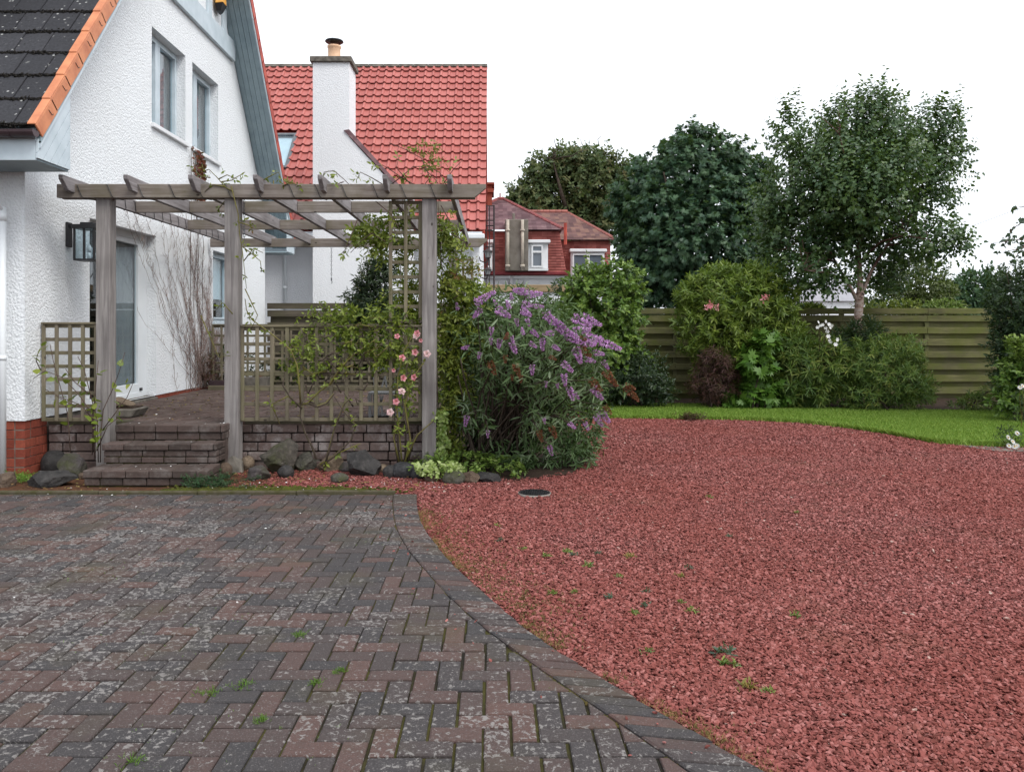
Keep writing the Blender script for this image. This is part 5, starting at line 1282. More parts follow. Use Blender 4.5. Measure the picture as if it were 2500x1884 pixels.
# ---- dark sycamore behind the fence
Y = 25.5; base = at(1690, 803, Y); base.z = 0
sy = tree('sycamore_tree', 'large dense dark green sycamore filling the sky behind the fence', 'tree', base)
mb = MB().tube([(base.x, Y, -.2), (base.x, Y, 2), tuple(at(1680, 600, Y)), tuple(at(1690, 450, Y))], [.28, .24, .16, .04], 8)
for l in ([(1690, 690), (1600, 600), (1540, 520)], [(1690, 680), (1760, 580), (1830, 480)], [(1682, 620), (1640, 500, 24.6), (1620, 420, 24.3)], [(1682, 600), (1720, 480, 26.5), (1740, 380, 27)]): mb.tube(PXL(l, Y), [.11, .02], 6)
mb.build('trunk', M['bark'], sy, smooth=True)
lb = plobes(Y, [(1685, 500, 135, 120), (1600, 570, 80, 85), (1745, 560, 125, 110), (1695, 385, 70, 58), (1660, 420, 70, 60, -.5), (1560, 470, 38, 52), (1830, 470, 55, 75), (1665, 650, 140, 90), (1780, 670, 110, 90), (1550, 545, 36, 48), (1760, 420, 70, 60), (1600, 650, 75, 80, -.6), (1690, 600, 120, 80, -1.2), (1610, 520, 70, 55, -1), (1760, 510, 70, 60, -1.1), (1820, 580, 60, 70, -.4), (1690, 730, 200, 70), (1600, 760, 120, 60), (1810, 740, 110, 60), (1690, 345, 40, 35), (1655, 380, 40, 30), (1740, 375, 45, 30), (1535, 600, 28, 40), (1590, 440, 40, 25), (1860, 440, 30, 35), (1605, 430, 48, 45), (1800, 425, 55, 55), (1850, 560, 55, 80), (1840, 500, 50, 60), (1780, 380, 35, 35), (1518, 470, 22, 20), (1510, 505, 26, 22), (1640, 360, 24, 18), (1720, 335, 22, 20), (1560, 400, 18, 16), (1690, 322, 16, 14)], .9)
lf = Leafy(); P, O = lobe_pts(lb, 9200, .40, .36, 7, .8)
D = O+rng.normal(0, .25, O.shape); D[:, 2] += .1
lf.sprigs(P, D, 7, .155, .95, .16, 'palm', 80, 45, .9, .35, 0, .85, .6)
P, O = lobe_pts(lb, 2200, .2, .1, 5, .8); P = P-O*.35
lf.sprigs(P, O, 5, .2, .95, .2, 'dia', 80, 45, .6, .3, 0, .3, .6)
lf.build('crown', LF['syc'], sy)

# ---- tree far behind, its leaf colours lightened for haze
Y = 42; base = at(1400, 803, Y); base.z = 0
rt = tree('broadleaf_tree', 'airy olive tinted tree with sky gaps beyond the tile hung house', 'tree', base)
mb = MB().tube([(base.x, Y, 0), (base.x, Y, 4), tuple(at(1400, 560, Y)), tuple(at(1395, 450, Y))], [.4, .33, .24, .05], 8)
for l in ([(1400, 620), (1340, 540), (1290, 470)], [(1400, 590), (1450, 500), (1500, 430)], [(1400, 560), (1370, 470, 41), (1350, 390, 41)], [(1400, 540), (1430, 450, 43), (1440, 380, 43)], [(1400, 600), (1470, 560), (1530, 500)]):
    p = PXL(l, Y); mb.tube(p, [.16, .03], 6)
    for _ in range(7): a = p[random.randrange(1, len(p))]; mb.tube(wander(a, a+Vector((random.gauss(0, 1), random.gauss(0, 1), random.uniform(.2, 1.4))), 4, .1), [.05, .012], 4)
mb.build('trunk', M['bark'], rt, smooth=True)
lb = plobes(Y, [(1300, 485, 55, 55), (1340, 425, 60, 50), (1400, 395, 65, 40), (1470, 415, 60, 50), (1515, 450, 35, 50), (1350, 520, 70, 35), (1420, 460, 70, 50), (1270, 480, 28, 25), (1490, 500, 60, 45), (1420, 545, 80, 40), (1540, 540, 50, 60)], .9)
lf = Leafy(); P, O = lobe_pts(lb, 4200, .8, .18, 5, .5)
lf.sprigs(P, O+rng.normal(0, .5, O.shape), 7, .22, .75, .35, 'dia', 85, 35, .5, .2, 0, 1, .7)
lf.build('crown', LF['rear'], rt)

# ---- tree whose hanging twigs enter the frame on the right
Y = 12.5; base = Vector((9.1, Y, 0)); et = tree('weeping_tree', 'slender tree whose drooping leafy twigs hang in from the right edge', 'tree', base)
mb = MB().tube([base, (9.05, Y, 1.5), (9.0, Y, 3.4), (8.9, Y, 4.4)], [.09, .075, .05, .015], 8); lf = Leafy()
for l in ([(2600, 500), (2530, 520), (2470, 560), (2453, 600)], [(2620, 560), (2540, 575), (2470, 588), (2420, 594)], [(2600, 590), (2520, 600), (2475, 610), (2440, 618)], [(2600, 560), (2510, 590), (2485, 620), (2472, 640)], [(2600, 480), (2520, 500), (2475, 508)], [(2620, 600), (2520, 610), (2495, 640)], [(2620, 450), (2560, 440), (2530, 470), (2520, 560)]):
    p = PXL(l, Y); mb.tube([Vector((9.02, Y, p[0].z-.1))]+p, [.018, .003], 5); P, D = along(p, .05, .03); P2 = P[len(P)//4:]; lf.sprigs(P2, D[len(P)//4:], 3, .07, .8, .05, 'heart', 85, 50, .3, .7)
mb.build('trunk', M['birch'], et, smooth=True); P, O = lobe_pts(plobes(12.5, [(2720, 470, 120, 150), (2680, 380, 90, 80), (2760, 600, 110, 90)]), 700, .8); lf.sprigs(P, O+rng.normal(0, .4, O.shape), 6, .07, .8, .22, 'heart', 80, 40, .3, .5); lf.build('crown', LF['silver'], et)

def tips_on(lf):
    P, O = lobe_pts(plobes(13, [(2478, 845, 34, 16), (2495, 872, 20, 10)]), 110, .8); lf.sprigs(P, np.tile([0., -.3, 1.], (len(P), 1)), 4, .075, .6, .08, 'oval', 75, 40, .5, .2, .8, 1)
# ---- generic shrub
def shrub(name, label, cat, Y, px0, lobes, N, m, n, L, W, SL, kind='oval', up=.5, droop=.1, a0=75, a1=25, shell=.4, stems=6, group=None, ts=.5, dirup=.35, zmin=.02, extra=None, cull=.72, fill=True):
    b = at(px0, 803, Y); b.z = 0; t = thing(name, label, cat, b, group); lb = plobes(Y, lobes); P, O = above(*lobe_pts(lb, N, shell, .17, 4, cull), zmin); mb = MB()
    for i in range(stems):
        e = P[rng.integers(len(P))]; s0 = Vector((b.x+random.gauss(0, .12), b.y+random.gauss(0, .08), -.03)); mb.tube(wander(s0, e, 5, .05, .1), [.02, .006], 5)
    mb.build('stem', M['bark'], t, smooth=True)
    D = O+rng.normal(0, .3, O.shape); D[:, 2] += dirup
    lf = Leafy().sprigs(P, D, n, L, W, SL, kind, a0, a1, up, droop, 0, 1, ts)
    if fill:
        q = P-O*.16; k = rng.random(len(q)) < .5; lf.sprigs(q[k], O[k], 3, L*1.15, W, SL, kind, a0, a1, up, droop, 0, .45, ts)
    if extra: extra(lf, t)
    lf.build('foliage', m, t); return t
def shoots(Y, L, kind, ll, W):
    def f(lf, t):
        mb = MB()
        for (x0, y0, x1, y1) in L:
            p = wander(at(x0, y0, Y), at(x1, y1, Y), 4, .02); mb.tube(p, [.006, .003], 4); P, D = along(p, .045, .0); lf.sprigs(P, D, 2, ll, W, .02, kind, 75, 55, .5, .1, .6, 1)
        mb.build('shoot', M['stem'], t)
    return f
shrub('round_leaved_shrub', 'tall bright green shrub of small round leaves with upright shoots, right of the purple buddleia', 'shrub', 15.9, 1470,
      [(1475, 760, 92, 105), (1470, 860, 105, 90), (1440, 705, 58, 50), (1515, 700, 55, 55), (1460, 930, 95, 50), (1410, 800, 50, 90)], 2700, LF['round'], 6, .082, .78, .12, 'heart', .5, .25, extra=shoots(15.8, [(1440, 680, 1432, 612), (1497, 670, 1499, 618), (1520, 690, 1524, 640), (1455, 670, 1450, 640), (1425, 690, 1415, 650), (1545, 720, 1555, 670), (1560, 740, 1572, 690), (1480, 660, 1470, 632)], 'heart', .075, .75))
shrub('dark_evergreen_shrub', 'low dark glossy evergreen mound at the foot of the fence, left part of the lawn', 'shrub', 15.6, 1560, [(1560, 920, 72, 62), (1500, 930, 70, 50), (1600, 950, 45, 35)], 1500, LF['dark'], 6, .06, .6, .1, 'oval')
def azalea(lf, t):
    for (px, py) in ((1735, 745), (1723, 748), (1748, 750), (1870, 725), (1863, 729)):
        p = at(px, py, 15.2); P = np.repeat([tuple(p)], 14, 0)+rng.normal(0, .02, (14, 3)); l2 = Leafy(); d = rng.normal(0, 1, (14, 3)); d[:, 1] -= .6; l2.add(P, d, rng.normal(0, 1, (14, 3)), .07*np.ones(14), .7, 'oval', rng.random(14)); l2.build('flower', FL['pink'], t)
shrub('azalea_shrub', 'big yellow green shrub with two pink flower heads against the fence', 'shrub', 16.1, 1800,
      [(1800, 735, 120, 75), (1740, 800, 85, 80), (1870, 770, 78, 100), (1700, 720, 40, 45), (1800, 860, 110, 75), (1770, 690, 70, 40), (1860, 690, 50, 45), (1690, 760, 35, 40), (1880, 880, 60, 60), (1760, 910, 70, 50), (1830, 930, 90, 45), (1930, 830, 40, 50)], 2300, LF['rhodo'], 9, .135, .36, .10, 'lance', .6, .1, 70, 35, .45, 10, extra=azalea)
shrub('red_maple', 'small dark red feathery maple at the foot of the fence', 'shrub', 15.4, 1745, [(1747, 895, 42, 30), (1745, 870, 32, 20), (1740, 945, 52, 38), (1720, 920, 30, 30), (1775, 920, 30, 30)], 620, LF['red'], 7, .10, .16, .06, 'lance', .4, .7, 80, 40)
shrub('sycamore_seedling', 'bright green lobed-leaf sapling between the red maple and the narrow leaved shrubs', 'shrub', 15.3, 1840, [(1845, 890, 42, 55), (1810, 970, 42, 22), (1870, 840, 35, 30), (1880, 960, 30, 30)], 170, LF['palm'], 4, .17, .95, .1, 'palm', 1.2, .15, 80, 55, .8, fill=False)
shrub('narrow_leaved_shrub', 'spurge-like shrub of narrow yellow green whorls below the white anemones', 'shrub', 15.5, 1990, [(1990, 900, 85, 68), (1960, 945, 75, 45), (2030, 870, 40, 42), (1940, 870, 40, 40)], 760, LF['spurge'], 12, .17, .17, .10, 'lance', .5, .2, 85, 35)
shrub('low_green_shrub', 'rounded low green shrub with yellowish tips at the foot of the birch', 'shrub', 15.1, 2160, [(2170, 915, 85, 72), (2130, 880, 50, 55), (2225, 945, 48, 55), (2110, 960, 55, 40), (2200, 860, 50, 40)], 1400, LF['spurge'], 8, .10, .24, .09, 'lance', .5, .1, 80, 30)
shrub('dark_narrow_shrub', 'dark narrow leaved plant wrapped round the lower birch trunk', 'shrub', 15.9, 2112, [(2115, 815, 36, 30), (2105, 860, 36, 40), (2060, 850, 40, 40)], 240, LF['hedge'], 10, .15, .17, .1, 'lance', .4, .3)
shrub('beech_hedge', 'tall dark hedge closing the right end of the lawn', 'hedge', 14.2, 2500, [(2495, 735, 78, 90), (2520, 860, 85, 100), (2462, 790, 35, 90), (2540, 960, 90, 70), (2570, 760, 70, 110), (2448, 900, 22, 60), (2600, 860, 100, 130)], 3600, LF['hedge'], 6, .075, .55, .12, 'oval', .5, .2, extra=shoots(14.1, [(2490, 690, 2486, 635), (2470, 690, 2462, 655), (2500, 680, 2506, 640)], 'oval', .06, .5))
shrub('bramble_bush', 'green arching bush with yellow tips in front of the right hand hedge', 'shrub', 13.2, 2490, [(2490, 930, 45, 65), (2470, 985, 40, 28), (2510, 880, 40, 40)], 420, LF['round'], 6, .085, .62, .1, 'oval', .6, .3, extra=lambda lf, t: tips_on(lf))
shrub('low_fern', 'small feathery plant on bare soil near the right end of the fence', 'plant', 14.9, 2370, [(2385, 985, 38, 22), (2345, 995, 25, 14), (2420, 975, 25, 25)], 150, LF['spurge'], 6, .11, .2, .06, 'lance', .6, .3, fill=False, stems=3)
shrub('blue_green_hedge', 'dense blue green hedge rising behind the fence on the right', 'hedge', 21.5, 2390, [(2390, 712, 60, 52), (2335, 735, 55, 45), (2440, 730, 50, 55), (2360, 780, 120, 60), (2400, 850, 120, 100)], 2300, LF['syc'], 6, .13, .6, .15, 'oval')
shrub('olive_bush', 'loose olive green bush behind the fence right of the birch', 'shrub', 19.8, 2220, [(2235, 690, 75, 55), (2180, 735, 85, 35), (2280, 730, 50, 45), (2230, 800, 110, 60)], 1300, LF['olive'], 6, .11, .5, .14, 'oval')
for lab, L in (('variegated creeper tumbling over the fence top beside the blue green hedge', [(2305, 750, 42, 13), (2330, 756, 22, 8)]), ('yellow green creeper along the fence top right of the birch trunk', [(2165, 751, 60, 10), (2210, 748, 40, 12), (2130, 755, 24, 6)]), ('small creeper on the fence top left of the birch trunk', [(1980, 755, 36, 6)])):
    shrub('fence_creeper', lab, 'climber', 17.9, L[0][0], L, 220, LF['ivy'] if 'varie' in lab else LF['lime'], 5, .07, .6, .07, 'oval', .6, .1, group='creepers on the fence top', fill=False, stems=3)
shrub('garden_rose', 'dark leaved rose with one red bloom rising above the patio fence', 'rose', 16.6, 1350, [(1350, 725, 24, 22), (1370, 700, 22, 14), (1345, 750, 26, 14), (1355, 780, 30, 20)], 110, LF['hedge'], 5, .075, .6, .08, 'oval', fill=False, stems=4)

# ---- flower makers
def rose_mesh(m, r, open_=1.0):
    P = []; D = []; Nn = []; Ls = []
    for ring, (n, tilt, l) in enumerate(((5, 75, 1), (5, 50, .85), (4, 25, .62), (3, 8, .45))):
        for k in range(n):
            a = 2*math.pi*k/n+ring*.6; an = R(tilt*open_)
            P.append((0, 0, 0)); D.append((math.cos(a)*math.sin(an), math.sin(a)*math.sin(an), math.cos(an))); Nn.append((-math.cos(a)*math.cos(an), -math.sin(a)*math.cos(an), math.sin(an))); Ls.append(r*l)
    V, F, k = leaves(np.array(P, float), np.array(D), np.array(Nn), np.array(Ls), 1.25, 'oval')
    return np_mesh('flower', V, F, m, np.repeat(rng.random(len(P)), k))
def star_mesh(m, n, r, w_, centre=None):
    a = np.arange(n)*2*math.pi/n; D = np.c_[np.cos(a), np.sin(a), .25*np.ones(n)]; V, F, k = leaves(np.zeros((n, 3)), D, np.tile([0, 0, 1.], (n, 1)), r*np.ones(n), w_, 'oval')
    return np_mesh('flower', V, F, m, np.repeat(rng.random(n), k))
def aim(d): return Vector(d).to_track_quat('Z', 'Y').to_euler()

# white anemones
at_ = thing('anemone_plant', 'tall stems of white anemone flowers left of the birch trunk', 'flowers', at(2015, 985, 15.7)); mb = MB(); wm_ = star_mesh(FL['white'], 6, .042, .8)
for (cx, cy) in ((640, 800), (540, 810), (600, 845), (545, 870), (640, 890), (685, 840), (722, 855), (665, 935), (690, 1050), (795, 1045), (775, 1110), (700, 885), (675, 1000), (530, 880), (705, 1080), (570, 855)):
    p = at(1900+cx/5.53, 640+cy/5.53, 15.0+random.uniform(-.1, .1)); mb.tube(wander((at(2015, 985, 15.6).x+random.gauss(0, .1), 15.6, .1), p, 5, .03), [.006, .003], 4)
    link('flower', wm_, at_, loc=p, rot=aim((random.gauss(0, .4), -1, random.gauss(.2, .4))), scale=random.uniform(.8, 1.15))
mb.build('stem', M['twig'], at_)
# daisies at the right edge
for lab, L, Y in (('white daisies on the path at the right edge of the lawn', [(2483, 1058), (2461, 1068), (2472, 1078), (2463, 1088), (2477, 1090), (2482, 1088)], 10.1), ('lone white daisy by the hedge on the right', [(2490, 946), (2496, 942)], 12.2)):
    b = gnd(2490, 1100) if Y < 11 else Vector((8.1, 12.3, 0)); dt = thing('daisy_plant', lab, 'flowers', b); me = star_mesh(FL['white'], 13, .040, .34); mb = MB(); lf = Leafy()
    for (px, py) in L:
        p = at(px, py, Y); mb.tube(wander((p.x+.05+random.gauss(0, .03), Y+.1, .0), p, 4, .02), [.004, .003], 4); e = aim((random.gauss(0, .3), -1, .6)); link('flower', me, dt, loc=p, rot=e)
        q = MB().lathe([(.004, .004), (.011, .003), (.009, .010), (.002, .012)], (0, 0, 0), 8).mesh('flower_centre', FL['gold']); link('flower_centre', q, dt, loc=p, rot=e)
    P = np.c_[rng.normal(b.x+.05, .08, 40), rng.normal(Y+.1, .06, 40), rng.uniform(.02, .22 if Y < 11 else .6, 40)]; lf.sprigs(P, rng.normal(0, .4, (40, 3))+[0, 0, 1], 5, .06, .25, .05, 'lance')
    mb.build('stem', M['stem'], dt); lf.build('foliage', LF['hedge'], dt)

# ---- BUDDLEIA -----------------------------------------------------------------
BY = 9.1; bb = gnd(1215, 1128); bu = thing('buddleia_bush', 'big arching buddleia bush covered with purple flower spikes beside the pergola', 'shrub', (bb.x, 8.9, 0))
lb = plobes(BY, [(1280, 785, 125, 62), (1205, 830, 100, 75), (1340, 860, 105, 80, -.1), (1270, 880, 120, 80, -.15), (1385, 960, 80, 80, -.1), (1395, 1050, 68, 75, -.1), (1170, 800, 60, 70), (1330, 1095, 95, 50, -.3), (1250, 750, 80, 35), (1420, 880, 55, 50, -.1), (1300, 960, 75, 60, -.1), (1240, 1120, 50, 30, -.4), (1400, 1110, 50, 35, -.3), (1150, 1010, 30, 30, -.3), (1150, 980, 70, 100, .6), (1225, 990, 85, 100, .7), (1130, 1080, 50, 40, .5)], .62)
mb = MB(); tips = []
PU = """405,235,1,-.55,150 665,190,-1,-.2,100 760,212,1,-.1,110 575,290,-.3,-1,60 540,345,.8,.5,110 350,350,-.5,.6,80 640,415,.2,1,55 720,415,.3,1,55 705,345,.5,.3,90 720,288,1,.2,80
885,390,.6,.6,120 930,420,.9,.5,120 1010,490,.9,.5,150 1110,410,.9,.5,140 1180,402,.9,.45,140 1110,475,1,-.15,110 870,495,-1,.1,75 770,495,.7,.7,65 455,480,0,1,60 510,575,-.2,1,70 605,535,.2,1,45 450,553,0,1,48
615,598,.4,1,85 825,575,0,1,80 755,580,.6,.4,60 1040,535,.8,.5,95 1155,572,1,.1,100 1290,570,.95,.38,190 1195,530,.95,.3,120 265,600,-1,.1,55 365,655,-.3,1,48 1085,655,.3,1,105 1235,640,.9,.2,75 1170,690,.9,.3,70
750,760,0,1,68 1005,740,.7,.6,90 985,830,.1,1,80 925,600,.6,.4,60 850,865,0,1,40 935,875,.2,1,40 1030,930,.3,1,90 1070,945,.5,.7,60 1225,930,.6,.8,100 1285,725,.5,.8,65 270,1130,-.2,1,70 428,1225,0,1,48 885,1345,.3,1,66
1280,1100,.6,.8,95 1235,1130,.5,.8,80 1145,1168,.3,.6,60 1040,1165,.4,.3,60 680,480,-.2,-.9,50 960,460,.9,.4,90 800,300,1,.1,60 600,230,-.2,-1,50 480,270,-.4,-.8,40 1100,560,.9,.3,70 840,1130,.2,1,40 205,300,-.2,-1,50"""
SPN = """1130,620,.7,.7,110 460,745,.4,.9,95 640,760,.4,1,85 555,680,0,1,55 565,520,.2,-.8,60 1320,820,.6,.8,125 1210,870,.7,.7,105 1470,930,.7,.7,130 1460,885,.9,.3,75 810,1240,.3,1,75 905,1210,.4,1,85 668,825,0,1,50 605,815,0,1,40 900,675,.8,.4,50 1110,535,.9,.2,70 1300,1050,.6,.7,70"""
def spike_mesh(m, seed, lean):
    r = np.random.default_rng(seed); n = 190; t = r.random(n)**.9; a = r.uniform(0, 6.28, n); rad = .15*(1-t)**.7*(1-.25*np.exp(-t*12))*r.uniform(.55, 1.1, n)+.006
    P = np.c_[rad*np.cos(a)*.55, rad*np.sin(a)*.55, t]; D = np.c_[np.cos(a), np.sin(a), r.uniform(.1, 1, n)]
    V, F, k = leaves(P, D, np.c_[r.normal(0, 1, (n, 3))], .095*(1-.35*t), 1.0, 'dia'); return np_mesh('flower_spike', V, F, m, np.repeat(r.random(n), k))
SPm = [spike_mesh(FL['purple'], i, 0) for i in range(4)]; SSm = [spike_mesh(FL['spent'], 20+i, 0) for i in range(2)]
lf = Leafy(); C = (at(1290, 900, 9.05).x, 9.05, 1.05); Rr = (.97, 1.42, .97)
def put_spikes(txt, meshes, sp):
    for q in txt.split():
        x, y, dx, dy, l = [float(v) for v in q.split(',')]; px, py = 1050+x/3.031, 650+y/3.031; p = on_ell(px, py, C, Rr)
        k = p.y/F0; ln = l/3.031*k*1.12; d = Vector((dx, -.45, -dy)).normalized(); p2 = p+Vector((0, -.14, 0))-d*ln*.5
        fat = max(1.35, min(2.2, .16/ln*2.2)); link('flower_spike', random.choice(meshes), bu, loc=p2, rot=(d.to_track_quat('Z', 'Y') @ Matrix.Rotation(random.uniform(0, 6.28), 3, 'Z').to_quaternion()).to_euler(), scale=(ln*fat, ln*fat, ln*1.05)); tips.append((p2, d))
put_spikes(PU, SPm, 0); put_spikes(SPN, SSm, 1)
for i, (p, d) in enumerate(tips):
    s0 = Vector((bb.x+random.gauss(0, .16), 8.95+random.gauss(0, .12), -.02)); m1 = s0.lerp(p, .5)+Vector((random.gauss(0, .05), .12, .22)); path = [s0, s0.lerp(m1, .5)+Vector((0, .04, .06)), m1, m1.lerp(p, .6)+Vector((0, .02, .08)), p]
    mb.tube(path, [.011, .004], 5)
    P, D = along(path[2:], .06, .02); lf.sprigs(P, D, 2, .115, .27, .03, 'lance', 75, 55, .7, .25, .2, 1, .4)
    lf.sprigs(np.array([tuple(p)]*2)-rng.normal(0, .02, (2, 3)), np.array([tuple(d)]*2), 2, .09, .25, .05, 'lance', 80, 60, .6, .3, .5, 1)
for i in range(16):
    a = random.uniform(-.5, .5); mb.tube(wander((bb.x+a*.5, 8.85+random.gauss(0, .12), -.02), (bb.x+a*1.6, 8.95+random.gauss(0, .3), random.uniform(.9, 1.5)), 6, .03), [.016, .006], 6)
mb.build('stem', M['bark'], bu, smooth=True)
P, O = above(*lobe_pts(lb, 2500, .4, .15, 5, .72), .05); D = O+rng.normal(0, .4, O.shape); D[:, 2] += .1; lf.sprigs(P, D, 6, .112, .26, .11, 'lance', 75, 35, .6, .35, 0, 1, .5)
lf.build('foliage', LF['budd'], bu)

# ---- climbers and roses on the pergola -------------------------------------------
def vine_plant(name, label, cat, base, stems, m, leaf, masses=None, massN=0, step=.06, stemmat='stem', rad=(.008, .003), group=None, tl=(0, 1), Ym=8.75, old=None):
    t = thing(name, label, cat, base, group); mb = MB(); lf = Leafy(); n, L, W, SL, kind = leaf
    for s_, leafy in stems:
        mb.tube(s_, list(rad) if len(s_) != 2 else list(rad), 6)
        if leafy > 0:
            P, D = along(s_, step/leafy, .015); k = max(0, int(len(P)*.25)); lf.sprigs(P[k:], D[k:], n, L, W, SL, kind, 80, 35, .5, .2, *tl)
    mb.build('stem', M[stemmat], t, smooth=True)
    if old:
        mo = MB()
        for s_ in old: mo.tube(s_, [.012, .0045], 6)
        mo.build('old_stem', M['bark'], t, smooth=True)
    if masses:
        P, O = lobe_pts(masses, massN, .85, .2, 4, .5); D = O+rng.normal(0, .6, O.shape); lf.sprigs(P, D, n, L, W, SL, kind, 80, 35, .5, .2, *tl)
    if lf.V: lf.build('foliage', m, t)
    return t
c6 = lambda L, Y: [at(500+q[0]/2.949, 750+q[1]/2.949, q[2] if len(q) > 2 else Y) for q in L]
c5 = lambda L, Y: [at(500+q[0]/2.949, 400+q[1]/2.949, q[2] if len(q) > 2 else Y) for q in L]
YR = 8.48
st = [(c6([(800, 1090), (770, 1000), (720, 900), (685, 780), (690, 700)], YR), 0), (c6([(690, 700), (680, 560), (665, 420), (620, 310), (540, 240), (450, 170), (340, 90), (300, 20), (290, -60)], YR), .25),
      (c6([(690, 700), (740, 690), (820, 610), (900, 550), (960, 460), (1030, 380), (1130, 300), (1230, 230)], YR), .5), (c6([(740, 690), (800, 715), (870, 690), (930, 620)], YR), 0), (c6([(900, 560), (1000, 420, 8.6), (1110, 230, 8.55)], YR), .4),
      (c6([(860, 1150), (900, 1000), (940, 850), (1000, 700), (1060, 640)], YR), .15), (c6([(830, 1130), (920, 1080), (1050, 960), (1090, 850), (1010, 760)], YR), .1), (c6([(700, 720), (600, 640), (480, 700), (540, 840)], YR), .15), (c6([(840, 1140), (960, 1050), (1120, 980)], YR), .05),
      (c6([(1420, 1130, 8.4), (1400, 900, 8.4), (1380, 700, 8.45), (1390, 500, 8.45), (1440, 300, 8.42), (1500, 200, 8.4)], YR), .9), (c6([(1440, 1130, 8.4), (1480, 950, 8.4), (1440, 700, 8.4), (1500, 500, 8.4), (1590, 380, 8.38)], YR), .7), (c6([(1430, 1130, 8.4), (1530, 920, 8.4), (1640, 820, 8.38)], YR), 0), (c6([(1400, 1120, 8.4), (1360, 940, 8.4), (1370, 860, 8.4)], YR), .2)]
for i in range(14):
    a = (random.uniform(600, 1250), random.uniform(100, 500)); st.append((c6([a, (a[0]+random.uniform(-60, 60), a[1]+random.uniform(-60, 40)), (a[0]+random.uniform(-140, 140), a[1]+random.uniform(-90, 80))], 8.5), .5))
ms = plobes(8.6, [(820, 770, 90, 24), (870, 790, 70, 36), (1005, 850, 24, 60), (1000, 930, 24, 50), (900, 840, 70, 40), (760, 850, 40, 40), (720, 900, 30, 30), (940, 765, 55, 35), (975, 800, 42, 50), (990, 860, 40, 45), (935, 880, 38, 30), (985, 930, 30, 30), (800, 800, 50, 25), (860, 830, 60, 30), (965, 740, 40, 25), (985, 990, 20, 35), (790, 895, 30, 20), (1010, 780, 30, 30)], .4)
OLD = [c6(l, 8.47) for l in ([(805, 1095), (775, 1005), (725, 905), (688, 790), (692, 700), (720, 660)], [(860, 1150), (905, 1000), (945, 850), (1005, 700), (1070, 630)], [(840, 1140), (930, 1075), (1055, 955), (1085, 850), (1000, 750), (930, 640)], [(700, 730), (610, 640), (560, 560), (580, 470)], [(745, 690), (810, 718), (880, 690), (950, 600)],
       [(1400, 1130), (1385, 900), (1350, 700)], [(1440, 1130), (1450, 850), (1420, 640)], [(1460, 1120), (1510, 930), (1650, 815)], [(1390, 1120), (1365, 950), (1400, 830)], [(1430, 1120), (1480, 980), (1530, 900)])]
for i in range(16):
    a = (random.uniform(560, 1300), random.uniform(250, 700)); OLD.append(c6([a, (a[0]+random.uniform(-60, 60), a[1]+random.uniform(-80, 80)), (a[0]+random.uniform(-130, 130), a[1]+random.uniform(-110, 110))], 8.52))
cr = vine_plant('climbing_rose', 'climbing rose with pink blooms and lime leaves over the wide trellis', 'rose', gnd(790, 1130), st, LF['lime'], (5, .052, .62, .07, 'oval'), ms, 640, .09, 'stem', (.011, .0045), tl=(0, .85), old=OLD)
rm = [rose_mesh(FL['pink'], .042), rose_mesh(FL['pink'], .045, .8), rose_mesh(FL['palepink'], .045, 1.15)]
for i, (x, y) in enumerate(((1385, 210), (1522, 205), (1555, 240), (1515, 325), (1420, 365), (1600, 335), (1360, 455), (1425, 510), (1508, 505), (1418, 605), (1377, 680), (1335, 755), (1530, 190))):
    p = c6([(x, y)], 8.36)[0]; s_ = {2: .6, 6: .6, 0: .8}.get(i, 1.0); link('flower', rm[2] if i in (1, 5, 9, 11) else rm[i % 2], cr, loc=p, rot=aim((random.gauss(0, .35), -1, random.gauss(.25, .3))), scale=s_)
# shoots of the same kind at the middle post, arching over the beam
Y2 = 8.47
st = [(c5([(205, 200), (150, 170), (90, 100), (30, 40), (-40, 60)], Y2), .3), (c5([(120, 130), (190, 120), (290, 60)], Y2), 1.6), (c5([(100, 110), (160, 80), (230, 110)], Y2), 1.5), (c5([(150, 165), (60, 150), (0, 200)], Y2), .6), (c5([(40, 100), (-30, 90), (-90, 30)], Y2), .5),
      (c5([(190, 160), (240, 360), (250, 500), (270, 620), (285, 760), (300, 900)], 8.44), .05), (c5([(275, 600), (330, 640), (400, 700), (410, 780)], Y2), .9), (c5([(280, 700), (350, 610), (420, 640)], Y2), .9), (c5([(240, 420), (310, 440), (350, 460)], Y2), .6), (c5([(380, 140), (470, 90), (530, 60), (560, 130)], Y2), .4), (c5([(560, 160), (620, 130), (700, 170)], Y2), .6), (c5([(150, 260), (90, 340), (140, 380)], 8.7), .3), (c5([(200, 1080), (130, 1000), (70, 1060)], 8.45), .7), (c5([(290, 900), (380, 1090), (330, 1200)], 8.45), .7), (c5([(-30, 1090), (100, 1390), (180, 1380)], 8.45), .5)]
vine_plant('rose_shoots', 'thin rose shoots climbing the middle post and arching over the beam', 'rose', gnd(600, 1150), st, LF['lime'], (4, .045, .6, .06, 'oval'), None, 0, .12, 'stem', (.007, .003))
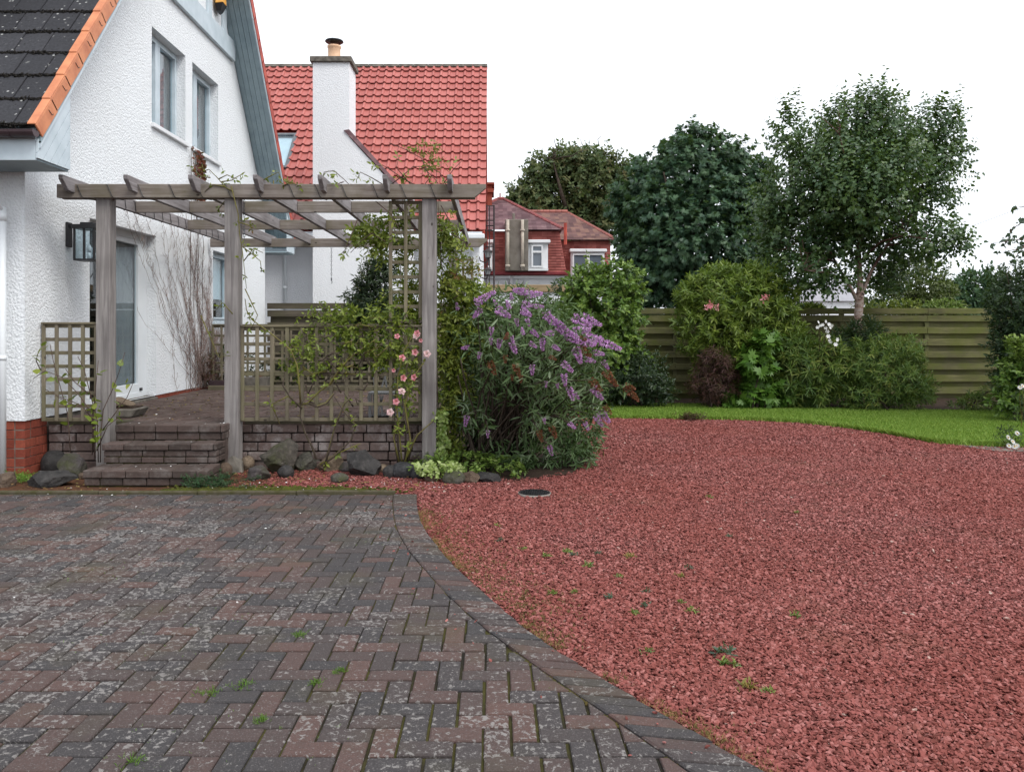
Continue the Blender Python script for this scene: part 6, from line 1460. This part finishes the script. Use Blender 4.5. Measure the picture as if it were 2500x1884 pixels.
# honeysuckle mass at the right post
Y3 = 8.75
ms = plobes(Y3, [(905, 560, 38, 32), (880, 575, 22, 25), (935, 590, 35, 35), (990, 620, 24, 45), (1000, 700, 22, 55, .1), (1005, 760, 24, 40), (965, 540, 22, 20), (915, 615, 25, 25)], .6)+plobes(8.98, [(1100, 700, 38, 60), (1115, 790, 55, 70), (1100, 880, 45, 80), (1090, 600, 38, 50), (1150, 720, 45, 45), (1110, 960, 38, 60), (1085, 560, 28, 30), (1150, 830, 40, 60), (1130, 1010, 25, 40), (1085, 1040, 22, 50, -.1), (1100, 1090, 30, 25, -.2)], .8)
st = []
for l in ([(830, 175), (860, 60), (930, 50), (1000, 110), (1050, 160)], [(1310, 165), (1200, 100), (1120, 60), (1090, 120)], [(1340, 150), (1420, 90), (1500, 20), (1560, 20), (1640, 90), (1700, 170)], [(1520, 160), (1420, 100), (1330, 40), (1280, 10), (1200, 20)], [(1560, 180), (1620, 100), (1560, -40), (1450, -100), (1330, -150)], [(1700, 170), (1790, 40), (1860, -30)], [(1500, 170), (1380, 30), (1400, -60)], [(1750, 180), (1690, 60), (1600, 20)], [(1230, 270), (1340, 360), (1400, 470), (1330, 520)], [(1100, 400), (1010, 620), (970, 660)], [(1300, 560), (1200, 500), (1120, 560), (1050, 640)], [(1450, 280), (1500, 330), (1480, 420)], [(1700, 300), (1800, 480), (1850, 560)], [(1770, 500), (1870, 560), (1890, 600)], [(1000, 130), (900, 165), (840, 100)]):
    st.append((c5(l, 8.5), .75))
for i in range(10):
    a = (random.uniform(1350, 1850), random.uniform(300, 1100)); st.append((c5([a, (a[0]+random.uniform(-80, 80), a[1]-random.uniform(20, 120)), (a[0]+random.uniform(-150, 150), a[1]-random.uniform(-20, 160))], 8.75), .5))
mb_b = gnd(1045, 1128); st.append(([Vector((mb_b.x+.15, 8.75, 0)), Vector((mb_b.x+.12, 8.78, 1)), Vector((mb_b.x+.1, 8.75, 2)), Vector((mb_b.x, 8.7, 3.0))], .4)); st.append(([Vector((mb_b.x-.35, 8.8, .5)), Vector((mb_b.x-.3, 8.8, 1.5)), Vector((mb_b.x-.25, 8.75, 3.0))], .4))
vine_plant('honeysuckle', 'tangled honeysuckle smothering the right pergola post and spilling over the beam', 'climber', (mb_b.x+.15, 8.75, 0), st, LF['lime'], (5, .06, .55, .08, 'oval'), ms, 1700, .10, 'twig', (.006, .003), tl=(.1, 1))
# copper tinted climber bits over the beam
ms = plobes(8.9, [(1040, 360, 28, 16), (1060, 400, 22, 20), (1120, 660, 30, 25), (1150, 650, 26, 20), (700, 455, 40, 10), (1000, 470, 30, 14), (605, 550, 14, 14)], .6)
vine_plant('vine', 'wispy copper tinted vine leaves above the right end of the pergola', 'climber', (mb_b.x+.3, 8.9, 0), [([Vector((mb_b.x+.3, 8.9, 0)), Vector((mb_b.x+.2, 8.95, 1.5)), Vector((mb_b.x+.1, 8.9, 3.3))], .1)], LF['autumn'], (4, .05, .6, .06, 'oval'), ms, 110, .1, 'twig', (.007, .003))
# shrub beyond the rear trellis
shrub('camellia', 'dark glossy shrub beyond the patio, seen between beam and trellis', 'shrub', 14.6, 905, [(912, 690, 34, 58), (893, 735, 42, 38), (930, 770, 60, 50), (900, 840, 80, 60), (940, 660, 28, 35)], 1500, LF['dark'], 6, .09, .42, .12, 'lance', .5, .3, stems=4, extra=shoots(14.3, [(880, 710, 862, 700), (885, 735, 860, 725), (890, 680, 880, 660), (905, 650, 895, 636)], 'lance', .08, .4))
# brambly rose by the left post
YL = 8.25
st = [(PXL([(245, 1128), (246, 1060), (252, 1000), (275, 950), (290, 910), (305, 860)], YL), .9), (PXL([(240, 1128), (238, 1030), (220, 960), (205, 900), (190, 870)], YL), .8), (PXL([(232, 1120), (225, 1010), (190, 960), (150, 920), (110, 905), (80, 925)], YL), .8), (PXL([(250, 1050), (280, 1010), (310, 970), (325, 935)], YL), .9), (PXL([(240, 1040), (200, 990), (150, 970), (110, 950)], YL), .5), (PXL([(172, 1105), (168, 1050), (165, 1010), (130, 880), (122, 840)], YL), .2),
      (PXL([(225, 1110), (228, 1000), (235, 930), (240, 880)], YL), .5), (PXL([(236, 1100), (262, 1040), (300, 1010)], YL), .4), (PXL([(215, 960), (180, 930), (160, 900)], YL), .9), (PXL([(100, 905), (88, 880), (95, 855)], YL), .9), (PXL([(230, 1000), (170, 985), (135, 965)], YL), .2)]
vine_plant('bramble', 'straggly half bare bramble with yellow green leaves at the left pergola post', 'shrub', gnd(240, 1130), st, LF['lime'], (2, .075, .85, .05, 'heart'), None, 0, .11, 'twig', (.006, .003), tl=(.1, .9))
# dried creeper stems on the gable wall
cw = thing('dried_creeper', 'bare brown creeper stems fanned over the white gable wall', 'climber', (GX+.02, 14.0, PZ)); mb = MB(); xw = GX+.012
for i in range(120):
    y = random.gauss(13.75, .45); z = .52; pts = [(xw, y, z)]; dy = random.gauss(-.03, .22); top_ = random.uniform(1.3, 3.35)
    while z < top_:
        y += dy*.3+random.gauss(0, .03); z += random.uniform(.06, .14); dy *= .97
        if W3[0]-.08 < y and z > W3[2]-.1: break
        pts.append((xw+random.uniform(0, .012), y, z))
        if random.random() < .85:
            a = Vector(pts[-1]); b = a+Vector((0, random.choice((-1, 1))*random.uniform(.03, .10), random.uniform(.02, .10))); c = b+Vector((0, random.gauss(0, .03), random.uniform(.02, .06)))
            if b.y < W3[0]-.02 or b.z < W3[2]-.1: mb.tube([a, b, c], [.0026, .0018], 3)
    mb.tube(pts if len(pts) > 1 else pts*2, [.0034, .0016], 3)
mb.build('stem', M['twigpale'], cw)
lf = Leafy(); P = np.c_[np.full(60, xw+.01), rng.uniform(12.9, 14.3, 60), rng.uniform(.55, 1.1, 60)]; lf.sprigs(P, np.tile([1., 0, .2], (60, 1)), 2, .04, .7, .02); lf.build('foliage', LF['red'], cw)
rc = thing('red_creeper', 'crimson creeper leaves clinging to the wall below the upper window', 'climber', (GX+.02, 13.1, 3.5)); lf = Leafy(); mb = MB()
for (yy, zt, zb_, n) in ((12.78, 4.4, 3.5, 20), (12.98, 4.4, 3.45, 50), (13.10, 4.38, 3.4, 130), (13.22, 4.3, 3.45, 110)):
    mb.tube(wander((GX+.02, yy, .55 if zb_ < 3.6 else zb_), (GX+.03, yy, zt), 8, .02), .005, 4); P = np.c_[np.full(n, GX+.03)+rng.uniform(0, .04, n), rng.normal(yy, .04, n), rng.uniform(zb_, zt, n)]; lf.sprigs(P, np.tile([1., -.2, -.3], (n, 1)), 2, .055, .75, .02, 'heart', 70, 40, .2, .5)
mb.build('stem', M['twig'], rc); lf.build('foliage', LF['crim'], rc)
# pots' plants by the rear trellis
shrub('potted_plant', 'thin brown stemmed plant in the long brown planter', 'plant', PR-.22, 495, [(495, 900, 22, 35), (510, 930, 26, 14)], 140, LF['red'], 4, .05, .5, .06, zmin=PZ+.1, fill=False, stems=3)
shrub('potted_shrub', 'leafy dark shrub behind the rear trellis next to the house corner', 'shrub', PR+.5, 545, [(545, 890, 40, 40), (600, 905, 40, 40), (660, 915, 40, 35), (720, 900, 40, 40)], 300, LF['dark'], 5, .06, .6, .08, zmin=.2, fill=False, stems=8)

# ---- ground cover -------------------------------------------------------------
iv = thing('ivy', 'bright variegated ivy carpet spreading over the rocks right of the pergola post', 'ground cover', gnd(1150, 1150)); lf = Leafy()
lb = [(gnd(1080, 1150).x, 8.25, .04, .28, .28, .13), (gnd(1150, 1150).x, 8.35, .04, .32, .35, .16), (gnd(1220, 1150).x, 8.35, .03, .28, .32, .14), (gnd(1130, 1110).x, 8.6, .05, .3, .2, .14), (gnd(1055, 1120).x, 8.5, .05, .16, .12, .12)]
P, O = above(*lobe_pts(lb, 1150, .3, .15, 4, .8), .0); lf.sprigs(P, O*.5+[0, 0, .8]+rng.normal(0, .3, O.shape), 4, .036, .9, .03, 'heart', 85, 60, 1.2, .2, 0, .85)
P = np.c_[rng.normal(PX3+.11, .035, 170), rng.normal(PF-.02, .03, 170), rng.uniform(.05, .62, 170)]; P[:, 0] += (.62-P[:, 2])*.05; lf.sprigs(P, np.tile([.3, -1., .2], (170, 1)), 3, .04, .9, .02, 'heart', 70, 50, .5, .3, .2, 1)
P = np.c_[rng.uniform(gnd(1020, 1160).x, gnd(1130, 1160).x, 90), rng.uniform(7.85, 8.1, 90), rng.uniform(.04, .16, 90)]; lf.sprigs(P, np.tile([0, -.6, .6], (90, 1)), 4, .036, .9, .03, 'heart', 85, 60, 1, .2, .5, 1)
lf.build('foliage', LF['ivy'], iv)
mb = MB()
for i in range(24): a = gnd(random.uniform(1060, 1240), random.uniform(1110, 1170)); mb.tube(wander(a+Vector((0, 0, .05)), a+Vector((random.gauss(0, .2), random.gauss(-.1, .1), .09)), 4, .02), .003, 4)
mb.build('stem', M['twig'], iv)
jn = thing('juniper', 'low feathery blue green juniper beside the bottom step', 'shrub', gnd(490, 1190)); lf = Leafy(); mb = MB()
for i in range(130):
    b0 = gnd(random.uniform(455, 545), random.uniform(1165, 1192)); e = b0+Vector((random.gauss(0, .12), random.gauss(-.05, .07), random.uniform(.03, .13))); p = wander(b0, e, 3, .015); mb.tube(p, [.004, .002], 3); P, D = along(p, .008, .006); lf.sprigs(P, D, 4, .022, .28, .008, 'dia', 60, 35, .3, 0, 0, 1)
mb.build('stem', M['twig'], jn); lf.build('foliage', LF['jun'], jn)
fn = thing('fern_clump', 'small bright green fern at the foot of the downpipe', 'plant', gnd(48, 1172)); lf = Leafy()
for i in range(34):
    b0 = gnd(random.uniform(25, 75), random.uniform(1160, 1176)); e = b0+Vector((random.gauss(0, .09), random.gauss(-.03, .05), random.uniform(.02, .09))); P, D = along(wander(b0, e, 3, .01), .010, .002); lf.sprigs(P, D, 2, .022, .4, .006, 'dia', 80, 70, .8, .1)
lf.build('foliage', LF['fern'], fn)
dk = thing('conifer_sprig', 'dark spiky plant at the far left edge below the wall', 'plant', gnd(10, 1165)); lf = Leafy(); P = np.c_[rng.normal(gnd(8, 1150).x, .05, 60), rng.normal(7.9, .04, 60), rng.uniform(.05, .2, 60)]; lf.sprigs(P, rng.normal(0, .5, (60, 3))+[0, -.3, .6], 6, .04, .3, .04, 'dia'); lf.build('foliage', LF['hedge'], dk)
dg = thing('dead_fern', 'withered brown fern clump on the gravel at the lawn edge', 'plant', gnd(1678, 1022)); lf = Leafy(); P = np.c_[rng.normal(gnd(1678, 1022).x, .10, 70), rng.normal(13.3, .06, 70), rng.uniform(0, .06, 70)]; lf.sprigs(P, rng.normal(0, .7, (70, 3))+[0, 0, .6], 5, .08, .16, .05, 'lance', 70, 40, .3, .3); lf.build('foliage', LF['red'], dg)
# moss, dry grass and fallen petals
def tufts(name, label, cat, P, h, m, n=5, W=.10):
    lf = Leafy(); lf.sprigs(P, np.c_[rng.normal(0, .35, (len(P), 2)), np.ones(len(P))], n, h, W, h*.2, 'dia', 60, 15, .2, .2); o = lf.build(name, m); tag(o, label, cat, kind='stuff'); return o
yy = rng.uniform(2.5, 7.1, 900); clus = (np.sin(yy*5.1)+np.sin(yy*2.3+1)) > .1; yy = yy[clus]; P = np.c_[xout(yy)+np.abs(rng.normal(0, .045, len(yy)))+.0, yy, np.full(len(yy), -.012)]
tufts('dry_grass', 'thin dry orange grass along the gravel edge of the paving', 'grass', P, .028, LF['dry'])
q = []
for (px, py, s_, n) in ((1095, 1370, 60, 330), (1150, 1430, 60, 300), (1060, 1310, 50, 250), (1290, 1480, 60, 230), (1200, 1450, 70, 230), (1050, 1250, 30, 130), (1240, 1370, 60, 60), (1360, 1560, 40, 60), (1250, 1540, 40, 50), (1700, 1790, 40, 70), (1500, 1660, 25, 40)):
    for _ in range(n): g_ = gnd(px+random.gauss(0, s_), py+random.gauss(0, s_*.45)); q.append((g_.x, g_.y, -.012))
P = np.array(q); k = P[:, 0] > xout(P[:, 1])+.02; tufts('moss_tufts', 'thin green mossy growth among the red chippings near the paving edge', 'moss', P[k], .022, LF['mossy'], 4, .2)
yy = np.concatenate([rng.uniform(2.6, 7.1, 2600)]); k = (np.sin(yy*4.1+.5)+np.sin(yy*9.3)*.6) > -.35; yy = yy[k]
V, F = blobs(len(yy), lambda n: np.c_[xin(yy)+rng.normal(0, .006, len(yy)), yy, np.full(len(yy), -.008)], .005, .012, .6); o = link('joint_moss', np_mesh('joint_moss', V, F, M['jointmoss'])); tag(o, 'brown and green moss filling the joint beside the curved edge course', 'moss', kind='stuff')
# joint moss/grass sprigs between pavers
n = 900; y = rng.uniform(2.6, 6, n); x = rng.uniform(-3, 1.4, n); i_ = np.round(x/PW)*PW; keep = (x < xin(y)-.05) & ((np.sin(x*3.1+y*1.7)+np.sin(y*4.3-x*2)) > .75); P = np.c_[x+.02, y, np.full(n, -.006)][keep]
tufts('joint_grass', 'tiny green weeds and moss in the paving joints', 'grass', P, .014, LF['fern'], 4, .15)
GT = ['green grass tuft in the paving, left one of the close pair at lower left', 'green grass tuft in the paving, right one of the close pair at lower left', 'green grass tuft in the paving just below the close pair', 'green grass tuft in the paving right of the close pair',
      'farthest green grass tuft in the block paving', 'nearest green grass tuft at the bottom left of the paving', 'rightmost green grass tuft in the block paving']
for (px, py, s_) in ((510, 1690, .05), (590, 1675, .06), (640, 1760, .04), (770, 1670, .04), (730, 1550, .04), (330, 1860, .05), (830, 1640, .035)):
    g_ = gnd(px, py); P = np.c_[rng.normal(g_.x, s_*.42, 24), rng.normal(g_.y, s_*.42, 24), np.full(24, -.004)]; lf = Leafy().sprigs(P, np.c_[rng.normal(0, .5, (24, 2)), np.ones(24)], 3, .021, .14, .01, 'lance', 50, 20)
    o = lf.build('grass_tuft', LF['fern']); tag(o, GT.pop(0), 'weed', 'grass tufts in the paving joints')
WLAB = {1: 'yellowish feathery weed in the gravel below and right of the drain cover', 7: 'faint yellowish weed in the gravel among the green ones halfway down', 21: 'yellowish grass clump in the gravel closest to the bottom edge of the view',
        18: 'large dark green weed in the gravel, upper of the lowest pair', 19: 'large green weed in the gravel, lower of the lowest pair', 22: 'small green weed at the bottom, just right of the yellowish grass clump', 17: 'lone green weed far out in the gravel to the right',
        26: 'lone faint weed in the gravel towards the lawn, farthest right', 28: 'lone faint weed in the gravel nearest to the lawn', 25: 'green weed in the gravel closest to the far corner of the paving', 20: 'green weed in the gravel left of the largest weeds'}
WD = [(715, 690), (935, 710), (650, 770), (560, 695), (505, 675), (370, 705), (1330, 785), (1270, 840), (855, 845), (1045, 945), (560, 950), (410, 955), (790, 985), (1285, 1020), (970, 1090), (1030, 1035), (1350, 1075), (2050, 1105), (1560, 1360), (1600, 1440), (1060, 1350), (1740, 1590), (1870, 1620), (210, 660), (60, 600), (35, 500), (2065, 415), (1600, 575), (1460, 310)]
for i, (x, y) in enumerate(WD):
    g_ = gnd(1200+x/2.765, 1100+y/2.765); s_ = (.042 if i in (1, 18, 19, 21) else .027)*random.uniform(.8, 1.2); P = np.c_[rng.normal(g_.x, s_*.45, 9), rng.normal(g_.y, s_*.45, 9), np.full(9, -.005)]
    lf = Leafy().sprigs(P, np.c_[rng.normal(0, .7, (9, 2)), np.ones(9)*.8], 4, s_*.8, .42, .012, 'oval', 75, 45, .8, .2); o = lf.build('weed', LF['autumn' if i in (1, 7, 21) else ('spurge' if i % 3 else 'silver')])
    tag(o, WLAB.get(i, 'small green weed sprouting in the red gravel'), 'weed', 'weeds in the gravel')
# petals and leaf litter
n = 360; x = rng.uniform(-5.0, -.2, n); y = rng.uniform(7.36, 8.3, n); P = np.c_[x, y, rng.uniform(.0, .015, n)]; k = ~((x > -3.95) & (x < -2.7) & (y > 7.6)); P = P[k]
lf = Leafy(); lf.add(P, rng.normal(0, 1, (len(P), 3))*[1, 1, .2], rng.normal(0, .35, (len(P), 3))+[0, 0, 1], rng.uniform(.022, .045, len(P)), .7, 'oval', rng.random(len(P))); o = lf.build('leaf_litter', LF['dry']); tag(o, 'brown fallen leaves on the strip between edging and patio wall', 'leaf litter', kind='stuff')
n = 115; x = np.concatenate([rng.uniform(-2.4, -.3, 75), rng.uniform(-4.6, -2.6, 22), rng.uniform(-4, -.6, 18)]); y = np.concatenate([rng.uniform(7.4, 8.0, 75), rng.uniform(7.0, 7.6, 22), rng.uniform(3.6, 7.2, 18)])
P = np.c_[x, y, np.full(n, .014)]; lf = Leafy(); lf.add(P, rng.normal(0, 1, (n, 3))*[1, 1, .1], rng.normal(0, .3, (n, 3))+[0, 0, 1], rng.uniform(.010, .022, n), .9, 'oval', rng.random(n)); o = lf.build('fallen_petals', FL['white']); tag(o, 'scattered white fallen petals on gravel and paving', 'petals', kind='stuff')
n = 26; P = np.c_[rng.uniform(-3.9, -2.8, n), rng.choice([7.7, 7.85, 8.15, 8.4, 8.9, 9.3], n), np.zeros(n)]; P[:, 2] = np.where(P[:, 1] < 8.05, .16, np.where(P[:, 1] < 8.34, .356, .515)); lf = Leafy(); lf.add(P, rng.normal(0, 1, (n, 3))*[1, 1, .1], rng.normal(0, .3, (n, 3))+[0, 0, 1], rng.uniform(.015, .03, n), .8, 'oval', rng.random(n)); o = lf.build('fallen_petals', FL['white']); tag(o, 'few pale petals lying on the brick steps', 'petals', kind='stuff')
n = 420; P = np.c_[rng.uniform(-4.6, -.7, n), rng.uniform(8.8, 13, n), np.full(n, PZ+.012)]; lf = Leafy(); lf.add(P, rng.normal(0, 1, (n, 3))*[1, 1, .15], rng.normal(0, .3, (n, 3))+[0, 0, 1], rng.uniform(.02, .05, n), .7, 'oval', rng.random(n)); o = lf.build('leaf_litter', LF['dry']); tag(o, 'brown fallen leaves scattered over the patio paving', 'leaf litter', kind='stuff')
# mossy hummock along the edging
V, F = blobs(4200, lambda n: np.c_[rng.uniform(-3.1, -1.7, n)+np.abs(rng.normal(0, .35, n)), 7.36+np.abs(rng.normal(0, .10, n)), np.full(n, .004)], .010, .03, .5); k = np.repeat(rng.random(len(F)//8) < 1, 8)
o = link('moss_bank', np_mesh('moss_bank', V, F, M['moss'])); tag(o, 'yellow green moss bank along the concrete edging', 'moss', kind='stuff')
